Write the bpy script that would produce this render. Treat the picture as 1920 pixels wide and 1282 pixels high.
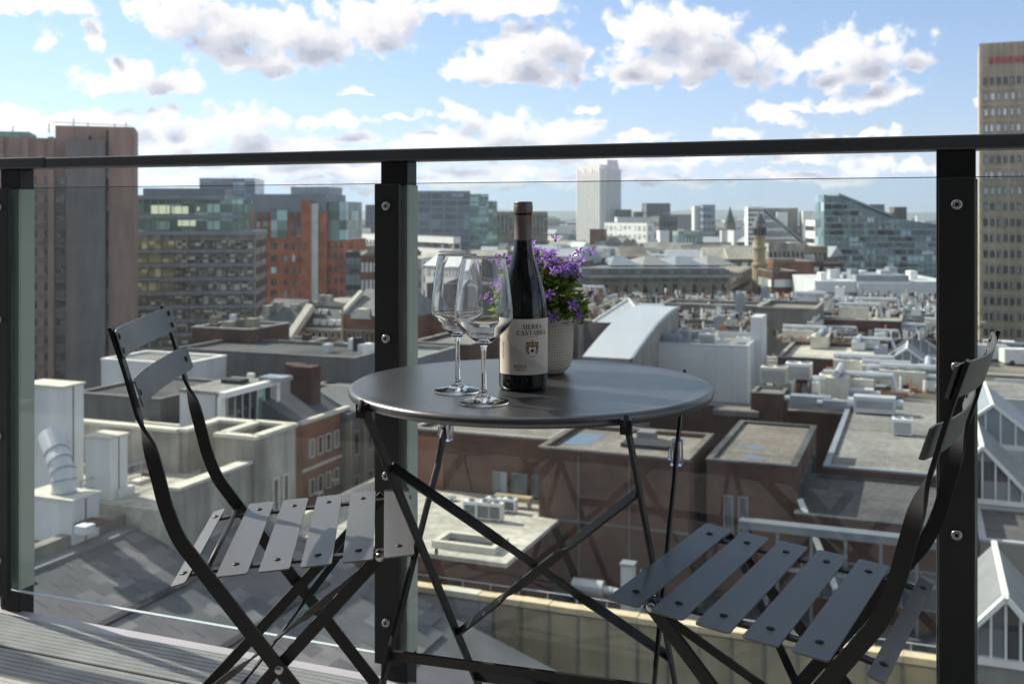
import bpy, bmesh, math, random
from math import sin, cos, pi, radians, sqrt, atan2, asin, exp
from mathutils import Vector, Matrix
import numpy as np

for _o in list(bpy.data.objects):
    bpy.data.objects.remove(_o)
SC = bpy.context.scene
COL = SC.collection
random.seed(7)

# ------------------------------------------------------------------ camera
F_PX, HOR, CX, CAMZ = 1964.0, 400.0, 960.0, 0.99
cd = bpy.data.cameras.new('camera')
cam = bpy.data.objects.new('camera', cd)
COL.objects.link(cam)
cam.location = (0, 0, CAMZ)
cam.rotation_euler = (radians(90), 0, 0)
cd.sensor_width = 36
cd.lens = F_PX / 1920 * 36
cd.shift_y = -(641 - HOR) / 1920
cd.clip_start, cd.clip_end = 0.05, 30000
cd.dof.use_dof = True
cd.dof.focus_distance = 1.70
cd.dof.aperture_fstop = 9.0
SC.camera = cam

# ------------------------------------------------------------------ light
SUN_AZ, SUN_EL = radians(-58), radians(36)      # azimuth from +Y towards +X
world = bpy.data.worlds.new('World')
SC.world = world
world.use_nodes = True
SKY_STRENGTH = 0.061
CLOUD = 0.405
sun_d = bpy.data.lights.new('sun', 'SUN')
sun_d.energy = 2.75
sun_d.angle = radians(0.53)
sun_d.cycles.is_caustics_light = True
sun_d.color = (1.0, 0.92, 0.79)
sun = bpy.data.objects.new('sun', sun_d)
COL.objects.link(sun)
SUNV = Vector((sin(SUN_AZ) * cos(SUN_EL), cos(SUN_AZ) * cos(SUN_EL), sin(SUN_EL)))
sun.rotation_euler = (-SUNV).to_track_quat('-Z', 'Y').to_euler()
SC.view_settings.view_transform = 'Standard'
SC.view_settings.look = 'None'
SC.view_settings.exposure = 1.47
SC.view_settings.gamma = 1.0
SC.view_settings.use_curve_mapping = False
SC.cycles.max_bounces = 12
SC.cycles.diffuse_bounces = 3
SC.cycles.glossy_bounces = 4
SC.cycles.transmission_bounces = 10
SC.cycles.transparent_max_bounces = 16
SC.cycles.volume_bounces = 0
SC.cycles.sample_clamp_indirect = 6
SC.cycles.use_denoising = True
world.cycles.sampling_method = 'MANUAL'
world.cycles.sample_map_resolution = 512


def clouds_world():
    nt = world.node_tree
    nt.nodes.clear()
    N = nt.nodes.new
    L = nt.links.new
    out = N('ShaderNodeOutputWorld')
    bg = N('ShaderNodeBackground')
    bg.inputs[1].default_value = SKY_STRENGTH
    sky = N('ShaderNodeTexSky')
    sky.sky_type = 'NISHITA'
    sky.sun_disc = False
    sky.sun_elevation = SUN_EL
    sky.sun_rotation = SUN_AZ
    sky.altitude = 60
    sky.air_density = 1.0
    sky.dust_density = 0.0
    sky.ozone_density = 3.0

    # cumulus measured in the photograph: centre and half size in image units, turned into bearings
    blobs = [(330, 20, 80, 60), (420, 45, 110, 58), (480, 105, 90, 42), (560, 55, 100, 58), (600, 90, 80, 40),
             (690, 45, 80, 52), (740, 25, 55, 45), (850, 12, 120, 30), (960, 2, 90, 22),
             (40, 2, 90, 22), (130, 12, 60, 26), (102, 74, 44, 22), (188, 72, 16, 32),
             (180, 152, 50, 26), (255, 142, 62, 36), (330, 158, 56, 28),
             (1005, 68, 78, 46), (1045, 92, 52, 46), (1015, 138, 74, 20), (880, 118, 58, 30),
             (1220, 50, 74, 56), (1300, 60, 90, 60), (1230, 118, 100, 38), (1370, 95, 84, 44), (1420, 132, 62, 34), (1170, 100, 50, 26),
             (1600, 90, 78, 44), (1690, 86, 68, 44), (1610, 130, 70, 28), (1530, 105, 44, 26), (1480, 110, 50, 22),
             (1650, 182, 84, 26), (1560, 190, 56, 17), (1466, 212, 52, 22), (1542, 246, 26, 15), (1830, 186, 26, 12),
             (440, 232, 84, 42), (360, 262, 100, 28), (520, 272, 90, 24), (628, 226, 70, 20), (670, 168, 34, 8),
             (850, 208, 44, 26), (930, 240, 90, 28), (1060, 240, 66, 30), (880, 262, 110, 22), (1200, 262, 60, 15),
             (1100, 200, 34, 14), (60, 226, 80, 26), (190, 222, 90, 22), (290, 212, 46, 18), (760, 222, 28, 8),
             (1380, 258, 70, 14), (1620, 306, 62, 22), (620, 262, 120, 14), (600, 318, 150, 20), (420, 300, 130, 18),
             (960, 320, 160, 16), (1180, 310, 120, 14), (1330, 300, 80, 12), (1440, 330, 120, 10), (760, 280, 60, 10), (1630, 252, 60, 10),
             (960, 100, 60, 40), (930, 130, 60, 24), (1290, 100, 90, 46), (300, 165, 60, 20), (215, 160, 60, 22), (1570, 125, 50, 30), (1740, 100, 24, 30), (470, 250, 60, 30), (390, 245, 50, 26), (1000, 255, 80, 22), (1510, 200, 40, 14),
             (300, 250, 90, 24), (560, 300, 120, 20), (720, 300, 110, 16), (840, 285, 100, 20), (1080, 288, 120, 18), (1250, 292, 100, 14), (1480, 292, 80, 12), (1560, 330, 90, 12), (1720, 310, 80, 16), (640, 345, 160, 14), (900, 345, 160, 12), (1240, 335, 140, 12), (340, 330, 140, 16)]
    g = bpy.data.node_groups.new('cumulus_field', 'ShaderNodeTree')
    g.interface.new_socket('P', in_out='INPUT', socket_type='NodeSocketVector')
    g.interface.new_socket('F', in_out='OUTPUT', socket_type='NodeSocketFloat')
    gi, go = g.nodes.new('NodeGroupInput'), g.nodes.new('NodeGroupOutput')
    acc = None
    for (x, y, rx, ry) in blobs:
        az = math.atan((x - CX) / F_PX)
        el = math.atan((HOR - y) / sqrt(F_PX ** 2 + (x - CX) ** 2))
        ax, ay = rx / F_PX * cos(az) ** 2 * 1.26, ry / F_PX * cos(az) * 1.46
        m = g.nodes.new('ShaderNodeVectorMath'); m.operation = 'MULTIPLY_ADD'
        g.links.new(gi.outputs[0], m.inputs[0])
        m.inputs[1].default_value = (1 / ax, 1 / ay, 0)
        m.inputs[2].default_value = (-az / ax, -el / ay + 0.22, 0)
        # cumulus: domed above, flatter below
        mf = g.nodes.new('ShaderNodeVectorMath'); mf.operation = 'MULTIPLY'
        g.links.new(m.outputs[0], mf.inputs[0]); mf.inputs[1].default_value = (1, -1.7, 1)
        mm = g.nodes.new('ShaderNodeVectorMath'); mm.operation = 'MAXIMUM'
        g.links.new(m.outputs[0], mm.inputs[0]); g.links.new(mf.outputs[0], mm.inputs[1])
        d = g.nodes.new('ShaderNodeVectorMath'); d.operation = 'LENGTH'
        g.links.new(mm.outputs[0], d.inputs[0])
        if acc is None:
            acc = d.outputs['Value']
        else:
            s = g.nodes.new('ShaderNodeMath'); s.operation = 'SMOOTH_MIN'
            g.links.new(acc, s.inputs[0]); g.links.new(d.outputs['Value'], s.inputs[1]); s.inputs[2].default_value = 0.14
            acc = s.outputs[0]
    inv = g.nodes.new('ShaderNodeMath'); inv.operation = 'SUBTRACT'
    inv.inputs[0].default_value = 1.0
    g.links.new(acc, inv.inputs[1])
    g.links.new(inv.outputs[0], go.inputs[0])

    def math_(op, a, b=None, c=None, clamp=False):
        n = N('ShaderNodeMath'); n.operation = op; n.use_clamp = clamp
        for i, v in enumerate((a, b, c)):
            if v is None:
                continue
            if isinstance(v, (int, float)):
                n.inputs[i].default_value = v
            else:
                L(v, n.inputs[i])
        return n.outputs[0]

    tc = N('ShaderNodeTexCoord')
    sep = N('ShaderNodeSeparateXYZ'); L(tc.outputs['Generated'], sep.inputs[0])
    az = math_('ARCTAN2', sep.outputs[0], sep.outputs[1])
    el = math_('ARCSINE', sep.outputs[2])
    p = N('ShaderNodeCombineXYZ'); L(az, p.inputs[0]); L(el, p.inputs[1])

    def noise(scale, detail, rough, vec, d3=False):
        n = N('ShaderNodeTexNoise'); n.inputs['Scale'].default_value = scale
        if not d3: n.noise_dimensions = '2D'
        n.inputs['Detail'].default_value = detail; n.inputs['Roughness'].default_value = rough
        L(vec, n.inputs['Vector'])
        return n

    def vec(op, a, b):
        n = N('ShaderNodeVectorMath'); n.operation = op
        for i, v in enumerate((a, b)):
            if isinstance(v, tuple): n.inputs[i].default_value = v
            else: L(v, n.inputs[i])
        return n.outputs[0]

    def cloudy(dens, shade, lo, hi, veil):
        """colour of the sky with a cloud of this density and this much cloud towards the sun"""
        al = N('ShaderNodeMapRange'); al.interpolation_type = 'SMOOTHSTEP'
        L(dens, al.inputs[0]); al.inputs[1].default_value = lo; al.inputs[2].default_value = hi
        ramp = N('ShaderNodeValToRGB')
        L(shade, ramp.inputs[0])
        ramp.color_ramp.interpolation = 'EASE'
        e = ramp.color_ramp.elements
        e[0].position = 0.08; e[0].color = (1.0, 0.99, 0.98, 1)
        e[1].position = 1.0; e[1].color = (0.44, 0.47, 0.56, 1)
        m_ = e.new(0.40); m_.color = (0.86, 0.85, 0.87, 1)
        m_ = e.new(0.70); m_.color = (0.62, 0.64, 0.71, 1)
        cl = N('ShaderNodeVectorMath'); cl.operation = 'SCALE'
        L(ramp.outputs[0], cl.inputs[0]); cl.inputs['Scale'].default_value = CLOUD / SKY_STRENGTH
        mix = N('ShaderNodeMix'); mix.data_type = 'RGBA'
        L(math_('MULTIPLY', al.outputs[0], veil), mix.inputs['Factor'])
        L(sky_col, mix.inputs[6]); L(cl.outputs[0], mix.inputs[7])
        return mix.outputs[2]

    # sky tint by height: bluer at the horizon, overhead warmed for neutral fill
    hr = N('ShaderNodeValToRGB'); L(math_('MULTIPLY', el, 2.5, clamp=True), hr.inputs[0])
    he = hr.color_ramp.elements
    he[0].position = 0.0; he[0].color = (0.46, 0.64, 1.2, 1)
    he[1].position = 1.0; he[1].color = (1.26, 1.03, 0.83, 1)
    h_ = he.new(0.14); h_.color = (0.74, 0.71, 0.85, 1)
    h_ = he.new(0.36); h_.color = (0.90, 0.83, 0.88, 1)
    h_ = he.new(0.60); h_.color = (1.06, 0.93, 0.90, 1)
    sky_col = vec('MULTIPLY', sky.outputs[0], hr.outputs[0])
    # low clouds fade into the bright horizon
    veil = math_('MULTIPLY_ADD', math_('MULTIPLY', el, 12.0, clamp=True), 0.35, 0.65)

    # cumulus on a flat layer: the sky all round
    zz = math_('ADD', math_('MAXIMUM', sep.outputs[2], 0.0), 0.10)
    pl = N('ShaderNodeCombineXYZ')
    L(math_('DIVIDE', sep.outputs[0], zz), pl.inputs[0]); L(math_('DIVIDE', sep.outputs[1], zz), pl.inputs[1])
    nG = noise(0.9, 5, 0.55, pl.outputs[0])
    up = math_('MULTIPLY', el, 40.0, clamp=True)
    gen0 = math_('MULTIPLY_ADD', nG.outputs[0], 4.0, -1.9)
    gen0 = math_('ADD', gen0, math_('MULTIPLY_ADD', up, 3.0, -3.0))
    around = cloudy(gen0, math_('MULTIPLY', gen0, 0.45), 0.0, 0.35, veil)

    # the patch of sky over the city that the balcony looks at
    st_ = vec('MULTIPLY', p.outputs[0], (1, 1.25, 1))
    nA = noise(13, 3, 0.5, st_)
    nB = noise(46, 7, 0.58, st_)
    w1 = vec('MULTIPLY', vec('SUBTRACT', nA.outputs['Color'], (0.5, 0.5, 0.5)), (0.034, 0.026, 0))
    w2 = vec('MULTIPLY', vec('SUBTRACT', nB.outputs['Color'], (0.5, 0.5, 0.5)), (0.020, 0.018, 0))
    wp = vec('ADD', vec('ADD', p.outputs[0], w1), w2)
    vor = N('ShaderNodeTexVoronoi'); vor.voronoi_dimensions = '2D'; vor.feature = 'SMOOTH_F1'
    vor.inputs['Scale'].default_value = 40; vor.inputs['Smoothness'].default_value = 0.35
    vor.inputs['Detail'].default_value = 1.5; vor.inputs['Roughness'].default_value = 0.5
    L(vec('ADD', p.outputs[0], w2), vor.inputs['Vector'])

    def field(v):
        n = N('ShaderNodeGroup'); n.node_tree = g
        L(v, n.inputs[0])
        return n.outputs[0]

    fr = math_('DIVIDE', math_('ABSOLUTE', az), 0.50)
    fu = math_('DIVIDE', math_('ABSOLUTE', math_('SUBTRACT', el, 0.10)), 0.125)
    edge = math_('MAXIMUM', fr, fu)
    mk = math_('MULTIPLY', math_('SUBTRACT', edge, 1.0), 8.0, clamp=True)
    gen = math_('ADD', gen0, math_('MULTIPLY_ADD', mk, 3.0, -3.0))
    puff = math_('MULTIPLY_ADD', vor.outputs['Distance'], -0.70, 0.36)
    fine = math_('MULTIPLY_ADD', nB.outputs[0], 0.9, -0.45)
    detail = math_('ADD', puff, fine)
    f0 = field(wp)
    dens = math_('MAXIMUM', math_('ADD', f0, detail), gen)
    f1 = field(vec('ADD', vec('ADD', p.outputs[0], w1), (-0.016, 0.017, 0)))
    shade = math_('ADD', math_('MULTIPLY', math_('MAXIMUM', f1, math_('MULTIPLY', gen, 0.8)), 1.02), math_('MULTIPLY_ADD', fine, 0.75, 0.0))
    thick = N('ShaderNodeMapRange'); thick.interpolation_type = 'SMOOTHSTEP'
    L(f0, thick.inputs[0]); thick.inputs[1].default_value = -0.12; thick.inputs[2].default_value = 0.42
    shade = math_('MULTIPLY', math_('MULTIPLY', shade, thick.outputs[0]), 1.0)
    ahead = cloudy(dens, shade, -0.06, 0.42, veil)
    bg2 = N('ShaderNodeBackground'); bg2.inputs[1].default_value = SKY_STRENGTH
    L(around, bg.inputs[0]); L(ahead, bg2.inputs[0])
    inside = math_('LESS_THAN', edge, 1.14)
    ms = N('ShaderNodeMixShader')
    L(inside, ms.inputs[0]); L(bg.outputs[0], ms.inputs[1]); L(bg2.outputs[0], ms.inputs[2])
    L(ms.outputs[0], out.inputs[0])


clouds_world()

# ------------------------------------------------------------------ frames
TH = radians(21.4)
GU, GV = Vector((cos(TH), -sin(TH))), Vector((sin(TH), cos(TH)))


def uv(u, v, z=0.0):
    p = GU * u + GV * v
    return Vector((p.x, p.y, z))


def pz(x, y, z):
    D = F_PX * (CAMZ - z) / (y - HOR)
    return Vector(((x - CX) / F_PX * D, D, z))


def pd(x, y, D):
    return Vector(((x - CX) / F_PX * D, D, CAMZ - (y - HOR) / F_PX * D))


# ------------------------------------------------------------------ materials
MATS = {}


def _nodes(name):
    m = bpy.data.materials.new(name)
    m.use_nodes = True
    nt = m.node_tree
    b = nt.nodes['Principled BSDF']
    MATS[name] = m
    return m, nt, b


def mat(name, col, rough=0.7, var=0.12, scale=1.0, metal=0.0, bump=0.0, bscale=None, streak=0.0, spec=0.5, coat=0.0, detail=5, wear=0.0):
    """plain procedural surface: colour broken up by two noises, optional rain streaks and fine relief"""
    if name in MATS:
        return MATS[name]
    m, nt, b = _nodes(name)
    N, L = nt.nodes.new, nt.links.new
    tc = N('ShaderNodeTexCoord')
    geo = N('ShaderNodeNewGeometry')
    n1 = N('ShaderNodeTexNoise'); n1.inputs['Scale'].default_value = scale; n1.inputs['Detail'].default_value = detail
    L(geo.outputs['Position'], n1.inputs['Vector'])
    mp = N('ShaderNodeMapRange'); mp.inputs[1].default_value = 0.25; mp.inputs[2].default_value = 0.75
    mp.inputs[3].default_value = 1 - var; mp.inputs[4].default_value = 1 + var
    L(n1.outputs[0], mp.inputs[0])
    val = mp.outputs[0]
    if streak:
        sv = N('ShaderNodeVectorMath'); sv.operation = 'MULTIPLY'
        sv.inputs[1].default_value = (0.8, 0.8, 0.10)
        L(geo.outputs['Position'], sv.inputs[0])
        n2 = N('ShaderNodeTexNoise'); n2.inputs['Scale'].default_value = 1.0; n2.inputs['Detail'].default_value = 6
        L(sv.outputs[0], n2.inputs['Vector'])
        m2 = N('ShaderNodeMapRange'); m2.inputs[1].default_value = 0.35; m2.inputs[2].default_value = 0.7
        m2.inputs[3].default_value = 1 - streak; m2.inputs[4].default_value = 1.0
        L(n2.outputs[0], m2.inputs[0])
        mu = N('ShaderNodeMath'); mu.operation = 'MULTIPLY'
        L(val, mu.inputs[0]); L(m2.outputs[0], mu.inputs[1])
        val = mu.outputs[0]
    sc_ = N('ShaderNodeVectorMath'); sc_.operation = 'SCALE'
    sc_.inputs[0].default_value = col
    L(val, sc_.inputs['Scale'])
    if wear:
        # rubbed streaks, dust and dried water marks
        sv2 = N('ShaderNodeVectorMath'); sv2.operation = 'MULTIPLY'; sv2.inputs[1].default_value = (16, 34, 24)
        L(geo.outputs['Position'], sv2.inputs[0])
        n4 = N('ShaderNodeTexNoise'); n4.inputs['Scale'].default_value = 1.0; n4.inputs['Detail'].default_value = 9; n4.inputs['Roughness'].default_value = 0.7
        n4.inputs['Distortion'].default_value = 0.8
        L(sv2.outputs[0], n4.inputs['Vector'])
        m4 = N('ShaderNodeMapRange'); m4.inputs[1].default_value = 0.54; m4.inputs[2].default_value = 0.74; m4.inputs[3].default_value = 0.0; m4.inputs[4].default_value = wear
        L(n4.outputs[0], m4.inputs[0])
        mx4 = N('ShaderNodeMix'); mx4.data_type = 'RGBA'; L(m4.outputs[0], mx4.inputs['Factor'])
        L(sc_.outputs[0], mx4.inputs[6]); mx4.inputs[7].default_value = (0.42, 0.42, 0.40, 1)
        L(mx4.outputs[2], b.inputs['Base Color'])
        r4 = N('ShaderNodeMapRange'); r4.inputs[1].default_value = 0.3; r4.inputs[2].default_value = 0.75; r4.inputs[3].default_value = rough - wear * 0.2; r4.inputs[4].default_value = rough + wear * 0.8
        L(n4.outputs[0], r4.inputs[0]); L(r4.outputs[0], b.inputs['Roughness'])
    else:
        L(sc_.outputs[0], b.inputs['Base Color'])
        b.inputs['Roughness'].default_value = rough
    b.inputs['Metallic'].default_value = metal
    b.inputs['Specular IOR Level'].default_value = spec
    b.inputs['Coat Weight'].default_value = coat
    if bump:
        n3 = N('ShaderNodeTexNoise'); n3.inputs['Scale'].default_value = bscale or scale * 6; n3.inputs['Detail'].default_value = 4
        L(geo.outputs['Position'], n3.inputs['Vector'])
        bp = N('ShaderNodeBump'); bp.inputs['Strength'].default_value = bump; bp.inputs['Distance'].default_value = 0.01
        L(n3.outputs[0], bp.inputs['Height']); L(bp.outputs[0], b.inputs['Normal'])
    return m


def mat_patch(name, ca, cb, scale=0.12, rough=0.85, lo=0.42, hi=0.58, third=None):
    """flat roof felt: two tones in patches (repairs, ponding, dirt)"""
    if name in MATS:
        return MATS[name]
    m, nt, b = _nodes(name)
    N, L = nt.nodes.new, nt.links.new
    geo = N('ShaderNodeNewGeometry')
    n1 = N('ShaderNodeTexNoise'); n1.inputs['Scale'].default_value = scale; n1.inputs['Detail'].default_value = 8; n1.inputs['Roughness'].default_value = 0.62
    L(geo.outputs['Position'], n1.inputs['Vector'])
    r = N('ShaderNodeValToRGB'); L(n1.outputs[0], r.inputs[0])
    r.color_ramp.elements[0].position = lo; r.color_ramp.elements[0].color = (*ca, 1)
    r.color_ramp.elements[1].position = hi; r.color_ramp.elements[1].color = (*cb, 1)
    if third:
        e = r.color_ramp.elements.new(min(hi + 0.1, 0.95)); e.color = (*third, 1)
    n2 = N('ShaderNodeTexNoise'); n2.inputs['Scale'].default_value = scale * 18; n2.inputs['Detail'].default_value = 4
    L(geo.outputs['Position'], n2.inputs['Vector'])
    mp = N('ShaderNodeMapRange'); mp.inputs[1].default_value = 0.3; mp.inputs[2].default_value = 0.7
    mp.inputs[3].default_value = 0.72; mp.inputs[4].default_value = 1.15
    L(n2.outputs[0], mp.inputs[0])
    # felt laps: strips of slightly different age
    tco = N('ShaderNodeTexCoord')
    bk = N('ShaderNodeTexBrick'); bk.inputs['Scale'].default_value = 1.0; bk.inputs['Brick Width'].default_value = 7.5; bk.inputs['Row Height'].default_value = 1.05; bk.inputs['Mortar Size'].default_value = 0.035
    bk.inputs['Color1'].default_value = (1.06, 1.06, 1.06, 1); bk.inputs['Color2'].default_value = (0.88, 0.88, 0.88, 1); bk.inputs['Mortar'].default_value = (0.7, 0.7, 0.7, 1)
    L(tco.outputs['Object'], bk.inputs['Vector'])
    lp = N('ShaderNodeVectorMath'); lp.operation = 'MULTIPLY'; L(r.outputs[0], lp.inputs[0]); L(bk.outputs[0], lp.inputs[1])
    r = lp
    s = N('ShaderNodeVectorMath'); s.operation = 'SCALE'
    L(r.outputs[0], s.inputs[0]); L(mp.outputs[0], s.inputs['Scale']); L(s.outputs[0], b.inputs['Base Color'])
    b.inputs['Roughness'].default_value = rough
    b.inputs['Specular IOR Level'].default_value = 0.15
    return m


def mat_brick(name, ca, cb, mortar, w=0.225, h=0.075, angle=-TH):
    if name in MATS:
        return MATS[name]
    m, nt, b = _nodes(name)
    N, L = nt.nodes.new, nt.links.new
    tc = N('ShaderNodeTexCoord')
    sp = N('ShaderNodeSeparateXYZ'); L(tc.outputs['Object'], sp.inputs[0])
    ad = N('ShaderNodeMath'); ad.operation = 'ADD'
    L(sp.outputs[0], ad.inputs[0]); L(sp.outputs[1], ad.inputs[1])
    cb_ = N('ShaderNodeCombineXYZ'); L(ad.outputs[0], cb_.inputs[0]); L(sp.outputs[2], cb_.inputs[1])
    br = N('ShaderNodeTexBrick')
    br.inputs['Color1'].default_value = (*ca, 1); br.inputs['Color2'].default_value = (*cb, 1); br.inputs['Mortar'].default_value = (*mortar, 1)
    br.inputs['Scale'].default_value = 1; br.inputs['Brick Width'].default_value = w; br.inputs['Row Height'].default_value = h
    br.inputs['Mortar Size'].default_value = 0.008
    L(cb_.outputs[0], br.inputs['Vector'])
    geo = N('ShaderNodeNewGeometry')
    n1 = N('ShaderNodeTexNoise'); n1.inputs['Scale'].default_value = 0.35; n1.inputs['Detail'].default_value = 7
    L(geo.outputs['Position'], n1.inputs['Vector'])
    mp = N('ShaderNodeMapRange'); mp.inputs[1].default_value = 0.3; mp.inputs[2].default_value = 0.7
    mp.inputs[3].default_value = 0.62; mp.inputs[4].default_value = 1.3
    L(n1.outputs[0], mp.inputs[0])
    s = N('ShaderNodeVectorMath'); s.operation = 'SCALE'
    L(br.outputs[0], s.inputs[0]); L(mp.outputs[0], s.inputs['Scale']); L(s.outputs[0], b.inputs['Base Color'])
    b.inputs['Roughness'].default_value = 0.85
    b.inputs['Specular IOR Level'].default_value = 0.2
    return m


def mat_window(name, col=(0.03, 0.035, 0.04), rough=0.12, var=0.6, cell=1.0):
    """window glass seen from outside: dark and glossy, blinds and rooms vary from pane to pane"""
    if name in MATS:
        return MATS[name]
    m, nt, b = _nodes(name)
    N, L = nt.nodes.new, nt.links.new
    geo = N('ShaderNodeNewGeometry')
    oi = N('ShaderNodeObjectInfo')
    tco = N('ShaderNodeTexCoord')
    so = N('ShaderNodeSeparateXYZ'); L(tco.outputs['Object'], so.inputs[0])
    sm = N('ShaderNodeMath'); sm.operation = 'ADD'; L(so.outputs[0], sm.inputs[0]); L(so.outputs[1], sm.inputs[1])
    cx = N('ShaderNodeCombineXYZ'); L(sm.outputs[0], cx.inputs[0]); L(so.outputs[2], cx.inputs[1]); L(oi.outputs['Random'], cx.inputs[2])
    sn = N('ShaderNodeVectorMath'); sn.operation = 'MULTIPLY'; sn.inputs[1].default_value = (cell * 0.9, cell * 1.3, 97.0)
    L(cx.outputs[0], sn.inputs[0])
    fl = N('ShaderNodeVectorMath'); fl.operation = 'FLOOR'; L(sn.outputs[0], fl.inputs[0])
    v = N('ShaderNodeTexWhiteNoise'); v.noise_dimensions = '3D'; L(fl.outputs[0], v.inputs['Vector'])
    sp = N('ShaderNodeSeparateXYZ'); L(v.outputs['Color'], sp.inputs[0])
    r = N('ShaderNodeValToRGB'); L(sp.outputs[0], r.inputs[0])
    r.color_ramp.elements[0].color = (*[c * (1 - var) for c in col], 1)
    r.color_ramp.elements[1].color = (*[min(1, c * (1 + var) + 0.01) for c in col], 1)
    e = r.color_ramp.elements.new(0.78); e.color = (*[c * 1.2 for c in col], 1)
    e = r.color_ramp.elements.new(0.86); e.color = (*[min(1, c * 2.5 + 0.14 * var) for c in col], 1)
    L(r.outputs[0], b.inputs['Base Color'])
    b.inputs['Roughness'].default_value = rough
    b.inputs['Specular IOR Level'].default_value = 0.8
    return m


def mat_pane(name, tint=(0.93, 0.96, 0.95), refl=1.0):
    """clear sheet glass: passes light straight through, mirrors by Fresnel; faint dust"""
    m = bpy.data.materials.new(name); m.use_nodes = True
    nt = m.node_tree; nt.nodes.clear()
    N, L = nt.nodes.new, nt.links.new
    o = N('ShaderNodeOutputMaterial'); t = N('ShaderNodeBsdfTransparent'); gl = N('ShaderNodeBsdfGlossy')
    t.inputs[0].default_value = (*tint, 1); gl.inputs['Roughness'].default_value = 0.01
    gl.inputs['Color'].default_value = (refl, refl, refl, 1)
    fr = N('ShaderNodeFresnel'); fr.inputs[0].default_value = 1.45
    geo = N('ShaderNodeNewGeometry')
    ff = N('ShaderNodeMath'); ff.operation = 'SUBTRACT'; ff.inputs[0].default_value = 1.0; L(geo.outputs['Backfacing'], ff.inputs[1])
    fm = N('ShaderNodeMath'); fm.operation = 'MULTIPLY'; L(fr.outputs[0], fm.inputs[0]); L(ff.outputs[0], fm.inputs[1])
    mx = N('ShaderNodeMixShader'); L(fm.outputs[0], mx.inputs[0]); L(t.outputs[0], mx.inputs[1]); L(gl.outputs[0], mx.inputs[2])
    df = N('ShaderNodeBsdfDiffuse'); df.inputs[0].default_value = (0.6, 0.6, 0.58, 1)
    geo = N('ShaderNodeNewGeometry')
    sv = N('ShaderNodeVectorMath'); sv.operation = 'MULTIPLY'; sv.inputs[1].default_value = (14, 14, 2.2); L(geo.outputs['Position'], sv.inputs[0])
    n = N('ShaderNodeTexNoise'); n.inputs['Scale'].default_value = 1.0; n.inputs['Detail'].default_value = 10; n.inputs['Roughness'].default_value = 0.65
    L(sv.outputs[0], n.inputs['Vector'])
    mp = N('ShaderNodeMapRange'); mp.inputs[1].default_value = 0.5; mp.inputs[2].default_value = 0.8; mp.inputs[3].default_value = 0.002; mp.inputs[4].default_value = 0.035
    L(n.outputs[0], mp.inputs[0])
    m2 = N('ShaderNodeMixShader'); L(mp.outputs[0], m2.inputs[0]); L(mx.outputs[0], m2.inputs[1]); L(df.outputs[0], m2.inputs[2])
    L(m2.outputs[0], o.inputs[0])
    MATS[name] = m
    return m


def mat_glass(name, col=(1, 1, 1), ior=1.47, rough=0.0):
    m = bpy.data.materials.new(name); m.use_nodes = True
    nt = m.node_tree; nt.nodes.clear()
    o = nt.nodes.new('ShaderNodeOutputMaterial'); g = nt.nodes.new('ShaderNodeBsdfGlass')
    g.inputs['Color'].default_value = (*col, 1); g.inputs['IOR'].default_value = ior; g.inputs['Roughness'].default_value = rough
    nt.links.new(g.outputs[0], o.inputs[0])
    MATS[name] = m
    return m


def mat_leaf(name, col, trans=0.45, var=0.35, scale=70):
    m, nt, b = _nodes(name)
    N, L = nt.nodes.new, nt.links.new
    geo = N('ShaderNodeNewGeometry')
    n = N('ShaderNodeTexNoise'); n.inputs['Scale'].default_value = scale
    L(geo.outputs['Position'], n.inputs['Vector'])
    mp = N('ShaderNodeMapRange'); mp.inputs[1].default_value = 0.3; mp.inputs[2].default_value = 0.7
    mp.inputs[3].default_value = 1 - var; mp.inputs[4].default_value = 1 + var
    L(n.outputs[0], mp.inputs[0])
    s = N('ShaderNodeVectorMath'); s.operation = 'SCALE'; s.inputs[0].default_value = col
    L(mp.outputs[0], s.inputs['Scale']); L(s.outputs[0], b.inputs['Base Color'])
    b.inputs['Roughness'].default_value = 0.5
    tr = N('ShaderNodeBsdfTranslucent'); L(s.outputs[0], tr.inputs[0])
    mx = N('ShaderNodeMixShader'); mx.inputs[0].default_value = trans
    o = nt.nodes['Material Output']
    L(b.outputs[0], mx.inputs[1]); L(tr.outputs[0], mx.inputs[2]); L(mx.outputs[0], o.inputs[0])
    return m


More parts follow.
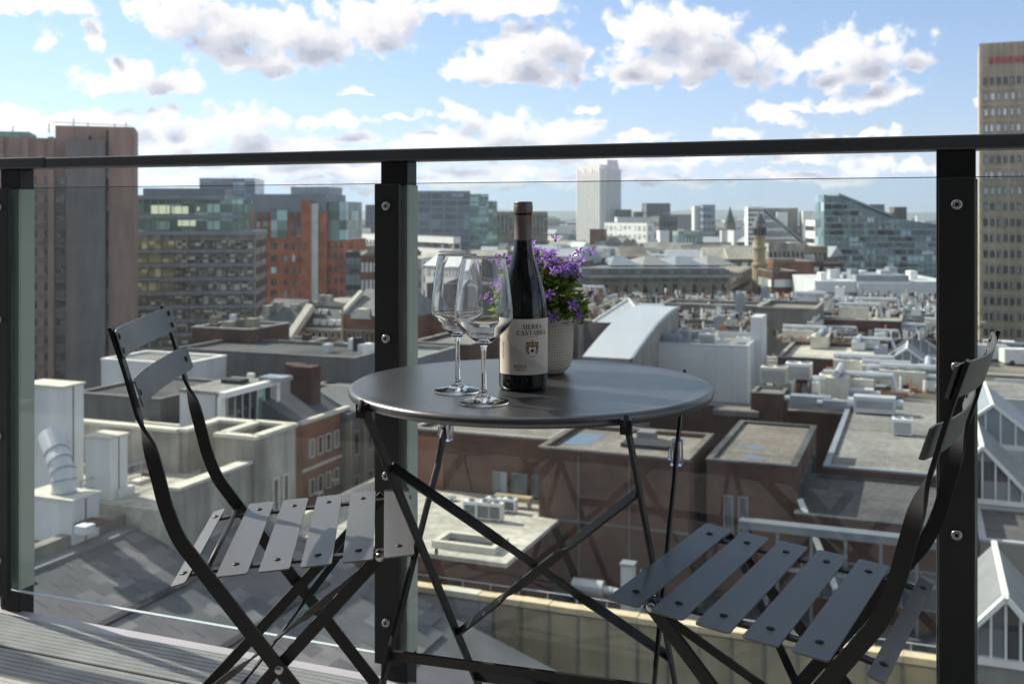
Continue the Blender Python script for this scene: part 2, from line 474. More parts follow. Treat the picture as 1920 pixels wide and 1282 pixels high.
# ------------------------------------------------------------------ mesh helpers
class MB:
    def __init__(s):
        s.v, s.f, s.m = [], [], []

    def add(s, vs, fs, mi=0):
        k = len(s.v)
        s.v.extend([tuple(p) for p in vs])
        s.f.extend([tuple(i + k for i in f) for f in fs])
        s.m.extend([mi] * len(fs))
        return s

    def box(s, x0, x1, y0, y1, z0, z1, mi=0):
        vs = [(x0, y0, z0), (x1, y0, z0), (x1, y1, z0), (x0, y1, z0), (x0, y0, z1), (x1, y0, z1), (x1, y1, z1), (x0, y1, z1)]
        return s.add(vs, [(0, 3, 2, 1), (4, 5, 6, 7), (0, 1, 5, 4), (1, 2, 6, 5), (2, 3, 7, 6), (3, 0, 4, 7)], mi)

    def prism(s, poly, z0, z1, mi=0):
        n = len(poly)
        vs = [(p[0], p[1], z0) for p in poly] + [(p[0], p[1], z1) for p in poly]
        fs = [tuple(range(n - 1, -1, -1)), tuple(range(n, 2 * n))] + [(i, (i + 1) % n, (i + 1) % n + n, i + n) for i in range(n)]
        return s.add(vs, fs, mi)

    def lathe(s, prof, seg=48, c=(0, 0, 0), mi=0, closed=False):
        vs, fs = [], []
        n = len(prof)
        for i in range(seg):
            a = 2 * pi * i / seg
            for r, z in prof:
                vs.append((c[0] + r * cos(a), c[1] + r * sin(a), c[2] + z))
        for i in range(seg):
            j = (i + 1) % seg
            for k in range(n if closed else n - 1):
                k2 = (k + 1) % n
                fs.append((i * n + k, j * n + k, j * n + k2, i * n + k2))
        return s.add(vs, fs, mi)

    def tube(s, pts, r, seg=8, mi=0, caps=True):
        pts = [Vector(p) for p in pts]
        vs, fs = [], []
        up = Vector((0, 0, 1))
        for i, p in enumerate(pts):
            t = (pts[min(i + 1, len(pts) - 1)] - pts[max(i - 1, 0)]).normalized()
            a = t.cross(up)
            if a.length < 1e-3:
                a = t.cross(Vector((1, 0, 0)))
            a.normalize()
            b = t.cross(a)
            rr = r[i] if isinstance(r, (list, tuple)) else r
            for k in range(seg):
                q = 2 * pi * k / seg
                vs.append(p + a * rr * cos(q) + b * rr * sin(q))
        for i in range(len(pts) - 1):
            for k in range(seg):
                k2 = (k + 1) % seg
                fs.append((i * seg + k, i * seg + k2, (i + 1) * seg + k2, (i + 1) * seg + k))
        if caps:
            fs.append(tuple(range(seg - 1, -1, -1)))
            e = (len(pts) - 1) * seg
            fs.append(tuple(range(e, e + seg)))
        return s.add(vs, fs, mi)

    def ribbon(s, pts, wd, w, t, mi=0):
        """flat bar swept along pts; wd = wide direction (one vector or one per point)"""
        pts = [Vector(p) for p in pts]
        vs, fs = [], []
        n = len(pts)
        for i, p in enumerate(pts):
            tg = (pts[min(i + 1, n - 1)] - pts[max(i - 1, 0)]).normalized()
            a = Vector(wd[i] if isinstance(wd, list) else wd)
            a = (a - tg * a.dot(tg)).normalized()
            b = tg.cross(a)
            ww = w[i] if isinstance(w, list) else w
            for sa, sb in ((-1, -1), (1, -1), (1, 1), (-1, 1)):
                vs.append(p + a * sa * ww / 2 + b * sb * t / 2)
        if n > 12:                                     # long swept bars: smooth along, sharp across
            for k in range(4):
                k2 = (k + 1) % 4
                strip = []
                for i in range(n):
                    strip += [vs[i * 4 + k], vs[i * 4 + k2]]
                s.add(strip, [(2 * i, 2 * i + 1, 2 * i + 3, 2 * i + 2) for i in range(n - 1)], mi)
            s.add(vs[:4], [(3, 2, 1, 0)], mi)
            return s.add(vs[-4:], [(0, 1, 2, 3)], mi)
        for i in range(n - 1):
            for k in range(4):
                k2 = (k + 1) % 4
                fs.append((i * 4 + k, i * 4 + k2, (i + 1) * 4 + k2, (i + 1) * 4 + k))
        fs += [(3, 2, 1, 0), (n * 4 - 4, n * 4 - 3, n * 4 - 2, n * 4 - 1)]
        return s.add(vs, fs, mi)

    def dome(s, c, ax, r, h, seg=10, mi=0):
        ax = Vector(ax).normalized()
        a = ax.orthogonal().normalized(); b = ax.cross(a); c = Vector(c)
        vs, fs = [], []
        rings = [(1, 0), (0.92, 0.45), (0.62, 0.85)]
        for rr, hh in rings:
            for k in range(seg):
                q = 2 * pi * k / seg
                vs.append(c + (a * cos(q) + b * sin(q)) * r * rr + ax * h * hh)
        vs.append(c + ax * h)
        for i in range(2):
            for k in range(seg):
                k2 = (k + 1) % seg
                fs.append((i * seg + k, i * seg + k2, (i + 1) * seg + k2, (i + 1) * seg + k))
        for k in range(seg):
            fs.append((2 * seg + k, 2 * seg + (k + 1) % seg, 3 * seg))
        return s.add(vs, fs, mi)

    def mesh(s, name, mats, smooth=False):
        me = bpy.data.meshes.new(name)
        me.from_pydata(s.v, [], s.f)
        if not isinstance(mats, (list, tuple)):
            mats = [mats]
        for m in mats:
            me.materials.append(m)
        if len(mats) > 1:
            me.polygons.foreach_set('material_index', s.m)
        if smooth:
            me.polygons.foreach_set('use_smooth', [True] * len(me.polygons))
        me.update()
        return me

    def build(s, name, mats, parent=None, smooth=False, fix=False):
        me = s.mesh(name, mats, smooth)
        if fix:
            bm = bmesh.new(); bm.from_mesh(me)
            bmesh.ops.recalc_face_normals(bm, faces=bm.faces); bm.to_mesh(me); bm.free()
        return link(name, me, parent)


def link(name, me, parent=None, loc=None, rz=None):
    o = bpy.data.objects.new(name, me)
    COL.objects.link(o)
    if parent is not None:
        o.parent = parent
    if loc is not None:
        o.location = loc
    if rz is not None:
        o.rotation_euler = (0, 0, rz)
    return o


def tag(o, label=None, cat=None, group=None, kind=None):
    if label: o['label'] = label
    if cat: o['category'] = cat
    if group: o['group'] = group
    if kind: o['kind'] = kind
    return o


def thing(name, label, cat, loc=(0, 0, 0), rz=0, group=None):
    o = bpy.data.objects.new(name, None)
    o.empty_display_size = 0.1
    COL.objects.link(o)
    o.location = loc; o.rotation_euler = (0, 0, rz)
    return tag(o, label, cat, group)


def bevel(o, w, seg=2, ang=40):
    b = o.modifiers.new('bevel', 'BEVEL'); b.width = w; b.segments = seg; b.limit_method = 'ANGLE'; b.angle_limit = radians(ang)
    b.harden_normals = False
    return o


def copy_tree(o, parent=None):
    c = o.copy(); COL.objects.link(c)
    if parent is not None:
        c.parent = parent
    for ch in list(o.children):
        copy_tree(ch, c)
    return c


def catmull(pts, sub=6):
    pts = [Vector(p) for p in pts]
    out = []
    for i in range(len(pts) - 1):
        p0, p1, p2, p3 = pts[max(i - 1, 0)], pts[i], pts[i + 1], pts[min(i + 2, len(pts) - 1)]
        for k in range(sub):
            t = k / sub
            out.append(0.5 * ((2 * p1) + (p2 - p0) * t + (2 * p0 - 5 * p1 + 4 * p2 - p3) * t * t + (3 * p1 - p0 - 3 * p2 + p3) * t ** 3))
    out.append(pts[-1])
    return out

# ================================================================== THE CITY
GZ = -45.0                                             # street level below the balcony
M_ = mat
mat('asphalt', (0.055, 0.056, 0.06), 0.9, 0.25, 0.15)
mat_patch('far_ground', (0.10, 0.11, 0.10), (0.17, 0.17, 0.16), 0.01)
mat('stone_pale', (0.46, 0.44, 0.39), 0.85, 0.32, 0.6, streak=0.55)
mat('stone_cap', (0.60, 0.57, 0.49), 0.85, 0.15, 1.2)
mat('stone_sooty', (0.24, 0.225, 0.20), 0.9, 0.3, 0.3, streak=0.4)
mat('stone_tan', (0.34, 0.30, 0.235), 0.85, 0.15, 0.3, streak=0.3)
mat('stone_gold', (0.42, 0.34, 0.20), 0.8, 0.25, 0.6, streak=0.25)
mat('concrete', (0.34, 0.33, 0.31), 0.85, 0.15, 0.4, streak=0.3)
mat('concrete_dark', (0.18, 0.175, 0.172), 0.85, 0.15, 0.4, streak=0.3)
mat('tower_brown', (0.32, 0.225, 0.185), 0.85, 0.12, 0.3, streak=0.25)
mat('tower_grey', (0.19, 0.175, 0.17), 0.85, 0.1, 0.3, streak=0.25)
mat_brick('brick_brown', (0.125, 0.068, 0.052), (0.095, 0.056, 0.044), (0.11, 0.08, 0.07))
mat_brick('brick_rust', (0.26, 0.11, 0.065), (0.20, 0.085, 0.055), (0.24, 0.18, 0.14))
mat_brick('brick_orange', (0.40, 0.12, 0.06), (0.35, 0.105, 0.055), (0.36, 0.19, 0.13))
mat('white_render', (0.72, 0.73, 0.74), 0.7, 0.08, 0.4, streak=0.18)
mat('white_panel', (0.64, 0.66, 0.68), 0.55, 0.06, 0.3, streak=0.1)
mat('white_bright', (0.84, 0.83, 0.80), 0.6, 0.08, 0.5)
mat('metal_pale', (0.55, 0.57, 0.60), 0.45, 0.12, 0.6, metal=0.3)
mat('metal_grey', (0.30, 0.33, 0.37), 0.5, 0.15, 0.5, metal=0.3)
mat('metal_blue', (0.20, 0.23, 0.27), 0.45, 0.12, 0.3, metal=0.2)
mat('vault_metal', (0.60, 0.62, 0.66), 0.35, 0.05, 0.2, metal=0.3)
mat('dark_void', (0.03, 0.03, 0.034), 0.7, 0.3, 0.8)
mat('slate', (0.105, 0.11, 0.12), 0.75, 0.25, 0.6, streak=0.0, bump=0.3, bscale=6)
mat('slate_light', (0.17, 0.17, 0.175), 0.75, 0.3, 0.9)
mat('lead', (0.20, 0.205, 0.215), 0.6, 0.2, 0.8)
mat('terracotta', (0.42, 0.19, 0.10), 0.8, 0.2, 1.0)
mat('beige_panel', (0.40, 0.34, 0.23), 0.85, 0.12, 0.7, streak=0.22)
mat('beige_coping', (0.62, 0.52, 0.34), 0.85, 0.18, 1.2)
mat('grey_panel', (0.34, 0.35, 0.37), 0.7, 0.1, 0.8, streak=0.15)
mat('copper_green', (0.16, 0.30, 0.26), 0.7, 0.2, 0.8)
mat('red_sign', (0.55, 0.03, 0.06), 0.5, 0.05, 1)
mat('hill_green', (0.07, 0.085, 0.06), 0.95, 0.35, 0.004)
mat('tree_far', (0.045, 0.06, 0.03), 0.9, 0.4, 0.3)
mat_patch('roof_pale', (0.44, 0.42, 0.37), (0.60, 0.57, 0.50), 0.10)
mat_patch('roof_grey', (0.21, 0.205, 0.195), (0.31, 0.305, 0.29), 0.12)
mat('tower_tan', (0.47, 0.41, 0.31), 0.85, 0.12, 0.3, streak=0.25)
mat_patch('roof_tan', (0.20, 0.185, 0.165), (0.28, 0.255, 0.225), 0.18)
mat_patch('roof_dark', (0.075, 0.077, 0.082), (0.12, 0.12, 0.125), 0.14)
mat_patch('roof_brown', (0.17, 0.155, 0.14), (0.23, 0.205, 0.18), 0.14)
mat('water', (0.14, 0.16, 0.19), 0.03, 0.05, 1)
mat_window('win_dark', (0.03, 0.033, 0.037))
mat_window('win_mid', (0.08, 0.085, 0.09), var=0.8, cell=0.6)
mat_window('win_busy', (0.22, 0.21, 0.17), 0.22, var=0.9, cell=1.1)
mat_window('win_blue', (0.10, 0.15, 0.20), 0.15, var=0.4, cell=0.25)
mat_window('win_teal', (0.17, 0.26, 0.28), 0.16, var=0.6, cell=0.28)
mat_window('win_green', (0.20, 0.30, 0.25), 0.15, var=0.5, cell=0.4)
mat_window('win_slate', (0.10, 0.13, 0.17), 0.2, var=0.45, cell=0.2)
mat_window('win_pale', (0.42, 0.45, 0.48), 0.2, var=0.4, cell=0.5)


def emit(name, col, s):
    m, nt, b = _nodes(name)
    b.inputs['Base Color'].default_value = (*col, 1)
    b.inputs['Emission Color'].default_value = (*col, 1); b.inputs['Emission Strength'].default_value = s
    return m


emit('lit_room', (0.80, 0.82, 0.58), 0.18)


class Bld:
    def __init__(s, name, label, cat, P, a=-TH, zb=GZ, group=None):
        s.a = a
        s.X, s.Y = Vector((cos(a), sin(a))), Vector((-sin(a), cos(a)))
        p2 = Vector((P[0], P[1]))
        s.o = Vector((p2.dot(s.X), p2.dot(s.Y), zb))
        s.root = thing(name, label, cat, (P[0], P[1], zb), a, group)

    def fr(s, P):
        p2 = Vector((P[0], P[1]))
        return p2.dot(s.X), p2.dot(s.Y)

    def ux(s, x, v):                                   # u where the bearing of pixel column x meets the line v
        r = (x - CX) / F_PX
        return (r * s.Y.y - s.Y.x) * v / (s.X.x - r * s.X.y)

    def box(s, name, u0, u1, v0, v1, z0, z1, m, parent=None):
        mb = MB().box(u0 - s.o.x, u1 - s.o.x, v0 - s.o.y, v1 - s.o.y, z0 - s.o.z, z1 - s.o.z)
        return mb.build(name, MATS[m], parent or s.root)

    def mb(s, mb, name, m, parent=None, smooth=False, fix=False):
        mb.v = [(p[0] - s.o.x, p[1] - s.o.y, p[2] - s.o.z) for p in mb.v]
        ms = [MATS[k] for k in m] if isinstance(m, (list, tuple)) else MATS[m]
        return mb.build(name, ms, parent or s.root, smooth, fix)

    def roof(s, u0, u1, v0, v1, z, m='roof_grey', cap='stone_cap', ph=0.7, pt=0.35, name='roof'):
        """flat roof below a parapet ring whose top is at z"""
        r = s.box(name, u0 + pt, u1 - pt, v0 + pt, v1 - pt, z - ph - 0.3, z - ph, m)
        mb = MB()
        e = 0.06
        mb.box(u0 - e, u1 + e, v0 - e, v0 + pt, z - 0.12, z + 0.02)
        mb.box(u0 - e, u1 + e, v1 - pt, v1 + e, z - 0.12, z + 0.02)
        mb.box(u0 - e, u0 + pt, v0 + pt, v1 - pt, z - 0.12, z + 0.02)
        mb.box(u1 - pt, u1 + e, v0 + pt, v1 - pt, z - 0.12, z + 0.02)
        s.mb(mb, 'coping', cap)
        return r

    def walls(s, u0, u1, v0, v1, z0, z1, m, ph=0.7, pt=0.35):
        mb = MB()
        b = z1 - 0.12
        mb.box(u0, u1, v0, v0 + pt, z0, b); mb.box(u0, u1, v1 - pt, v1, z0, b)
        mb.box(u0, u0 + pt, v0 + pt, v1 - pt, z0, b); mb.box(u1 - pt, u1, v0 + pt, v1 - pt, z0, b)
        return s.mb(mb, 'wall', m)

    def windows(s, face, pos, a0, a1, z0, z1, nx, nz, w, h, m='win_dark', frame='white_render', single=True, d=0.12, fw=0.07, skip=None, name='window', sill=0.5):
        """nx by nz openings on a face ('f' front, 'r' right, 'l' left) at plane pos, spread over a0..a1 and z0..z1"""
        wm = MB()
        wm.box(-w / 2 + fw, w / 2 - fw, -d * 0.35, 0, fw, h - fw, 0)
        if fw > 0:
            wm.box(-w / 2, -w / 2 + fw, -d, 0, 0, h, 1); wm.box(w / 2 - fw, w / 2, -d, 0, 0, h, 1)
            wm.box(-w / 2 + fw, w / 2 - fw, -d, 0, h - fw, h, 1); wm.box(-w / 2 + fw, w / 2 - fw, -d * 1.3, 0, 0, fw, 1)
        R = {'f': 0, 'r': pi / 2, 'l': -pi / 2}[face]
        mats = [MATS[m], MATS[frame]]
        me = wm.mesh(name, mats) if single else None
        J = MB()
        for j in range(nz):
            for i in range(nx):
                if skip and skip(i, j):
                    continue
                al = a0 + (a1 - a0) * (i + 0.5) / nx
                zz = z0 + (z1 - z0) * (j + sill) / nz - h * sill
                u, v = (al, pos) if face == 'f' else (pos, al)
                l = (u - s.o.x, v - s.o.y, zz - s.o.z)
                if single:
                    link(name, me, s.root, l, R)
                else:
                    c, n = cos(R), sin(R)
                    for k0 in range(0, len(wm.v), 8):
                        q = [(l[0] + c * p[0] - n * p[1], l[1] + n * p[0] + c * p[1], l[2] + p[2]) for p in wm.v[k0:k0 + 8]]
                        fi = k0 // 8 * 6
                        J.add(q, [tuple(x - k0 for x in f) for f in wm.f[fi:fi + 6]], wm.m[fi])
        if not single and J.v:
            o = J.build(name + '_rows', mats, s.root)
            tag(o, kind='stuff')


def block(name, label, cat, xl, yt, xr, D, depth, m, a=-TH, rows=0, cols=0, wf=0.6, hf=0.55, win='win_dark', frame='concrete', single=False,
          zlow=None, roofm='roof_grey', cap='concrete', side=True, ph=0.6, plant=0, group=None, fw=0.0, bands=False, zb=GZ):
    """a box building placed by its front left roof corner; windows on every face the camera can see"""
    P = pd(xl, yt, D)
    b = Bld(name, label, cat, P, a, zb, group)
    u0, v0 = b.fr(P)
    u1 = b.ux(xr, v0)
    z1 = P.z
    v1 = v0 + depth
    b.walls(u0, u1, v0, v1, zb, z1, m, ph)
    b.roof(u0, u1, v0, v1, z1, roofm, cap, ph)
    b.e = (u0, u1, v0, v1, z1)
    zl = zlow if zlow is not None else zb + 2
    if rows:
        H = (z1 - 0.9 - zl) / rows
        W = (u1 - u0) / cols
        b.windows('f', v0, u0, u1, zl, z1 - 0.9, 1 if bands else cols, rows, (u1 - u0 - 0.6) if bands else W * wf, H * hf, win, frame, single, fw=fw)
        if side:
            nc = max(1, int(round(depth / W)))
            if u1 < 0:
                b.windows('r', u1, v0, v1, zl, z1 - 0.9, 1 if bands else nc, rows, (depth - 0.6) if bands else depth / nc * wf, H * hf, win, frame, single, fw=fw)
            elif u0 > 0:
                b.windows('l', u0, v0, v1, zl, z1 - 0.9, 1 if bands else nc, rows, (depth - 0.6) if bands else depth / nc * wf, H * hf, win, frame, single, fw=fw)
    rr = random.Random(name + label)
    for k in range(plant):
        w_, d_, h_ = rr.uniform(1.5, 4), rr.uniform(1.5, 3.5), rr.uniform(1, 2.4)
        pu, pv = rr.uniform(u0 + 2, u1 - 2 - w_) if u1 - u0 > 6 + w_ else u0 + 1, rr.uniform(v0 + 1, max(v0 + 1.1, v1 - 1 - d_))
        b.box('roof_plant', pu, pu + w_, pv, pv + d_, z1 - ph - 0.1, z1 - ph + h_, rr.choice(['metal_grey', 'metal_pale', 'white_panel', 'concrete_dark']))
    return b


# ---- ground, hills, haze
g = MB()
R0 = 9500
g.add([(R0 * cos(2 * pi * k / 48), R0 * sin(2 * pi * k / 48), GZ) for k in range(48)], [tuple(range(48))])
tag(g.build('ground', MATS['far_ground']), kind='structure')
# streets: strips of tarmac on the city grid
st = MB()
for (u0, u1, v0, v1) in [(-700, 700, 83.2, 90.5), (-700, 700, 222, 231), (-31.2, -22.5, 90.6, 700), (52, 60, 20, 83)]:
    pts = [uv(u0, v0, GZ + 0.02), uv(u1, v0, GZ + 0.02), uv(u1, v1, GZ + 0.02), uv(u0, v1, GZ + 0.02)]
    st.add(pts, [(0, 1, 2, 3)])
tag(st.build('road', MATS['asphalt']), kind='structure')

hm = MB()
n = 160
vs, fs = [], []
rr = random.Random(3)
ph = [rr.uniform(0, 6.28) for _ in range(8)]
for i in range(n + 1):
    az = radians(-40 + 80 * i / n)
    h = sum(sin(az * f + p) * a for f, p, a in zip((9, 17, 31, 53, 90), ph, (9, 7, 5, 3, 2)))
    for D, hh in ((6200, GZ), (6900, -14 + h * 0.7), (7600, 16 + h), (8600, GZ)):
        vs.append((sin(az) * D, cos(az) * D, hh))
for i in range(n):
    for k in range(3):
        fs.append((i * 4 + k, (i + 1) * 4 + k, (i + 1) * 4 + k + 1, i * 4 + k + 1))
tag(hm.add(vs, fs).build('hills', MATS['hill_green'], smooth=True), kind='structure')

hz = MB().box(-9800, 9800, -9800, 9800, GZ - 1, 48)
hzo = hz.build('haze', [])
hmat = bpy.data.materials.new('haze_air'); hmat.use_nodes = True
hmat.node_tree.nodes.clear()
_o = hmat.node_tree.nodes.new('ShaderNodeOutputMaterial'); _v = hmat.node_tree.nodes.new('ShaderNodeVolumePrincipled')
_v.inputs['Color'].default_value = (0.80, 0.88, 1.0, 1)
_v.inputs['Density'].default_value = 0.00013
_v.inputs['Anisotropy'].default_value = 0.3
hmat.node_tree.links.new(_v.outputs[0], _o.inputs['Volume'])
hzo.data.materials.append(hmat)
tag(hzo, kind='stuff')

# ---- brown tower on the left
DT = 190
P = pd(124, 300, DT)
b = Bld('brown_tower', 'brown concrete office tower at the left edge of the view', 'building', P, radians(17))
u0, v0 = b.fr(P)
ua, ub, uc = b.ux(-120, v0), b.ux(197, v0), b.ux(252, v0)
zt = lambda y, D=DT: CAMZ - (y - HOR) / F_PX * D
b.box('stair_core', u0, ub, v0, v0 + 14, GZ, zt(262), 'tower_grey')  # grey stands for the shade on this core face, set in its colour
b.box('lift_core', ub + 0.5, uc, v0 + 1.2, v0 + 14, GZ, zt(236), 'tower_brown')
b.box('core_joint', ub, ub + 0.5, v0 + 2.4, v0 + 13, GZ, zt(240), 'dark_void')
b.box('wall', ua, u0 - 0.01, v0 + 2.5, v0 + 28, GZ, zt(258), 'tower_brown')
b.box('roof_house', b.ux(96, v0), b.ux(248, v0), v0 + 6, v0 + 18, zt(262), zt(231), 'tower_brown')
b.box('vent_slot', b.ux(166, v0 + 6), b.ux(172, v0 + 6), v0 + 5.9, v0 + 6.2, zt(290), zt(250), 'dark_void')
for k in range(9):
    zz = zt(300 + 60 * k)
    b.box('slot_window', ub + 0.1, ub + 0.42, v0 + 2.2, v0 + 2.41, zz - 3.4, zz, 'win_mid')
hp = 3.22
for k in range(14):
    z0 = zt(322) - (k + 1) * hp
    b.windows('f', v0 + 2.5, b.ux(82, v0 + 2.5), u0 - 0.3, z0, z0 + hp, 2, 1, 1.7, 1.5, 'win_dark', 'concrete_dark', True, fw=0.1)
    b.windows('f', v0 + 2.5, ua, b.ux(76, v0 + 2.5), z0, z0 + hp, 6, 1, 1.7, 1.5, 'win_dark', 'concrete_dark', True, fw=0.1)
    b.box('floor_band', ua, u0 - 0.02, v0 + 2.25, v0 + 2.5, z0 - 0.35, z0 + 0.35, 'tower_grey')
for k in range(5):
    uu = ua + (u0 - ua) * (k + 0.35) / 5
    b.box('pilaster', uu - 0.5, uu + 0.5, v0 + 1.6, v0 + 2.5, GZ, zt(256), 'tower_brown')
b.box('plant_room', b.ux(-20, v0), b.ux(42, v0), v0 + 8, v0 + 18, zt(258), zt(243), 'copper_green')
for x, y in ((138, 214), (165, 222), (215, 222), (236, 218), (92, 225), (24, 232)):
    uu = b.ux(x, v0 + 9)
    mb = MB().tube([(uu, v0 + 9, zt(244)), (uu, v0 + 9, zt(y))], 0.10, 6)
    b.mb(mb, 'mast', 'metal_grey')
gm = MB().tube([(b.ux(100, v0 + 7), v0 + 7, zt(224)), (b.ux(246, v0 + 7), v0 + 7, zt(227))], 0.07, 5)
b.mb(gm, 'roof_guard', 'metal_grey')

# ---- banded office with the glass top storeys
A2 = radians(7)
P = pd(250, 456, 235)
b = Bld('banded_office', 'grey stone office with window bands and a green glass top', 'building', P, A2)
u0, v0 = b.fr(P); u1 = b.ux(479, v0)
zt = lambda y, D=235: CAMZ - (y - HOR) / F_PX * D
b.box('wall', u0, u1, v0, v0 + 22, GZ, zt(441), 'stone_pale')
n = 13
H = (zt(444) - GZ) / n
for k in range(n):
    z0 = zt(446) - (k + 1) * H
    for i in range(9):
        a0 = u0 + 0.3 + (u1 - u0 - 0.6) * i / 9
        a1 = u0 + 0.3 + (u1 - u0 - 0.6) * (i + 1) / 9
        m = 'win_pale_blind' if (i < 3 and k < 4 and i + k < 6) else 'win_busy'
        if 'win_pale_blind' not in MATS:
            mat_window('win_pale_blind', (0.30, 0.27, 0.15), 0.4, var=0.35, cell=0.8)
        b.windows('f', v0, a0, a1, z0, z0 + H, 1, 1, a1 - a0 - 0.05, H * 0.62, m, 'concrete_dark', True, d=0.2, fw=0.06)
    b.box('spandrel_fin', u0 - 0.2, u1 + 0.2, v0 - 0.55, v0, z0 - 0.15, z0 + 0.35, 'metal_grey')
    b.windows('r', u1, v0, v0 + 22, z0, z0 + H, 5, 1, 3.6, H * 0.55, 'win_mid', 'concrete_dark', False, fw=0.05)
b.box('glass_storey', u0 + 0.3, b.ux(456, v0), v0 + 0.6, v0 + 20, zt(441), zt(374), 'win_green')
nn = 14
for i in range(nn + 1):
    uu = u0 + 0.3 + (b.ux(456, v0) - u0 - 0.3) * i / nn
    b.box('mullion', uu - 0.06, uu + 0.06, v0 + 0.4, v0 + 0.6, zt(436), zt(374), 'metal_grey')
b.box('floor_band', u0 + 0.2, b.ux(457, v0), v0 + 0.35, v0 + 0.58, zt(410), zt(403), 'metal_grey')
b.box('ledge', u0 - 0.4, u1 + 0.4, v0 - 0.8, v0 + 21, zt(441), zt(434), 'metal_grey')
b.box('roof', u0, b.ux(420, v0), v0 + 0.3, v0 + 20, zt(374), zt(366), 'metal_grey')
b.box('plant_screen', u0 + 1, b.ux(416, v0), v0 + 5, v0 + 16, zt(366), zt(352), 'metal_blue')
for (xa, xb, ya, yb) in [(282, 317, 385, 401), (322, 352, 387, 401), (333, 366, 413, 424), (368, 373, 388, 396)]:
    b.box('lit_pane', b.ux(xa, v0), b.ux(xb, v0), v0 + 0.48, v0 + 0.57, zt(yb), zt(ya), 'lit_room')

# ---- things behind it
block('glass_tower', 'pale blue glass tower rising behind the banded office', 'building', 374, 334, 478, 420, 25, 'win_blue', radians(5), 8, 6, 0.92, 0.8, 'win_blue', 'metal_pale', False, zlow=-10, cap='metal_pale')

P = pd(468, 396, 300)
b = Bld('red_brick_office', 'orange-red brick office with tall glazed bays and a grey metal top', 'building', P, radians(-6))
u0, v0 = b.fr(P); u1 = b.ux(646, v0)
zt = lambda y, D=300: CAMZ - (y - HOR) / F_PX * D
X = lambda x: b.ux(x, v0)
b.box('wall', u0, X(612), v0, v0 + 25, GZ, zt(398), 'brick_orange')
b.box('side_wall', X(612), u1, v0 + 1.5, v0 + 25, GZ, zt(450), 'brick_orange')
b.box('stair_tower', X(566), X(584), v0 - 1.0, v0 + 6, GZ, zt(375), 'brick_orange')
b.box('stair_glazing', X(584), X(597), v0 - 0.5, v0 + 1, GZ, zt(382), 'metal_pale')
b.box('glass_wing', X(612), u1, v0 + 2, v0 + 20, zt(450), zt(378), 'win_teal')
b.box('metal_storey', u0, X(610), v0 + 1, v0 + 22, zt(398), zt(364), 'metal_blue')
b.box('plant_screen', X(537), X(610), v0 + 4, v0 + 18, zt(364), zt(350), 'metal_grey')
b.box('tall_bay', X(509), X(539), v0 - 0.3, v0 + 0.5, zt(446), zt(392), 'win_teal')
for xa, xb in ((480, 488), (494, 503)):
    b.box('tall_bay', X(xa), X(xb), v0 - 0.3, v0 + 0.5, zt(446), zt(398), 'win_mid')
for xa, xb in ((546, 553), (558, 565)):
    b.box('tall_bay', X(xa), X(xb), v0 - 0.3, v0 + 0.5, zt(444), zt(398), 'win_mid')
wd = MB()
for j in range(9):
    zz = zt(468 + 22.2 * j)
    for xa, wpx in ((480, 6), (494, 6), (508, 11), (533, 8), (548, 6), (561, 6)):
        me = None
        b.windows('f', v0, X(xa), X(xa + wpx), zz, zz + 1.9, 1, 1, (X(xa + wpx) - X(xa)), 1.9, 'win_dark' if (xa + j) % 3 else 'win_teal', 'concrete_dark', True, fw=0.06)
    for xa in (613, 624, 635):
        b.windows('f', v0 + 1.5, X(xa), X(xa + 6), zz + 0.5, zz + 2.2, 1, 1, 0.9, 1.7, 'win_dark', 'concrete_dark', True, fw=0.06)

block('far_slab_tower', 'distant grey slab tower beside the middle post', 'building', 685, 384, 712, 700, 20, 'concrete_dark', radians(0), 14, 6, 0.8, 0.5, 'win_slate', 'concrete', False, zlow=-40)
block('white_shed', 'small bright white building in the gap left of the middle post', 'building', 644, 427, 664, 480, 8, 'white_bright', radians(-60))
block('white_flats', 'cream white flats beside the middle post', 'building', 673, 437, 712, 430, 8, 'white_bright', radians(-60), 7, 6, 0.6, 0.4, 'win_mid', 'white_render', False)
block('grey_roof_hall', 'pale roofed hall below the white flats', 'building', 650, 460, 716, 360, 30, 'concrete', radians(0), roofm='roof_pale')
block('dark_glass_office', 'small dark glass office between red brick buildings', 'building', 648, 472, 676, 270, 12, 'win_dark', radians(0), 8, 3, 0.9, 0.7, 'win_teal', 'metal_grey', False)
block('striped_warehouse', 'red brick warehouse with rows of white window surrounds', 'building', 676, 478, 730, 250, 14, 'brick_rust', radians(4), 8, 7, 0.6, 0.55, 'win_mid', 'white_bright', True, fw=0.35)

# ---- centre distance
b = block('slate_office', 'large blue-grey office block behind the wine glasses', 'building', 760, 358, 881, 500, 30, 'metal_blue', radians(2), 15, 5, 0.86, 0.72, 'win_slate', 'metal_grey', False, zlow=-38, cap='metal_blue')
block('green_glass_wing', 'green glass wing on the right of the blue-grey office', 'building', 881, 364, 916, 502, 26, 'win_green', radians(2), 15, 4, 0.9, 0.75, 'win_teal', 'metal_grey', False, zlow=-38)
block('green_stair_tower', 'small green glass stair tower stepping down behind the hotel', 'building', 914, 377, 932, 540, 12, 'win_green', radians(2))
b = block('ribbon_office', 'white office with dark ribbon windows below the blue-grey block', 'building', 780, 441, 850, 400, 3, 'white_bright', radians(-58), 7, 1, 1, 0.4, 'win_mid', 'white_render', True, bands=True, fw=0.05)
b = block('beige_hotel', 'beige slab hotel with a blank cream end wall', 'building', 924, 397, 1027, 560, 12, 'stone_tan', radians(2), 1, 14, 0.62, 0.86, 'win_mid', 'stone_pale', False, zlow=-12)
u0, u1, v0, v1, z1 = b.e
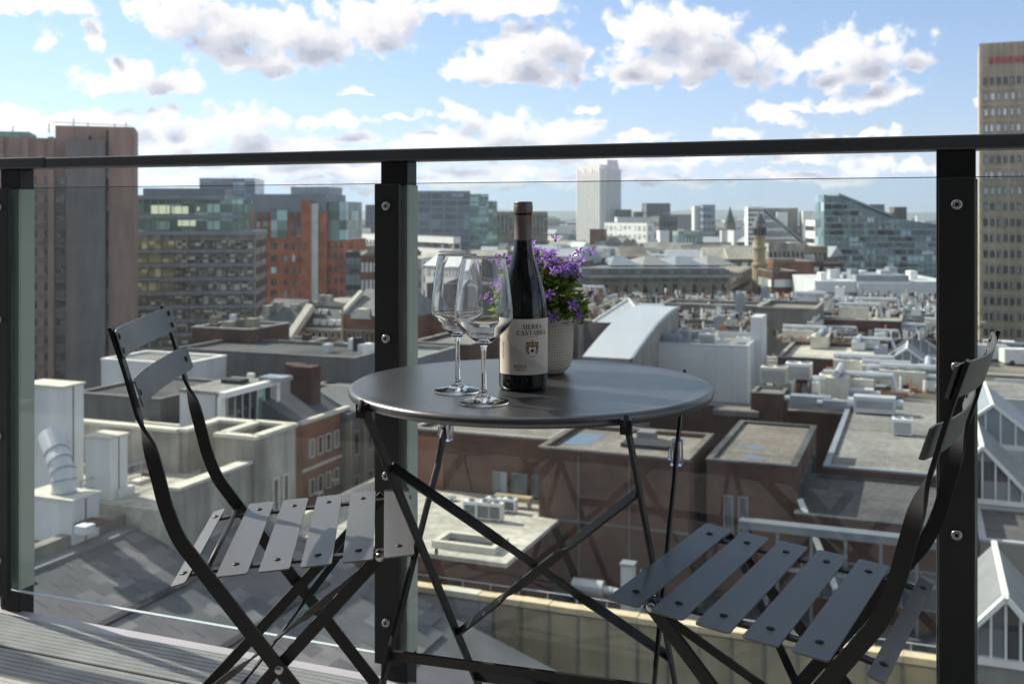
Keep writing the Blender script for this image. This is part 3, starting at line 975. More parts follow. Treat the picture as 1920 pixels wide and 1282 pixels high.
b.box('end_wall', u0 - 3.6, u0 - 0.02, v0 - 0.5, v1, GZ, z1 + 0.6, 'stone_cap')
b.box('podium', u0 - 6, u1 + 4, v0 - 8, v0 - 0.6, GZ, -14, 'concrete_dark')

P = pd(1081, 312, 820)
b = Bld('white_tower', 'tall white ribbed residential tower on the skyline', 'building', P, radians(-60))
u0, v0 = b.fr(P); um = b.ux(1126, v0)
zt = lambda y, D=820: CAMZ - (y - HOR) / F_PX * D
b.box('front_wing', u0, um, v0, v0 + 17, GZ, zt(311), 'white_bright')
b.box('rear_wing', um, um + 3.0, v0 + 1.5, v0 + 17, GZ, zt(320), 'metal_pale')  # greyer than the front wing: shade of this side put into its colour
b.box('crown', um - 5, um + 1.5, v0 + 5, v0 + 15, zt(320), zt(303), 'white_render')
for k in range(10):
    uu = u0 + (um - u0) * (k + 0.5) / 10
    b.box('rib', uu - 0.32, uu + 0.32, v0 - 0.4, v0, GZ, zt(308 + 3 * (k % 2)), 'white_bright')
    b.box('window_strip', uu + 0.5, uu + 1.15, v0 - 0.12, v0, GZ, zt(318 + 4 * (k % 3)), 'win_mid')
for k in range(5):
    vv = v0 + 2.4 + k * 3.0
    b.box('rib', um + 3.0, um + 3.5, vv - 0.4, vv + 0.4, GZ, zt(322), 'white_render')

b = block('grid_flats', 'white gridded apartment block at the foot of the white tower', 'building', 1133, 417, 1213, 620, 5, 'white_bright', radians(-58), 8, 9, 0.6, 0.6, 'win_pale', 'white_bright', False)
block('white_upper_slab', 'low white slab behind the gridded flats', 'building', 1157, 407, 1238, 680, 10, 'white_render', radians(4))
block('dark_tower', 'dark brown square tower on the skyline right of the white tower', 'building', 1212, 381, 1257, 760, 18, 'concrete_dark', radians(3), 12, 6, 0.7, 0.4, 'win_slate', 'concrete_dark', False)
block('dark_low_block', 'flat dark block directly right of the white tower', 'building', 1155, 393, 1184, 790, 14, 'concrete_dark', radians(0))
block('brown_step_block', 'low brown block stepping up to the dark tower', 'building', 1192, 397, 1213, 775, 14, 'concrete_dark', radians(0))
block('dark_bulky_block', 'bulky dark block below the dark skyline tower', 'building', 1236, 406, 1270, 600, 16, 'concrete_dark', radians(10), 6, 5, 0.7, 0.4, 'win_dark', 'concrete_dark', False)
block('cream_block', 'small cream block right of the gridded flats', 'building', 1237, 432, 1255, 560, 12, 'white_bright', radians(0))
block('green_grid_office', 'low green-glazed office with a square window grid', 'building', 1272, 434, 1318, 480, 18, 'win_green', radians(0), 5, 7, 0.8, 0.7, 'win_teal', 'concrete', False)
b = block('pale_slab_tower', 'narrow pale slab tower on the right skyline', 'building', 1302, 386, 1318, 640, 10, 'white_render', radians(0))
block('grey_slab_tower', 'dark grey slab tower joined to the pale skyline tower', 'building', 1318, 384, 1341, 630, 12, 'metal_grey', radians(0), 12, 3, 0.8, 0.5, 'win_slate', 'concrete', False)
for (x, y, x2, D, m, l) in [(1255, 402, 1300, 1500, 'concrete_dark', 'hazy low block on the horizon between the dark tower and the twin tower'),
                            (1345, 430, 1372, 700, 'stone_sooty', 'sooty stone building left of the church spire'),
                            (1376, 432, 1402, 600, 'white_render', 'white low building right of the church spire'),
                            (1028, 424, 1082, 900, 'white_render', 'low pale sheds left of the white tower'),
                            (1030, 440, 1080, 650, 'win_teal', 'low teal glass block left of the white tower'),
                            (1020, 415, 1060, 1300, 'concrete', 'hazy low roofs beside the hotel'),
                            (1165, 462, 1187, 420, 'brick_brown', 'dark brick box in front of the gridded flats'),
                            (1180, 470, 1204, 380, 'brick_brown', 'dark brown gable block in front of the gridded flats'),
                            (1105, 430, 1134, 560, 'brick_rust', 'red brick block at the foot of the white tower')]:
    block('low_block', l, 'building', x, y, x2, D, 14, m, radians(random.uniform(-10, 10)))

# church with spire
P = pd(1362, 424, 620)
b = Bld('church', 'dark church with a needle spire on the horizon', 'church', P, 0)
u0, v0 = b.fr(P); zt = lambda y, D=620: CAMZ - (y - HOR) / F_PX * D
b.box('tower', u0, u0 + 5.4, v0, v0 + 5.4, GZ, zt(420), 'stone_sooty')
sp = MB(); c = (u0 + 2.7, v0 + 2.7)
sp.add([(c[0] - 2.7, c[1] - 2.7, zt(420)), (c[0] + 2.7, c[1] - 2.7, zt(420)), (c[0] + 2.7, c[1] + 2.7, zt(420)), (c[0] - 2.7, c[1] + 2.7, zt(420)), (c[0], c[1], zt(386))],
       [(0, 1, 4), (1, 2, 4), (2, 3, 4), (3, 0, 4)])
b.mb(sp, 'spire', 'slate')
b.box('nave', u0 - 3, u0 + 9, v0 - 1, v0 + 18, GZ, zt(432), 'white_render')

# stepped white flats with the sloping roofline
P = pd(1402, 390, 400)
b = Bld('stepped_flats', 'white apartment building with long sloping glass roof behind the golden dome', 'building', P, radians(-8))
u0, v0 = b.fr(P); zt = lambda y, D=400: CAMZ - (y - HOR) / F_PX * D
X = lambda x: b.ux(x, v0)
b.box('wall', X(1402), X(1432), v0, v0 + 14, GZ, zt(388), 'white_bright')
b.windows('f', v0, X(1403), X(1431), zt(470), zt(390), 5, 9, 0.9, 1.1, 'win_mid', 'white_render', False, fw=0.05)
b.box('rear_block', X(1432), X(1500), v0 + 6, v0 + 16, GZ, zt(390), 'concrete')
b.box('white_fin', X(1506), X(1527), v0 + 1, v0 + 10, GZ, zt(396), 'white_bright')
b.box('white_fin', X(1458), X(1478), v0 + 2, v0 + 9, GZ, zt(398), 'white_bright')
sl = MB()
sl.add([(X(1432), v0 + 1, zt(396)), (X(1500), v0 + 1, zt(452)), (X(1500), v0 + 1, GZ), (X(1432), v0 + 1, GZ),
        (X(1432), v0 + 6, zt(396)), (X(1500), v0 + 6, zt(452)), (X(1500), v0 + 6, GZ), (X(1432), v0 + 6, GZ)],
       [(3, 2, 1, 0), (0, 1, 5, 4), (1, 2, 6, 5), (4, 5, 6, 7), (0, 4, 7, 3)])
b.mb(sl, 'sloping_wing', 'white_render', fix=True)
for k in range(7):
    y0 = 404 + k * 8
    xr_ = 1432 + (y0 - 396) / 56 * 68
    b.box('balcony', X(1434), X(xr_), v0 - 0.6, v0 + 0.95, zt(y0 + 4), zt(y0 + 1), 'white_bright' if k % 2 else 'metal_grey')
rf = MB()
rf.add([(X(1434), v0, zt(391)), (X(1512), v0, zt(455)), (X(1512), v0 + 9, zt(455)), (X(1434), v0 + 9, zt(391)),
        (X(1434), v0, zt(395)), (X(1512), v0, zt(459)), (X(1512), v0 + 9, zt(459)), (X(1434), v0 + 9, zt(395))],
       [(0, 1, 2, 3), (7, 6, 5, 4), (0, 4, 5, 1), (1, 5, 6, 2), (2, 6, 7, 3), (3, 7, 4, 0)])
b.mb(rf, 'sloping_roof', 'metal_grey')
block('white_flats', 'white balcony flats between the sloping roof and the glass wedge', 'building', 1528, 412, 1552, 380, 12, 'white_bright', radians(0), 9, 1, 1, 0.4, 'win_mid', 'white_render', True, bands=True, fw=0.05)

# classical exchange with its golden domed turret
P = pd(1090, 505, 215)
b = Bld('stone_exchange', 'long sooty stone exchange building with glazed roof in the middle distance', 'building', P, radians(1.5))
u0, v0 = b.fr(P); zt = lambda y, D=215: CAMZ - (y - HOR) / F_PX * D
X = lambda x: b.ux(x, v0)
u1 = X(1366)
b.box('wall', u0, u1, v0, v0 + 40, GZ, zt(521), 'stone_sooty')
b.box('cornice', u0 - 0.5, u1 + 0.4, v0 - 0.7, v0 + 40, zt(521), zt(516), 'concrete')
b.box('attic', u0, u1 - 0.5, v0 + 0.6, v0 + 39, zt(516), zt(503), 'lead')
for k in range(26):
    uu = u0 + 1 + k * 1.15
    b.box('attic_panel', uu, uu + 0.9, v0 + 0.45, v0 + 0.6, zt(514), zt(506), 'stone_sooty' if k % 3 else 'metal_blue')
n = 15
b.windows('f', v0, u0, u1, zt(556), zt(526), n, 1, 1.5, 2.3, 'win_mid', 'stone_tan', True, fw=0.22, d=0.3)
b.windows('f', v0, u0, u1, zt(598), zt(558), n, 1, 1.5, 2.4, 'win_dark', 'stone_tan', True, fw=0.2, d=0.3)
b.box('string_course', u0 - 0.2, u1 + 0.2, v0 - 0.35, v0, zt(560), zt(557), 'stone_tan')
for i in range(n + 1):
    uu = u0 + (u1 - u0) * i / n
    b.box('pilaster', uu - 0.35, uu + 0.35, v0 - 0.28, v0 + 0.1, GZ, zt(521), 'stone_sooty')
# splayed right flank, running back to the turret
fl = MB()
q0, q1 = (u1, v0), (u1 + 15.5, v0 + 42)
fl.add([(q0[0], q0[1], GZ), (q1[0], q1[1], GZ), (q1[0], q1[1], zt(519)), (q0[0], q0[1], zt(519)), (u1, v0 + 42, GZ), (u1, v0 + 42, zt(519))],
       [(0, 1, 2, 3), (3, 2, 5), (1, 4, 5, 2)])
b.mb(fl, 'flank_wall', 'stone_tan')
dv = Vector((q1[0] - q0[0], q1[1] - q0[1])); dn = dv.normalized(); nrm = Vector((dn.y, -dn.x))
for z0_, z1_, m in ((zt(532), zt(524), 'win_pale'), (zt(556), zt(546), 'win_dark'), (zt(580), zt(570), 'win_dark'), (zt(604), zt(594), 'win_dark')):
    for k in range(12):
        a0, a1 = 2 + k * 3.5, 2 + k * 3.5 + 2.1
        w = MB()
        c0 = Vector(q0) + dn * a0; c1 = Vector(q0) + dn * a1
        w.prism([c0, c0 + nrm * 0.2, c1 + nrm * 0.2, c1], z0_, z1_)
        b.mb(w, 'window', m, fix=True)
for zz in (520, 540, 564, 588):
    w = MB(); c0, c1 = Vector(q0), Vector(q1)
    w.prism([c0, c0 + nrm * 0.5, c1 + nrm * 0.5, c1], zt(zz + 3), zt(zz))
    b.mb(w, 'cornice', 'stone_gold' if zz > 530 else 'stone_tan', fix=True)
# glazed roofs on top
for k in range(4):
    xa, xb = X(1150 + k * 62), X(1150 + k * 62 + 56)
    w = MB()
    w.add([(xa, v0 + 5, zt(500)), (xb, v0 + 5, zt(500)), (xb, v0 + 30, zt(500)), (xa, v0 + 30, zt(500)), (xa + 2, v0 + 15, zt(486)), (xb - 2, v0 + 15, zt(486))],
          [(0, 1, 5, 4), (1, 2, 5), (2, 3, 4, 5), (3, 0, 4)])
    b.mb(w, 'glazed_roof', 'lead' if k % 2 else 'metal_blue')
dm = MB()
dm.lathe([(3.6, 0), (3.4, 1.2), (2.8, 2.4), (1.7, 3.3), (0.5, 3.7), (0.0, 3.75)], 16, (X(1112), v0 + 16, zt(500)))
b.mb(dm, 'glass_dome', 'metal_grey')

P = pd(1424, 470, 236)
b = Bld('domed_turret', 'golden stone turret with a slate cupola above the exchange', 'turret', P, radians(20))
u0, v0 = b.fr(P); zt = lambda y, D=236: CAMZ - (y - HOR) / F_PX * D
t = MB(); t.lathe([(r_ * 0.82, z_) for r_, z_ in [(1.9, GZ), (1.9, zt(500)), (2.2, zt(499)), (2.2, zt(494)), (1.6, zt(493)), (1.6, zt(468)), (1.95, zt(467)), (1.95, zt(463)), (1.4, zt(462)), (1.4, zt(447)), (1.7, zt(446)), (1.7, zt(443))]], 10, (u0, v0, 0))
b.mb(t, 'shaft', 'stone_gold')
t = MB(); t.lathe([(r_ * 0.82, z_) for r_, z_ in [(1.35, zt(443)), (1.35, zt(424)), (1.8, zt(423)), (1.8, zt(420))]], 10, (u0, v0, 0))
b.mb(t, 'lantern', 'stone_pale')
for k in range(8):
    q = 2 * pi * k / 8
    b.mb(MB().box(u0 + 1.12 * cos(q) - 0.28, u0 + 1.12 * cos(q) + 0.28, v0 + 1.12 * sin(q) - 0.28, v0 + 1.12 * sin(q) + 0.28, zt(441), zt(427)), 'opening', 'dark_void')
t = MB(); t.lathe([(r_ * 0.82, z_) for r_, z_ in [(1.75, zt(420)), (1.5, zt(414)), (0.9, zt(407)), (0.3, zt(402)), (0.12, zt(398)), (0.0, zt(388))]], 10, (u0, v0, 0))
b.mb(t, 'cupola', 'slate', smooth=True)

# glass wedge museum
P = pd(1545, 365, 330)
b = Bld('glass_wedge', 'tall wedge-shaped teal glass building on the right', 'building', P, radians(-3))
u0, v0 = b.fr(P); zt = lambda y, D=330: CAMZ - (y - HOR) / F_PX * D
X = lambda x: b.ux(x, v0)
mb = MB()
ua, ub, uc = u0, X(1668), X(1790)
poly = [(ua, GZ), (uc, GZ), (uc, zt(425)), (ub, zt(408)), (X(1585), zt(372)), (ua, zt(365))]
nP = len(poly)
mb.add([(p[0], v0, p[1]) for p in poly] + [(p[0], v0 + 12, p[1]) for p in poly], [tuple(range(nP)), tuple(range(2 * nP - 1, nP - 1, -1))] + [((i + 1) % nP, i, i + nP, (i + 1) % nP + nP) for i in range(nP)])
b.mb(mb, 'glass_body', 'win_teal', fix=True)
def ztop_at(u):
    pts = [(ua, zt(365)), (X(1585), zt(372)), (ub, zt(408)), (uc, zt(425))]
    for (a_, za), (c_, zc) in zip(pts, pts[1:]):
        if u <= c_:
            return za + (zc - za) * (u - a_) / (c_ - a_)
    return pts[-1][1]
for i in range(23):
    uu = ua + (uc - ua) * i / 22
    b.box('mullion', uu - 0.06, uu + 0.06, v0 - 0.2, v0, GZ, ztop_at(uu) - 0.2, 'win_teal' if i % 3 else 'metal_blue')
rp = random.Random(5)
for k in range(12):
    zz = zt(382 + k * 12)
    ue = next((uc - (uc - ua) * j / 60 for j in range(61) if ztop_at(uc - (uc - ua) * j / 60) > zz + 0.6), ua)
    if ue > ua + 1:
        b.box('floor_band', ua, ue, v0 - 0.16, v0, zz - 0.25, zz + 0.25, 'metal_grey')
    for j in range(9):
        p0 = ua + rp.random() * (ue - ua - 4)
        if ue - ua > 8:
            b.box('pane', p0, p0 + rp.uniform(1.2, 3.5), v0 - 0.12, v0, zz - 1.7, zz - 0.3, rp.choice(['win_blue', 'win_dark', 'win_slate', 'win_pale', 'win_green']))
rf = MB()
rf.add([(X(1572), v0 - 0.6, zt(362)), (X(1676), v0 - 0.6, zt(404)), (X(1676), v0 + 12, zt(404)), (X(1572), v0 + 12, zt(362)),
        (X(1572), v0 - 0.6, zt(366)), (X(1676), v0 - 0.6, zt(408)), (X(1676), v0 + 12, zt(408)), (X(1572), v0 + 12, zt(366))],
       [(0, 1, 2, 3), (7, 6, 5, 4), (0, 4, 5, 1), (1, 5, 6, 2), (2, 6, 7, 3), (3, 7, 4, 0)])
b.mb(rf, 'sloping_roof', 'metal_grey')
b.box('plant_room', X(1636), X(1664), v0 + 3, v0 + 9, zt(405), zt(383), 'metal_blue')
b.box('plant_room', X(1684), X(1708), v0 + 4, v0 + 9, zt(412), zt(388), 'concrete_dark')

# between exchange and wedge
b = block('cream_block', 'cream stone office with two rows of small windows behind the turret', 'building', 1441, 456, 1508, 275, 15, 'stone_pale', radians(3), 6, 8, 0.5, 0.5, 'win_dark', 'stone_cap', False, zlow=-40)
block('red_brick_tower_block', 'dark red brick block right of the golden turret', 'building', 1452, 490, 1526, 235, 10, 'brick_rust', radians(8), 0, 0)
block('brick_shade_block', 'brown brick office with pale window bands right of the exchange', 'building', 1448, 508, 1494, 222, 10, 'brick_brown', radians(4), 9, 1, 1, 0.5, 'win_pale', 'stone_pale', True, bands=True, fw=0.05)
block('beige_flats', 'beige flats between the red brick block and the glass wedge', 'building', 1505, 462, 1552, 285, 14, 'stone_tan', radians(5), 9, 5, 0.5, 0.5, 'win_mid', 'stone_pale', False)

# white department store below the wedge
P = pd(1528, 527, 200)
b = Bld('white_store', 'long white-panelled department store below the glass wedge', 'building', P, radians(-4))
u0, v0 = b.fr(P); zt = lambda y, D=200: CAMZ - (y - HOR) / F_PX * D
X = lambda x: b.ux(x, v0)
b.box('wall', u0, X(1790), v0, v0 + 22, GZ, zt(527), 'white_panel')
b.box('recessed_front', X(1606), X(1706), v0 - 1.2, v0, GZ, zt(530), 'metal_pale')
b.box('upper_block', X(1606), X(1706), v0 + 0.5, v0 + 12, zt(527), zt(516), 'metal_grey')
for xa, xb, y in ((1550, 1602, 548), (1616, 1690, 562), (1712, 1780, 556)):
    b.box('ribbon_window', X(xa), X(xb), v0 - 1.35 if 1606 < xa < 1706 else v0 - 0.12, v0 + 0.1, zt(y + 5), zt(y), 'win_slate')
for k in range(7):
    xx = 1545 + k * 30
    b.box('roof_plant', X(xx), X(xx + 12 + (k * 7) % 10), v0 + 3 + (k * 5) % 9, v0 + 6 + (k * 5) % 9, zt(527), zt(513 - (k * 3) % 8), ['white_bright', 'metal_pale', 'metal_grey'][k % 3])

# tan office tower on the right
P = pd(1836, 82, 222)
A_ = radians(-23)
b = Bld('tan_office_tower', 'tall tan concrete office tower with red rooftop lettering at the right edge', 'building', P, A_)
u0, v0 = b.fr(P); zt = lambda y, D=222: CAMZ - (y - HOR) / F_PX * D
X = lambda x: b.ux(x, v0)
u1 = X(2060)
b.box('wall', u0, u1, v0, v0 + 16, GZ, zt(82), 'tower_tan')
n = 19
H = (zt(140) - zt(140 + 29.3 * n)) / n
for k in range(n):
    zz = zt(140) - (k + 1) * H
    b.windows('f', v0, u0 + 0.6, u1, zz + 0.3, zz + H, 17, 1, 0.85, 1.55, 'win_pale' if k in (1, 2, 3, 6, 7) else 'win_mid', 'stone_sooty', True, fw=0.05, d=0.15)
    b.box('sill_band', u0, u1, v0 - 0.22, v0, zz - 0.12, zz + 0.22, 'tower_tan')
for i in range(18):
    uu = u0 + 0.6 + (u1 - u0 - 0.6) * i / 17
    b.box('fin', uu - 0.14, uu + 0.14, v0 - 0.3, v0 + 0.1, zt(640), zt(84), 'tower_tan')
# red letters, too far off to read: vertical strokes in pairs joined by bars
lx = X(1854)
for k in range(9):
    w = MB()
    x0 = lx + k * 1.25
    zA, zB = zt(121), zt(109)
    w.box(x0, x0 + 0.22, v0 - 0.5, v0 - 0.32, zA, zB); w.box(x0 + 0.62, x0 + 0.84, v0 - 0.5, v0 - 0.32, zA, zB)
    w.box(x0 + 0.22, x0 + 0.62, v0 - 0.5, v0 - 0.32, zB - 0.25, zB) if k % 2 else w.box(x0 + 0.22, x0 + 0.62, v0 - 0.5, v0 - 0.32, (zA + zB) / 2 - 0.1, (zA + zB) / 2 + 0.15)
    b.mb(w, 'letter', 'red_sign')

# ================================================================== NEARER ROOFS
def gb(name, label, cat='building', P=None, zb=GZ, group=None):
    return Bld(name, label, cat, P, -TH, zb, group)


ZT = lambda y, D: CAMZ - (y - HOR) / F_PX * D


def shed(name, label, x0, y0, x1, z, depth, m, roofm, cap='stone_cap', ph=0.5, zb=GZ, cat='building', group=None):
    """flat-roofed block on the city grid: front edge from pixel (x0, y0) at height z to pixel column x1"""
    P = pz(x0, y0, z)
    b = gb(name, label, cat, P, zb, group)
    u0, v0 = b.fr(P)
    u1 = b.ux(x1, v0)
    b.walls(u0, u1, v0, v0 + depth, zb, z, m, ph)
    b.roof(u0, u1, v0, v0 + depth, z, roofm, cap, ph)
    b.e = (u0, u1, v0, v0 + depth, z)
    return b


# ---- brown brick stair towers of the shopping centre
cubeA = shed('brick_cube', 'big brown brick roof block behind the table legs', 1010, 837, 1291, -14.0, 8.0, 'brick_brown', 'roof_tan', 'roof_brown', 0.28)
u0, u1, v0, v1, z = cubeA.e
cubeA.box('puddle', u0 + 0.5, u0 + 2.6, v0 + 2.5, v0 + 6.4, z - 0.28, z - 0.27, 'water')
cubeA.box('skylight', u0 + 4.6, u0 + 7.8, v0 + 3.0, v0 + 5.0, z - 0.28, z - 0.02, 'dark_void')
cubeA.box('louvre', u1 + 0.01, u1 + 0.06, v0 + 3, v0 + 4.5, z - 5, z - 2.5, 'dark_void')
for xx in (0.28, 0.62):
    cubeA.mb(MB().tube([(u0 + (u1 - u0) * xx, v0 - 0.09, z - 0.3), (u0 + (u1 - u0) * xx, v0 - 0.09, GZ)], 0.06, 6), 'downpipe', 'concrete_dark')
cubeA.box('string_course', u0 - 0.04, u1 + 0.04, v0 - 0.05, v0 - 0.002, z - 4.6, z - 4.45, 'concrete_dark')
cubeA.box('roof_hatch', u0 + 5.0, u0 + 6.2, v0 + 5.6, v0 + 6.6, z - 0.28, z + 0.25, 'lead')
cubeB = shed('brick_cube', 'lower brown brick roof block with two puddles on its flat roof', 1325, 860, 1492, -14.2, 13.0, 'brick_brown', 'roof_brown', 'roof_dark', 0.16)
u0, u1, v0, v1, z = cubeB.e
for (a, c, d, e) in ((1.3, 3.2, 4.4, 5.6), (1.5, 3.6, 1.6, 2.7)):
    pm = MB(); k_ = 14
    pm.add([((a + c) / 2 + (c - a) / 2 * cos(2 * pi * i / k_) * (0.8 + 0.25 * sin(5 * i)) + u0, (d + e) / 2 + (e - d) / 2 * sin(2 * pi * i / k_) * (0.8 + 0.2 * cos(3 * i)) + v0, z - 0.15) for i in range(k_)], [tuple(range(k_))])
    cubeB.mb(pm, 'puddle', 'water')
cubeB.windows('r', u1, v0 + 1, v1 - 1, z - 4, z - 0.6, 4, 1, 1.3, 1.8, 'win_mid', 'concrete_dark', True)
cubeB.windows('f', v0, u0 + 0.9, u0 + 2.7, z - 5.2, z - 2.0, 2, 1, 0.6, 3.0, 'win_slate', 'metal_grey', True)
b = shed('brick_range', 'long brown brick roof block behind the left table legs', 770, 801, 1034, -14.3, 8, 'brick_rust' if False else 'brick_brown', 'roof_tan', 'concrete', 0.3)
u0, u1, v0, v1, z = b.e
b.windows('f', v0, b.ux(920, v0), u1 - 0.1, z - 4.1, z - 2.4, 3, 1, 1.1, 1.5, 'win_slate', 'metal_blue', True, fw=0.06)
b.box('brick_pier', u0 + 0.5, u0 + 2.6, v0 - 0.1, v0 - 0.005, z - 4.5, z - 0.5, 'brick_rust')

# pale flat roof with its air-conditioning, between the stone corner and the brick block
P = pz(540, 1000, -18.5)
b = gb('pale_flat_roof', 'pale sunlit flat roof behind the left chair seat', 'building', P)
u0, v0 = b.fr(P)
ue = b.fr(pz(1010, 1005, -18.5))[0]
b.box('wall', u0, ue, v0, v0 + 17, GZ, -18.75, 'brick_brown')
b.box('roof', u0 - 0.2, ue, v0 - 0.2, v0 + 17, -18.75, -18.5, 'roof_pale')
b.box('kerb', u0 - 0.2, ue, v0 + 15.2, v0 + 15.5, -18.5, -17.9, 'stone_cap')
b.box('kerb', u0 - 0.2, u0 + 0.2, v0 - 0.2, v0 + 15.2, -18.5, -17.7, 'stone_cap')
lw = MB()                                              # light well with a pale kerb
wa, wb_, wc, wd_ = b.ux(812, v0 + 1.0), b.ux(930, v0 + 1.0), v0 + 0.8, v0 + 3.0
lw.box(wa, wb_, wc, wc + 0.35, -18.5, -18.1); lw.box(wa, wb_, wd_ - 0.35, wd_, -18.5, -18.1)
lw.box(wa, wa + 0.35, wc + 0.35, wd_ - 0.35, -18.5, -18.1); lw.box(wb_ - 0.35, wb_, wc + 0.35, wd_ - 0.35, -18.5, -18.1)
b.mb(lw, 'light_well_kerb', 'stone_cap')
b.box('light_well', wa + 0.35, wb_ - 0.35, wc + 0.35, wd_ - 0.35, -18.5, -18.44, 'dark_void')
palebase = b


def ac_unit(P, a, w, d, h, label, group, fan=True, body='white_render', name='air_conditioner'):
    o = thing(name, label, 'air conditioner', P, a, group)
    MB().box(-w / 2, w / 2, -d / 2, d / 2, 0.12, h).build('casing', MATS[body], o)
    MB().box(-w / 2 + 0.1, -w / 2 + 0.25, -d / 2, d / 2, 0, 0.12).box(w / 2 - 0.25, w / 2 - 0.1, -d / 2, d / 2, 0, 0.12).build('foot', MATS['metal_grey'], o)
    if fan:
        gm_ = MB()
        gz0, gz1 = 0.24, h * 0.86
        for j_ in range(5):
            zz_ = gz0 + (gz1 - gz0) * j_ / 5
            gm_.box(-w / 2 + 0.12, w / 2 - 0.12, -d / 2 - 0.05, -d / 2 + 0.001, zz_, zz_ + (gz1 - gz0) / 9)
        gm_.build('louvre', MATS['metal_grey' if name != 'air_conditioner' else 'dark_void'], o)
    nfan = 1 if w < 1.3 else 2 if w < 2.8 else 3
    for j_ in range(nfan):
        cx_ = -w / 2 + w * (j_ + 0.5) / nfan
        r_ = min(d * 0.36, w / nfan * 0.4)
        MB().lathe([(r_, h), (r_, h + 0.12), (r_ * 0.86, h + 0.12), (r_ * 0.8, h + 0.02), (r_ * 0.2, h + 0.02), (0.0, h + 0.05)], 12, (cx_, 0, 0)).build('fan_cowl', MATS['metal_grey'], o)
    return o


for k, (x, y) in enumerate(((884, 972), (909, 974), (930, 976), (925, 958), (956, 960))):
    p = pz(x, y, -18.5)
    ac_unit(p, -TH, 0.95, 0.55, 1.15 if k < 3 else 0.9, ['leftmost white condenser of the front row on the pale flat roof', 'middle white condenser of the front row on the pale flat roof', 'right white condenser of the front row on the pale flat roof', 'white condenser behind the front row on the pale flat roof', 'white condenser beside the rusty duct on the pale flat roof'][k], 'condensers on the pale flat roof')
o = thing('duct', 'rusty duct frame behind the condensers on the pale roof', 'duct', pz(962, 950, -18.5), -TH)
MB().box(-1.3, 1.3, -0.35, 0.35, 0.45, 0.75).build('trunk', MATS['stone_gold'], o)
MB().box(-1.2, -1.1, -0.3, 0.3, 0, 0.45).box(1.1, 1.2, -0.3, 0.3, 0, 0.45).build('foot', MATS['metal_grey'], o)
for k, (x, y) in enumerate(((628, 905), (598, 930), (846, 938))):
    p = pz(x, y, -18.5)
    o = thing('roof_vent', ['dark mushroom vent on the pale roof near the middle post', 'dark mushroom vent on the pale roof above the left chair seat', 'dark mushroom vent on the pale roof left of the condensers'][k], 'vent', p, 0, 'mushroom vents on the pale roof')
    MB().lathe([(0.0, 0.3), (0.34, 0.26), (0.36, 0.2), (0.1, 0.18), (0.1, 0)], 12).build('cowl', MATS['metal_grey'], o)

# ---- beige panelled parapet at the bottom of the view, with the service roof behind it
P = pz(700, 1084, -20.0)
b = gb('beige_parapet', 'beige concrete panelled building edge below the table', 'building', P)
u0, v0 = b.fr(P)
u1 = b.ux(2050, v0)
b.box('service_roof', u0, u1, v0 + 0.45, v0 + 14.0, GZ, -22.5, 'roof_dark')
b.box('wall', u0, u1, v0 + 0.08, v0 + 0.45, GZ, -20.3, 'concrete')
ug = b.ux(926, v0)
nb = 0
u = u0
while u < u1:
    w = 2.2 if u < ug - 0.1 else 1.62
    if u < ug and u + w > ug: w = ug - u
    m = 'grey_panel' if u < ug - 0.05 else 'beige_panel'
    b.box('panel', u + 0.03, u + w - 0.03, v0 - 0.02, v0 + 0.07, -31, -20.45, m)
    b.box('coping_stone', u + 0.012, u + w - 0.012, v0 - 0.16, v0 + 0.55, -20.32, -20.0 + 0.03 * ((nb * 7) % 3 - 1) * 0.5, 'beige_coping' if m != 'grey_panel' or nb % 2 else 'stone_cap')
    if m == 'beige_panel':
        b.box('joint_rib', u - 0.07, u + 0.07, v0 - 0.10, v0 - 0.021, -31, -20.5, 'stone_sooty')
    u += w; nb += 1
# guard rail behind the parapet
gr = thing('guard_rail', 'thin grey guard rail along the service roof behind the beige parapet', 'railing', uv(u0, v0 + 1.2, -22.5), -TH)
mb = MB()
L_ = min(u1 - u0, 34)
for hh in (1.55, 2.65):
    mb.tube([(0, 0, hh), (L_, 0, hh)], 0.035, 6)
mb.build('rail', MATS['metal_pale'], gr)
for k in range(int(L_ / 1.7) + 1):
    MB().tube([(k * 1.7, 0, 0), (k * 1.7, 0, 2.65)], 0.035, 6).build('post', MATS['metal_pale'], gr)
# silver ducts on the service roof
pd_ = b.fr(pz(1075, 1100, -21.6))
o = thing('silver_duct', 'fat silver ventilation duct on the service roof behind the right chair', 'duct', uv(pd_[0], pd_[1], -22.5), -TH)
MB().tube([(0, 0, 1.0), (1.9, 0, 1.0)], 0.5, 14).build('silencer', MATS['metal_pale'], o, smooth=False)
MB().tube([(1.9, 0, 1.0), (3.2, -0.1, 0.9), (5.0, -0.3, 0.9), (6.2, -0.9, 0.9)], 0.27, 12).build('pipe', MATS['metal_pale'], o)
for k in range(4):
    MB().tube([(2.4 + k * 0.9, -0.05 - k * 0.1, 0.9), (2.5 + k * 0.9, -0.06 - k * 0.1, 0.9)], 0.34, 12).build('flange', MATS['metal_grey'], o)
MB().box(0.2, 0.4, -0.3, 0.3, 0, 0.6).box(4.4, 4.6, -0.6, 0, 0, 0.66).build('bracket', MATS['metal_grey'], o)
p_ = b.fr(pd(1178, 1090, 60))
o = thing('flue', 'pale square flue standing beside the silver duct', 'flue', uv(p_[0], p_[1], -22.5), -TH)
MB().box(-0.35, 0.35, -0.35, 0.35, 0, 3.4).build('stack', MATS['white_panel'], o)
MB().box(-0.42, 0.42, -0.42, 0.42, 3.4, 3.52).build('cap', MATS['metal_grey'], o)
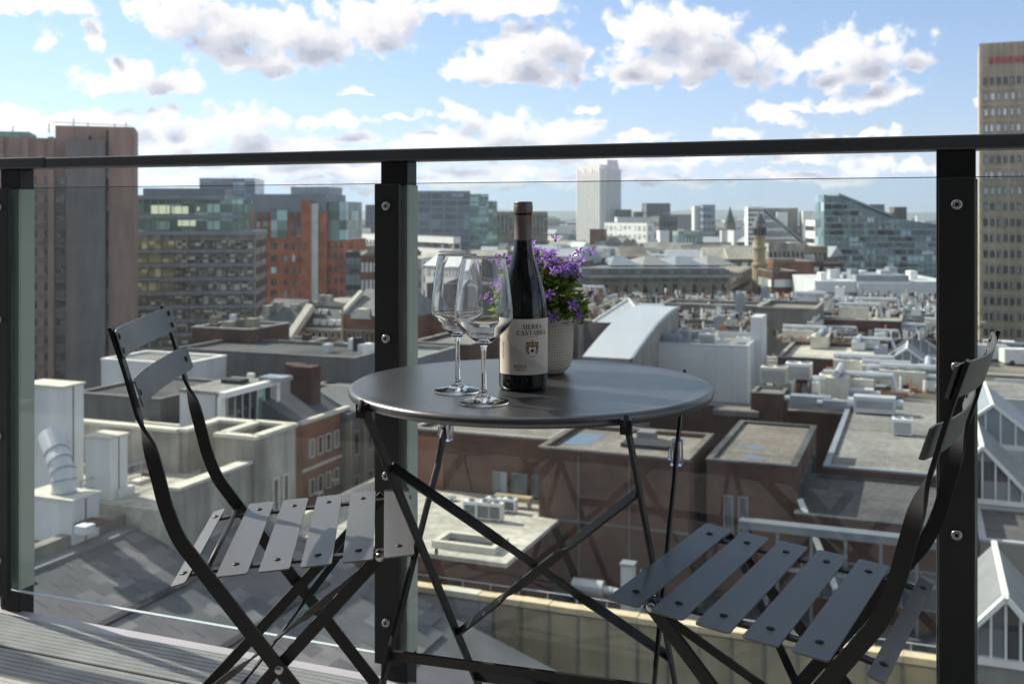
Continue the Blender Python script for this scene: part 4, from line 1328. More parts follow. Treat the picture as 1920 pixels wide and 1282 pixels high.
for k, (x, y, w, h) in enumerate(((1300, 1110, 1.6, 1.0), (1420, 1130, 1.4, 1.3), (1560, 1120, 2.0, 0.9), (1700, 1150, 1.6, 1.2))):
    q = b.fr(pz(x, y, -22.5))
    ac_unit(uv(q[0], q[1], -22.5), -TH, w, 0.9, h, ['grey plant box behind the front slat of the right chair', 'grey plant box behind the middle slats of the right chair', 'wide grey plant box behind the rear slats of the right chair', 'grey plant box beside the right post base'][k], 'plant on the service roof', True, 'metal_pale', 'plant_unit')

# ---- right: courtyard range with blue canopy, dark felt roof, grey felt roof
b = shed('grey_felt_roof', 'large grey felt flat roof at the right with scattered plant', 1545, 872, 1792, -16.0, 42, 'brick_brown', 'roof_grey', 'metal_grey', 0.2)
greyroof = b
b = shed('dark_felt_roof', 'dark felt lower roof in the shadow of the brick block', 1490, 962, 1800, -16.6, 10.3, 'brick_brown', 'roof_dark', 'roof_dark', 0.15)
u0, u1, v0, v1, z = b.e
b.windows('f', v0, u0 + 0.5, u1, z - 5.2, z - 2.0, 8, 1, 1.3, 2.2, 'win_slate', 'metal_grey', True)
P = pz(1385, 976, -16.95)
cb = gb('blue_canopy', 'blue-grey metal canopy running along the brick courtyard', 'canopy', P, zb=-23)
u0, v0 = cb.fr(P); u1 = cb.ux(1800, v0)
cb.box('roof_sheet', u0, u1, v0, v0 + 0.9, -17.4, -16.95, 'metal_blue')
for k in range(7):
    uu = u0 + 0.3 + (u1 - u0 - 0.6) * k / 6
    cb.box('post', uu - 0.08, uu + 0.08, v0 + 0.2, v0 + 0.36, -23, -17.4, 'metal_blue')
cb.box('lower_rail', u0, u1, v0 + 0.15, v0 + 0.3, -19.6, -19.4, 'metal_grey')
tb = thing('roof_strut', 'pale diagonal metal strut leaning down from the canopy', 'strut', pz(1500, 955, -16.7), -TH)
MB().ribbon([(0, 0.0, 0.6), (2.3, -3.2, -3.4)], Vector((1, 0, 0)), 0.34, 0.2).build('beam', MATS['metal_pale'], tb)
# ---- the shopping-centre deck behind with all its plant
b = shed('shopping_centre_deck', 'wide low shopping-centre roof crowded with plant', 1085, 742, 1800, -19.0, 120, 'brick_brown', 'roof_grey', 'concrete', 0.3)
deck_e = b.e

# white plant building
P = pz(1228, 641, -13.2)
b = gb('white_plant_building', 'white clad plant building right of the table', 'building', P)
u0, v0 = b.fr(P); u1 = b.ux(1401, v0)
b.walls(u0, u1, v0, v0 + 13, GZ, -13.2, 'white_panel', 0.6)
b.roof(u0, u1, v0, v0 + 13, -13.2, 'roof_grey', 'metal_pale', 0.6)
b.box('stair_tower', u1 - 0.5, u1 + 0.75, v0 + 5.5, v0 + 9.5, GZ, -10.6, 'white_panel')
b.box('corner_post', u1 + 0.01, u1 + 0.28, v0 - 0.1, v0 + 0.25, GZ, -13.1, 'white_bright')
for k in range(1, 6):
    uu = u0 + (u1 - u0) * k / 6
    b.box('panel_joint', uu - 0.02, uu + 0.02, v0 - 0.02, v0 + 0.001, GZ, -13.4, 'metal_pale')
whitee = (u0, u1, v0, -13.8)
q = random.Random(11)
for k in range(9):
    pu, pv = u0 + 1.2 + q.random() * (u1 - u0 - 2.4), v0 + 1.2 + q.random() * 9
    ac_unit(uv(pu, pv, -13.8), -TH, q.uniform(0.8, 2.0), q.uniform(0.7, 1.4), q.uniform(0.7, 1.5), ['first', 'second', 'third', 'fourth', 'fifth', 'sixth', 'seventh', 'eighth', 'ninth'][k] + ' ventilation unit on the white plant building roof', 'plant on the white building', k % 2 == 0, q.choice(['metal_pale', 'metal_grey', 'white_bright']), 'plant_unit')

# curved metal roof
P = pz(1092, 668, -13.5)
b = gb('curved_roof_hall', 'hall with a smooth pale curved metal roof behind the table', 'building', P)
u0, v0 = b.fr(P); u1 = b.ux(1182, v0)
pr = []
for k in range(13):
    t = k / 12
    pr.append((v0 + t * 22, -13.5 + 3.4 * sin(t * pi * 0.5) ** 1.0))
vm = MB()
for k in range(12):
    (a, za), (c, zc) = pr[k], pr[k + 1]
    vm.add([(u0, a, za), (u1, a, za), (u1 + 0.0, c, zc), (u0, c, zc)], [(0, 1, 2, 3)])
b.mb(vm, 'roof', 'vault_metal')
ev = MB()
for k in range(12):
    (a, za), (c, zc) = pr[k], pr[k + 1]
    ev.add([(u1, a, za - 0.35), (u1 + 0.25, a, za - 0.35), (u1 + 0.25, a, za + 0.08), (u1, a, za + 0.08), (u1, c, zc - 0.35), (u1 + 0.25, c, zc - 0.35), (u1 + 0.25, c, zc + 0.08), (u1, c, zc + 0.08)],
           [(1, 5, 6, 2), (3, 2, 6, 7), (0, 4, 5, 1)])
b.mb(ev, 'gutter_edge', 'metal_grey')
sm = MB(); sm.add([(u1, a, GZ) for a, z_ in pr] + [(u1, a, z_ - 0.02) for a, z_ in pr], [(k, k + 1, k + 14, k + 13) for k in range(12)])
sm.add([(u0, v0, GZ), (u1, v0, GZ), (u1, v0, -13.52), (u0, v0, -13.52)], [(0, 1, 2, 3)])
b.mb(sm, 'wall', 'concrete')

# pyramid rooflight
P = pz(1178, 588, -12.5)
o = thing('pyramid_rooflight', 'pale glazed pyramid rooflight above the curved roof', 'rooflight', (P.x, P.y, -13.4), -TH)
s_ = 3.8
MB().add([(-s_, -s_, 0), (s_, -s_, 0), (s_, s_, 0), (-s_, s_, 0), (0, 0, 2.9)], [(0, 1, 4), (1, 2, 4), (2, 3, 4), (3, 0, 4)]).build('glazing', MATS['metal_pale'], o)
for sx, sy in ((-1, -1), (1, -1), (1, 1), (-1, 1)):
    MB().tube([(sx * s_, sy * s_, 0.05), (0, 0, 2.95)], 0.14, 6).build('hip_bar', MATS['white_bright'], o)
block('rooflight_base', 'brown brick block carrying the pyramid rooflight', 'building', 1140, 591, 1232, 141, 12, 'brick_brown', -TH, roofm='roof_pale')

# scattered mid-distance roofs right of the curved roof
for (x0, y0, x1, z, d, m, rm, l) in [
        (1458, 668, 1655, -15.2, 16, 'brick_brown', 'roof_pale', 'tan flat roof block right of the white plant building'),
        (1492, 622, 1602, -14.6, 12, 'brick_brown', 'roof_pale', 'brick block with a pale roof below the department store'),
        (1520, 596, 1690, -13.0, 10, 'brick_brown', 'roof_pale', 'long pale roofed block in front of the department store'),
        (1600, 640, 1664, -15.6, 12, 'brick_brown', 'roof_tan', 'small tan roofed block beside the glass hipped roofs'),
        (1420, 575, 1530, -11.5, 12, 'stone_sooty', 'roof_tan', 'low dark stone block behind the white plant building'),
        (1250, 596, 1330, -13.8, 14, 'concrete_dark', 'roof_grey', 'grey roofed block left of the white plant building'),
        (1100, 580, 1150, -13.0, 14, 'brick_rust', 'roof_grey', 'red brick block just behind the purple flowers'),
        (1690, 628, 1800, -14.8, 14, 'brick_brown', 'roof_tan', 'tan roofed brick block beside the right post'),
        (1240, 568, 1420, -12.4, 8, 'stone_sooty', 'roof_grey', 'dark stone range in front of the exchange')]:
    shed('flat_roofed_block', l, x0, y0, x1, z, d, m, rm, 'concrete')

# hipped glass roofs with white frames
def hip_roof(P, label, w, l, h, group, rz=-TH):
    o = thing('glass_hip_roof', label, 'glass roof', P, rz, group)
    vs = [(-w / 2, 0, 0), (w / 2, 0, 0), (w / 2, l, 0), (-w / 2, l, 0), (0, 0.02, h), (0, l - 0.02, h)]
    MB().add(vs, [(0, 4, 5, 3), (1, 2, 5, 4), (0, 1, 4), (2, 3, 5)]).build('glazing', MATS['metal_grey'], o)
    for sx in (-1, 1):
        MB().ribbon([(sx * w / 2 * 1.04, -0.06, -0.05), (0, -0.06, h * 1.03)], Vector((0, 1, 0)), 0.3, 0.22).build('verge', MATS['white_bright'], o)
    MB().box(-w / 2, w / 2, -0.2, 0.0, -0.35, 0.0).build('sill', MATS['white_bright'], o)
    n = 7
    for k in range(1, n):
        xx = -w / 2 + w * k / n
        MB().box(xx - 0.06, xx + 0.06, -0.1, 0.0, 0, h * (1 - abs(xx) / (w / 2)) * 0.97).build('glazing_bar', MATS['white_bright'], o)
    MB().tube([(0, 0, h + 0.05), (0, l, h + 0.05)], 0.12, 6).build('ridge', MATS['white_bright'], o)
    return o


for (x, y, w, l, h, t) in ((1718, 664, 7.2, 9, 2.6, 'farther white-framed glass hip roof left of the right post'), (1700, 690, 6.4, 8, 2.2, 'nearer white-framed glass hip roof left of the right post'),
                           (1862, 832, 7.5, 12, 3.0, 'white-framed glass gable beyond the right chair back'),):
    hip_roof(pz(x, y, -17.2), t, w, l, h, 'white framed glass roofs')
# larger gables beyond the right post
for (x, y, z, w, l, h, t) in ((1842, 935, -18.0, 6.4, 11, 3.4, 'slate gabled market hall with white bargeboards right of the right post'),
                              (1886, 1236, -18.0, 4.6, 8.0, 2.6, 'nearest small gabled roof with white bargeboards at the lower right')):
    P = pz(x, y, z)
    o = thing('gabled_hall', t, 'building', (P.x, P.y, GZ), -TH)
    zz = z - GZ
    MB().box(-w / 2 + 0.2, w / 2 - 0.2, 0.1, l, 0, zz).build('wall', MATS['concrete'], o)
    rf = MB().add([(-w / 2, 0, zz), (0, 0, zz + h), (0, l, zz + h), (-w / 2, l, zz)], [(0, 1, 2, 3)]).add([(w / 2, 0, zz), (0, 0, zz + h), (0, l, zz + h), (w / 2, l, zz)], [(3, 2, 1, 0)])
    rf.build('roof', MATS['lead'], o)
    MB().add([(-w / 2 + 0.2, 0.1, zz), (w / 2 - 0.2, 0.1, zz), (0, 0.1, zz + h - 0.1)], [(0, 1, 2)]).build('gable_glazing', MATS['win_mid'], o)
    for sx in (-1, 1):
        MB().ribbon([(sx * w / 2 * 1.03, -0.05, zz - 0.05), (0, -0.05, zz + h + 0.06)], Vector((0, 1, 0)), 0.35, 0.2).build('bargeboard', MATS['white_bright'], o)
    MB().box(-w / 2, w / 2, -0.15, 0.1, zz - 0.3, zz).build('tie_beam', MATS['white_bright'], o)
    for k in range(1, 8):
        xx = -w / 2 + w * k / 8
        MB().box(xx - 0.05, xx + 0.05, 0.0, 0.1, zz, zz + h * (1 - abs(xx) / (w / 2)) * 0.96).build('glazing_bar', MATS['white_bright'], o)
    MB().box(-0.12, 0.12, 0, l, zz + h, zz + h + 0.15).build('ridge', MATS['white_bright'], o)
b = shed('gutter_roof', 'grey lower roof in front of the gabled halls', 1838, 1010, 2000, -18.4, 8, 'concrete', 'roof_dark', 'metal_pale', 0.2)
b = shed('pale_strip_building', 'pale rendered building strip beyond the right chair back', 1838, 745, 2000, -17.5, 14, 'white_panel', 'roof_grey', 'metal_pale', 0.3)

# units and blocks that nearer things hide completely are not built
HIDDEN_PLANT = {0, 1, 2, 6, 8, 11, 12, 14, 15, 18, 21, 22, 24, 29, 32, 33, 34, 35, 37, 40, 41, 42, 43, 47, 49, 50, 51, 52, 55, 56, 57, 59, 61, 62, 65, 67, 71, 72, 73, 75, 76, 78, 82, 86, 88, 89, 91, 92, 93, 97, 99, 102, 103, 109, 110, 111, 114, 115, 116, 117, 118, 121, 122, 123, 124, 125, 126, 127, 128, 132, 133, 135, 136, 137, 139, 141, 143, 144, 147, 150, 152, 154, 155, 157, 158, 160, 162, 164, 166, 167, 168, 170, 172, 173, 176, 177, 181, 182, 183, 184, 185, 186, 187, 188, 189, 190, 191, 195, 198, 199, 200, 201, 205, 208, 209, 211, 212, 213, 214, 216, 218, 221, 222, 226, 228, 229, 230, 231, 232, 233, 234, 235, 237, 239, 243, 245, 249, 250, 251, 253, 254, 259, 260, 261, 263}
HIDDEN_BLOCKS = {0, 3, 4, 5, 6, 7, 8, 9, 10, 12, 13, 14, 15, 16, 17, 18, 19, 21, 22, 23, 24, 25, 26, 27, 28, 30, 31, 34, 35, 36, 38, 42, 43, 44, 45, 46, 48, 50, 51, 52, 53, 54, 55, 56, 57, 58, 59, 60, 61, 63, 64, 65, 66, 67, 68, 69, 72, 73, 74, 76, 78, 79, 81, 83, 84, 86, 87, 88, 89, 90, 91, 93, 94, 95, 97, 98, 99, 100, 102, 103, 105, 106, 108, 109, 112, 113, 114, 115, 117, 118, 119, 120, 121, 122, 123, 125, 126, 127, 128, 129, 130, 132, 133, 134, 135, 136, 137, 138, 140, 141, 142, 143, 144, 145, 146, 148, 149, 150, 151, 152, 153, 154, 155, 156, 157, 159, 160, 161, 162, 163, 164, 165, 166, 167, 168, 170, 171, 173, 174, 176, 178, 179, 180, 181, 182, 183, 184, 185, 186, 187, 189, 192, 193, 194, 195, 196, 197, 198, 199, 200, 201, 202, 204, 205, 206, 207, 208, 209, 210, 211, 212, 213, 214, 215, 217, 218, 219, 220, 221, 222, 224, 226, 227, 228, 229, 231, 233, 234, 235, 236, 237, 238, 239, 240, 241, 243, 244, 245, 246, 247, 248, 249, 250, 251, 252, 253, 254, 255, 257, 258, 259, 260, 261, 262, 263, 264, 266, 267, 268, 270, 271, 272, 273, 274, 275, 276, 277, 279, 280, 281, 282, 283, 284, 286, 287, 290, 291, 292, 293, 294, 295, 298, 299, 300, 301, 302, 303, 304, 306, 307, 308, 309, 310, 311, 312, 313, 314, 316, 317, 318, 319, 320, 321, 322, 323, 324, 325, 326, 328, 329}
# plant scattered over the deck and grey roof
q = random.Random(21)
u0, u1, v0, v1, z = greyroof.e
big = [(1692, 815, 1.5, 1.2, 1.3, 'white_bright', 'lone white air handler on the grey felt roof')]
for (x, y, w, d, h, m, t) in big:
    P = pz(x, y, -16.2)
    ac_unit(P, -TH, w, d, h, t, None, True, m, 'air_handler')
for k, (x, y, w, d, h, m) in enumerate(((1640, 775, 3.4, 1.6, 1.5, 'metal_pale'), (1590, 768, 4.2, 1.2, 0.8, 'metal_grey'), (1520, 760, 3.5, 1.4, 0.9, 'metal_grey'), (1610, 750, 2.6, 1.2, 1.1, 'white_panel'))):
    P = pz(x, y, -16.2)
    o = thing('air_handler', ['long silver air handler at the back of the grey roof', 'low grey duct box left of the silver air handler', 'low grey duct box at the left end of the grey roof', 'white boxy vent behind the silver air handler'][k], 'air conditioner', P, -TH)
    MB().box(-w / 2, w / 2, -d / 2, d / 2, 0.15, h).build('casing', MATS[m], o)
    MB().tube([(-w / 2 - 0.5, 0, h * 0.6), (w / 2 + 0.6, 0, h * 0.6)], h * 0.28, 10).build('duct', MATS['metal_pale'], o)
    MB().box(-w / 2 + 0.2, w / 2 - 0.2, -d / 2 - 0.02, -d / 2 + 0.01, h * 0.35, h * 0.8).build('grille', MATS['metal_grey'], o)
o = thing('roof_curb', 'flat rectangular rooflight kerb on the grey roof behind the table', 'rooflight', pz(1382, 776, -18.9), -TH)
MB().box(-2.2, 2.2, -1.2, 1.2, 0, 0.5).build('kerb', MATS['concrete_dark'], o)
MB().box(-1.9, 1.9, -0.95, 0.95, 0.5, 0.56).build('pane', MATS['roof_tan'], o)
# brick plant house with a pale cabin on top
b = shed('brick_plant_house', 'small dark brick plant house right of the white plant building', 1408, 735, 1468, -16.6, 4, 'brick_brown', 'roof_grey', 'concrete_dark', 0.2)
for (x, y, t) in ((1452, 714, 'cream roof cabin on the small brick plant house'), (1498, 706, 'white roof cabin beside the cream one')):
    ac_unit(pz(x, y + 4, -16.4), -TH, 2.6, 2.0, 1.7, t, None, True, 'stone_cap' if x < 1460 else 'white_bright', 'roof_cabin')

# dense plant: individually placed small units over the shopping-centre deck
lab = 'small roof unit in the crowd of plant on the shopping-centre roofs'
protos = []
for k in range(6):
    w, d, h = [(1.6, 1.2, 1.2), (2.6, 1.3, 1.0), (1.0, 1.0, 1.8), (3.4, 1.6, 1.4), (0.9, 0.9, 0.9), (2.0, 2.0, 0.7)][k]
    o = ac_unit((0, 0, -100), -TH, w, d, h, lab, 'plant on the shopping-centre roofs', k % 2 == 0, ['white_bright', 'metal_pale', 'metal_grey', 'stone_cap', 'terracotta', 'concrete_dark'][k], 'plant_unit')
    if k in (1, 3):
        MB().tube([(-w / 2, 0, h + 0.25), (w / 2 + 1.2, 0, h + 0.25), (w / 2 + 1.5, 0, 0.1)], 0.24, 8).build('duct', MATS['metal_pale'], o)
    protos.append(o)
used = [False] * 6
cnt = 0
tries = 0
autolab = []
while cnt < 270 and tries < 6000:
    tries += 1
    x, y = q.uniform(1090, 1765), q.choice([q.uniform(556, 625), q.uniform(600, 740), q.uniform(690, 745)])
    if x < 1250 and y > 600: continue
    if 1218 < x < 1450 and y > 630: continue
    zroof = -18.7 if not (x > 1545 and y > 704) else -16.2
    if 1462 < x < 1650 and 640 < y < 672: zroof = -15.65
    if y < 600: zroof = q.choice([-13.4, -14.2, -14.9])
    elif y < 640: zroof = -15.2
    P = pz(x, y, zroof)
    k = q.choice([0, 0, 1, 1, 2, 3, 3, 4, 5])
    if k == 4 and not (1530 < x < 1700 and y > 690): k = 0
    cnt += 1
    if cnt - 1 in HIDDEN_PLANT: continue
    o = protos[k] if not used[k] else copy_tree(protos[k])
    used[k] = True
    o['_n'] = cnt - 1
    o.location = P
    o.rotation_euler = (0, 0, -TH + q.choice([0, 0, pi / 2]))
    s = 0.7 + 0.65 * ((cnt * 37) % 100) / 100
    o.scale = (s, s, s * (0.8 + 0.5 * ((cnt * 53) % 100) / 100))
    where = 'by the curved roof' if x < 1250 else 'behind the white plant building' if x < 1450 else 'left of the glass roofs' if x < 1620 else 'close to the right post'
    look = ['white boxy roof unit', 'silver ducted roof unit', 'tall grey roof unit', 'long cream ducted roof unit', 'small orange roof unit', 'low dark fan-topped roof unit'][k]
    autolab.append((o, ('far ' if y < 610 else 'nearer ') + look + ' ' + where, x))


def ordinal(k):  # noqa
    w = ['', 'leftmost', 'second', 'third', 'fourth', 'fifth', 'sixth', 'seventh', 'eighth', 'ninth', 'tenth', 'eleventh', 'twelfth', 'thirteenth', 'fourteenth', 'fifteenth', 'sixteenth', 'seventeenth', 'eighteenth', 'nineteenth', 'twentieth']
    return w[k] if k == 1 else (w[k] if k < len(w) else '%dth' % k) + ' from the left'


def auto_label(items):
    by = {}
    for o, l, x in items:
        by.setdefault(l, []).append((x, o))
    for l, g_ in by.items():
        g_.sort(key=lambda t: t[0])
        for i, (x, o) in enumerate(g_):
            o['label'] = l if len(g_) == 1 else l + ', ' + ordinal(i + 1)


auto_label(autolab)
for k in range(6):
    if not used[k]:
        for ch in list(protos[k].children): bpy.data.objects.remove(ch)
        bpy.data.objects.remove(protos[k])
q2 = random.Random(31)
ff = MB()
u0, u1, v0, v1, z = deck_e
for k in range(3600):
    x, y = q2.uniform(1095, 1775), 556 + 190 * q2.random() ** 1.3
    if x < 1250 and y > 602 or 1218 < x < 1450 and y > 630: continue
    zr = -16.22 if x > 1545 and y > 704 else -18.72 if y > 640 else (-15.0 if y > 600 else -13.6)
    P = pz(x, y, zr)
    pu, pv = P.x * GU.x + P.y * GU.y, P.x * GV.x + P.y * GV.y
    t = q2.random()
    mi = q2.randrange(9)
    if t < 0.55:
        a_, c_, h_ = q2.uniform(0.15, 0.8), q2.uniform(0.15, 0.6), q2.uniform(0.15, 1.1)
        ff.box(pu, pu + a_, pv, pv + c_, zr - 0.1, zr + h_, mi)
    elif t < 0.8:
        l_ = q2.uniform(2, 7)
        if q2.random() < 0.5: ff.box(pu, pu + l_, pv, pv + 0.14, zr + 0.2, zr + 0.34, mi)
        else: ff.box(pu, pu + 0.14, pv, pv + l_, zr + 0.2, zr + 0.34, mi)
    else:
        ff.tube([(pu, pv, zr), (pu, pv, zr + q2.uniform(0.5, 1.6))], q2.uniform(0.07, 0.2), 6, mi)
fo = Bld('roof_services', 'dense litter of small pipes and vents over the shopping-centre roofs', 'roof services', uv((u0 + u1) / 2, v0 + 20, -18.7), -TH, -18.7)
tag(fo.mb(ff, 'fittings', ['white_bright', 'metal_pale', 'metal_grey', 'stone_tan', 'concrete_dark', 'brick_brown', 'dark_void', 'terracotta', 'white_bright']), kind='stuff')
block('plant_floor', 'stepped mid-level roof in front of the exchange', 'building', 1095, 600, 1460, 150, 45, 'concrete_dark', -TH, roofm='roof_grey')
for k, (x, y) in enumerate(((1572, 742), (1600, 736), (1640, 744), (1668, 748))):
    o = thing('terracotta_pipe', ['leftmost', 'second', 'third', 'rightmost'][k] + ' orange pipe run on the grey felt roof by the right post', 'pipe', pz(x, y, -16.15), -TH + (0.3 if k % 2 else 0), 'orange pipe runs')
    MB().tube([(-1.6, 0, 0.5), (1.6, 0, 0.5)], 0.16, 8).build('pipe', MATS['terracotta'], o)
    MB().box(-1.3, -1.2, -0.1, 0.1, 0, 0.4).box(1.2, 1.3, -0.1, 0.1, 0, 0.4).build('bracket', MATS['metal_grey'], o)

# ================================================================== LEFT SIDE
# slate roof sloping down to the right at the bottom left
P = pz(418, 930, -15.0)
b = gb('slate_roofed_hall', 'hall with a big weathered slate roof below the left chair', 'building', P)
ur, vr = b.fr(P)
run, fall, vn = 20.0, 6.6, 34.0
rid = (ur, -15.0); eav = (ur + run, -15.0 - fall)
rows, cs = 26, 44
base = MB().add([(ur, vr, -15.1), (ur + run, vr, -15.1 - fall), (ur + run, vr - vn, -15.1 - fall), (ur, vr - vn, -15.1)], [(0, 3, 2, 1)])
b.mb(base, 'roof', 'slate')
b.mb(MB().add([(ur, vr, -15.12), (ur + run, vr, -15.12 - fall), (ur + run, vr, GZ), (ur, vr, GZ)], [(0, 3, 2, 1)]), 'wall', 'brick_brown')
sl = random.Random(4)
Ls = sqrt(run * run + fall * fall)
ex, ez = run / Ls, -fall / Ls
slm = [MB().box(0, Ls / rows + 0.12, 0, 1.0, 0, 0.05).mesh('slate', MATS['slate' if k else 'slate_light']) for k in range(2)]
# slabs of slate: courses down the slope, each slab its own piece where it shows
ns = 0
for i in range(rows):
    for j in range(34):
        vv = vr - 1.02 - j * 1.0 + (0.5 if i % 2 else 0)
        if vv + 1 > vr: continue
        d = Ls / rows * i
        wx = b.X * (ur + ex * d) + b.Y * vv
        zc = -15.0 + ez * d
        D_ = wx.y
        if D_ < 5: continue
        px = CX + F_PX * wx.x / D_; py = HOR + F_PX * (CAMZ - zc) / D_
        if not (20 < px < 790 and py < 1330) or ns >= 296: continue
        me = slm[0 if sl.random() < 0.22 else 1]
        o = link('slate', me, b.root, (ur + ex * d - b.o.x, vv - b.o.y, zc - b.o.z - 0.03 + sl.uniform(0, 0.02)))
        o.rotation_euler = (0, -atan2(ez, ex) + 0.012, 0)
        o.scale = (1, 0.985, 1)
        ns += 1
b.box('ridge_gutter', ur - 0.9, ur, vr - vn, vr, -15.4, -14.85, 'lead')
b.box('gutter_wall', ur - 1.5, ur - 0.9, vr - vn, vr, GZ, -14.3, 'stone_sooty')
for dd, vv0, vv1 in ((4.6, 6.0, 22.0), (9.0, 3.0, 17.0)):
    o = MB().box(0, 0.3, vr - vv1, vr - vv0, 0, 0.12)
    o.v = [(ur + ex * (dd) + p[0] * ex, p[1], -15.0 + ez * dd + p[2] + p[0] * ez + 0.03) for p in o.v]
    b.mb(o, 'lead_flashing', 'dark_void')

# stone parapet building
P = pz(486, 858, -12.6)
b = gb('stone_parapet_building', 'pale weathered stone building with roof parapets behind the left chair', 'building', P)
uw, vw = b.fr(P)                                       # plane of the right-hand wall
vt0 = b.fr(pz(470, 819, -11.3))[1]; vt1 = b.fr(pz(563, 795, -11.3))[1]
vn0 = b.fr(pz(318, 913, -12.6))[1]
b.box('right_wall', uw - 0.5, uw, vn0, vt0, GZ, -12.75, 'stone_pale')
b.box('coping', uw - 0.65, uw + 0.12, vn0, vt0, -12.75, -12.6, 'stone_cap')
b.box('corner_tower', uw - 2.4, uw + 0.25, vt0, vt1, GZ, -12.4, 'stone_pale')
rg, cg = MB(), MB()
for (a_, c_, d_, e_) in ((uw - 2.4, uw + 0.25, vt0, vt0 + 0.4), (uw - 2.4, uw + 0.25, vt1 - 0.4, vt1), (uw - 2.4, uw - 2.0, vt0 + 0.4, vt1 - 0.4), (uw - 0.15, uw + 0.25, vt0 + 0.4, vt1 - 0.4)):
    rg.box(a_, c_, d_, e_, -12.4, -11.45)
    cg.box(a_ - 0.08, c_ + 0.12, d_ - 0.08, e_ + 0.08, -11.45, -11.25)
b.mb(rg, 'tower_parapet', 'stone_pale'); b.mb(cg, 'tower_coping', 'stone_cap')
b.box('tower_roof', uw - 2.0, uw - 0.15, vt0 + 0.4, vt1 - 0.4, -12.4, -12.3, 'roof_dark')
for k in range(2):
    vv = vt0 + 1.5 + k * 1.0
    b.windows('r', uw + 0.25, vv, vv + 0.7, -16.2, -13.9, 1, 1, 0.62, 2.2, 'win_dark', 'stone_cap', True, fw=0.1)
b.box('roof', uw - 30, uw - 0.5, vn0 + 0.2, vt1 - 0.4, GZ, -13.9, 'roof_pale')
ub_ = b.fr(pz(417, 783, -11.3))[0]
vbk = b.fr(pz(417, 783, -11.3))[1]
b.box('back_parapet', ub_ - 0.4, uw - 2.41, vbk - 0.3, vbk + 0.1, -13.9, -11.5, 'stone_pale')
b.box('coping', ub_ - 0.5, uw - 2.56, vbk - 0.45, vbk + 0.25, -11.5, -11.32, 'stone_cap')
vl0 = b.fr(pz(343, 802, -11.3))[1]
b.box('side_parapet', ub_ - 0.4, ub_, vl0, vbk - 0.31, -13.9, -11.52, 'stone_pale')
b.box('coping', ub_ - 0.5, ub_ + 0.12, vl0 - 0.1, vbk - 0.46, -11.52, -11.34, 'stone_cap')
b.box('back_parapet', uw - 30, ub_ - 0.41, vl0 - 0.2, vl0 + 0.2, -13.9, -11.54, 'stone_pale')
b.box('coping', uw - 30, ub_ - 0.51, vl0 - 0.35, vl0 + 0.35, -11.54, -11.36, 'stone_cap')
q = random.Random(9)
for k in range(26):
    pu, pv = uw - 1.6 - q.random() * 11, vw - 12 + q.random() * (vt0 - vw + 14)
    w = q.uniform(0.4, 1.6)
    b.box('roof_clutter', pu - w, pu, pv, pv + q.uniform(0.3, 1.2), -13.9, -13.9 + q.uniform(0.08, 0.55), q.choice(['stone_cap', 'concrete_dark', 'white_render', 'stone_pale', 'lead', 'brick_brown']))
gr = thing('roof_ladder_rail', 'thin dark handrail on the stone building roof', 'railing', uv(uw - 6, vw - 4, -13.9), -TH)
MB().tube([(0, -3, 1.1), (0, 3, 1.1)], 0.03, 6).tube([(0, -3, 0.6), (0, 3, 0.6)], 0.025, 6).build('rail', MATS['metal_grey'], gr)
for k in range(5):
    MB().tube([(0, -3 + 1.5 * k, 0), (0, -3 + 1.5 * k, 1.1)], 0.03, 6).build('post', MATS['metal_grey'], gr)

# white plant enclosures and the big silver elbow duct
D0 = 47
for (xl, yt, xr, D, dep, m, name, l) in ((40, 718, 117, 56, 1.5, 'white_render', 'plant_enclosure', 'tall white roof enclosure right of the left post'),
                                         (160, 815, 206, 55, 1.3, 'white_render', 'plant_enclosure', 'lower white stepped enclosure behind the silver elbow duct'),
                                         (40, 925, 135, 51, 1.75, 'white_render', 'plant_enclosure', 'white box base under the silver elbow duct')):
    P = pd(xl, yt, D)
    b = gb(name, l, 'roof enclosure', P, zb=-14.8)
    u0, v0 = b.fr(P); u1 = b.ux(xr, v0)
    b.box('casing', u0, u1, v0, v0 + dep, -14.8, P.z - 0.1, m)
    b.box('capping', u0 - 0.08, u1 + 0.08, v0 - 0.08, v0 + dep + 0.08, P.z - 0.1, P.z, 'stone_cap')
    b.box('panel_joint', u1, u1 + 0.02, v0 + dep * 0.48, v0 + dep * 0.52, -14.8, P.z - 0.12, 'dark_void')
    eb = (u0, u1, v0, P.z)
o = thing('elbow_duct', 'big silver elbow duct bending down onto a white box', 'duct', uv((eb[0] + eb[1]) / 2 + 0.2, eb[2] + 0.9, eb[3]), -TH)
path = [(0, 0, 0), (0, 0, 0.55), (-0.1, 0.05, 0.95), (-0.42, 0.2, 1.35), (-0.9, 0.45, 1.75), (-1.8, 0.9, 2.5)]
MB().tube(path, 0.56, 18).build('duct', MATS['metal_pale'], o, smooth=False)
for k in (0, 1, 2, 3, 4):
    a_ = Vector(path[k]); c_ = Vector(path[k + 1]); d_ = (c_ - a_).normalized()
    MB().tube([a_, a_ + d_ * 0.08], 0.60, 18).build('flange', MATS['metal_grey'], o)
P = pd(-40, 1000, 46)
b = gb('plant_deck', 'grey roof deck carrying the white enclosures', 'building', P)
u0, v0 = b.fr(P)
b.box('deck_slab', u0 - 10, ur - 1.6, v0 - 8, vt0 + 2, GZ, -14.81, 'roof_dark')

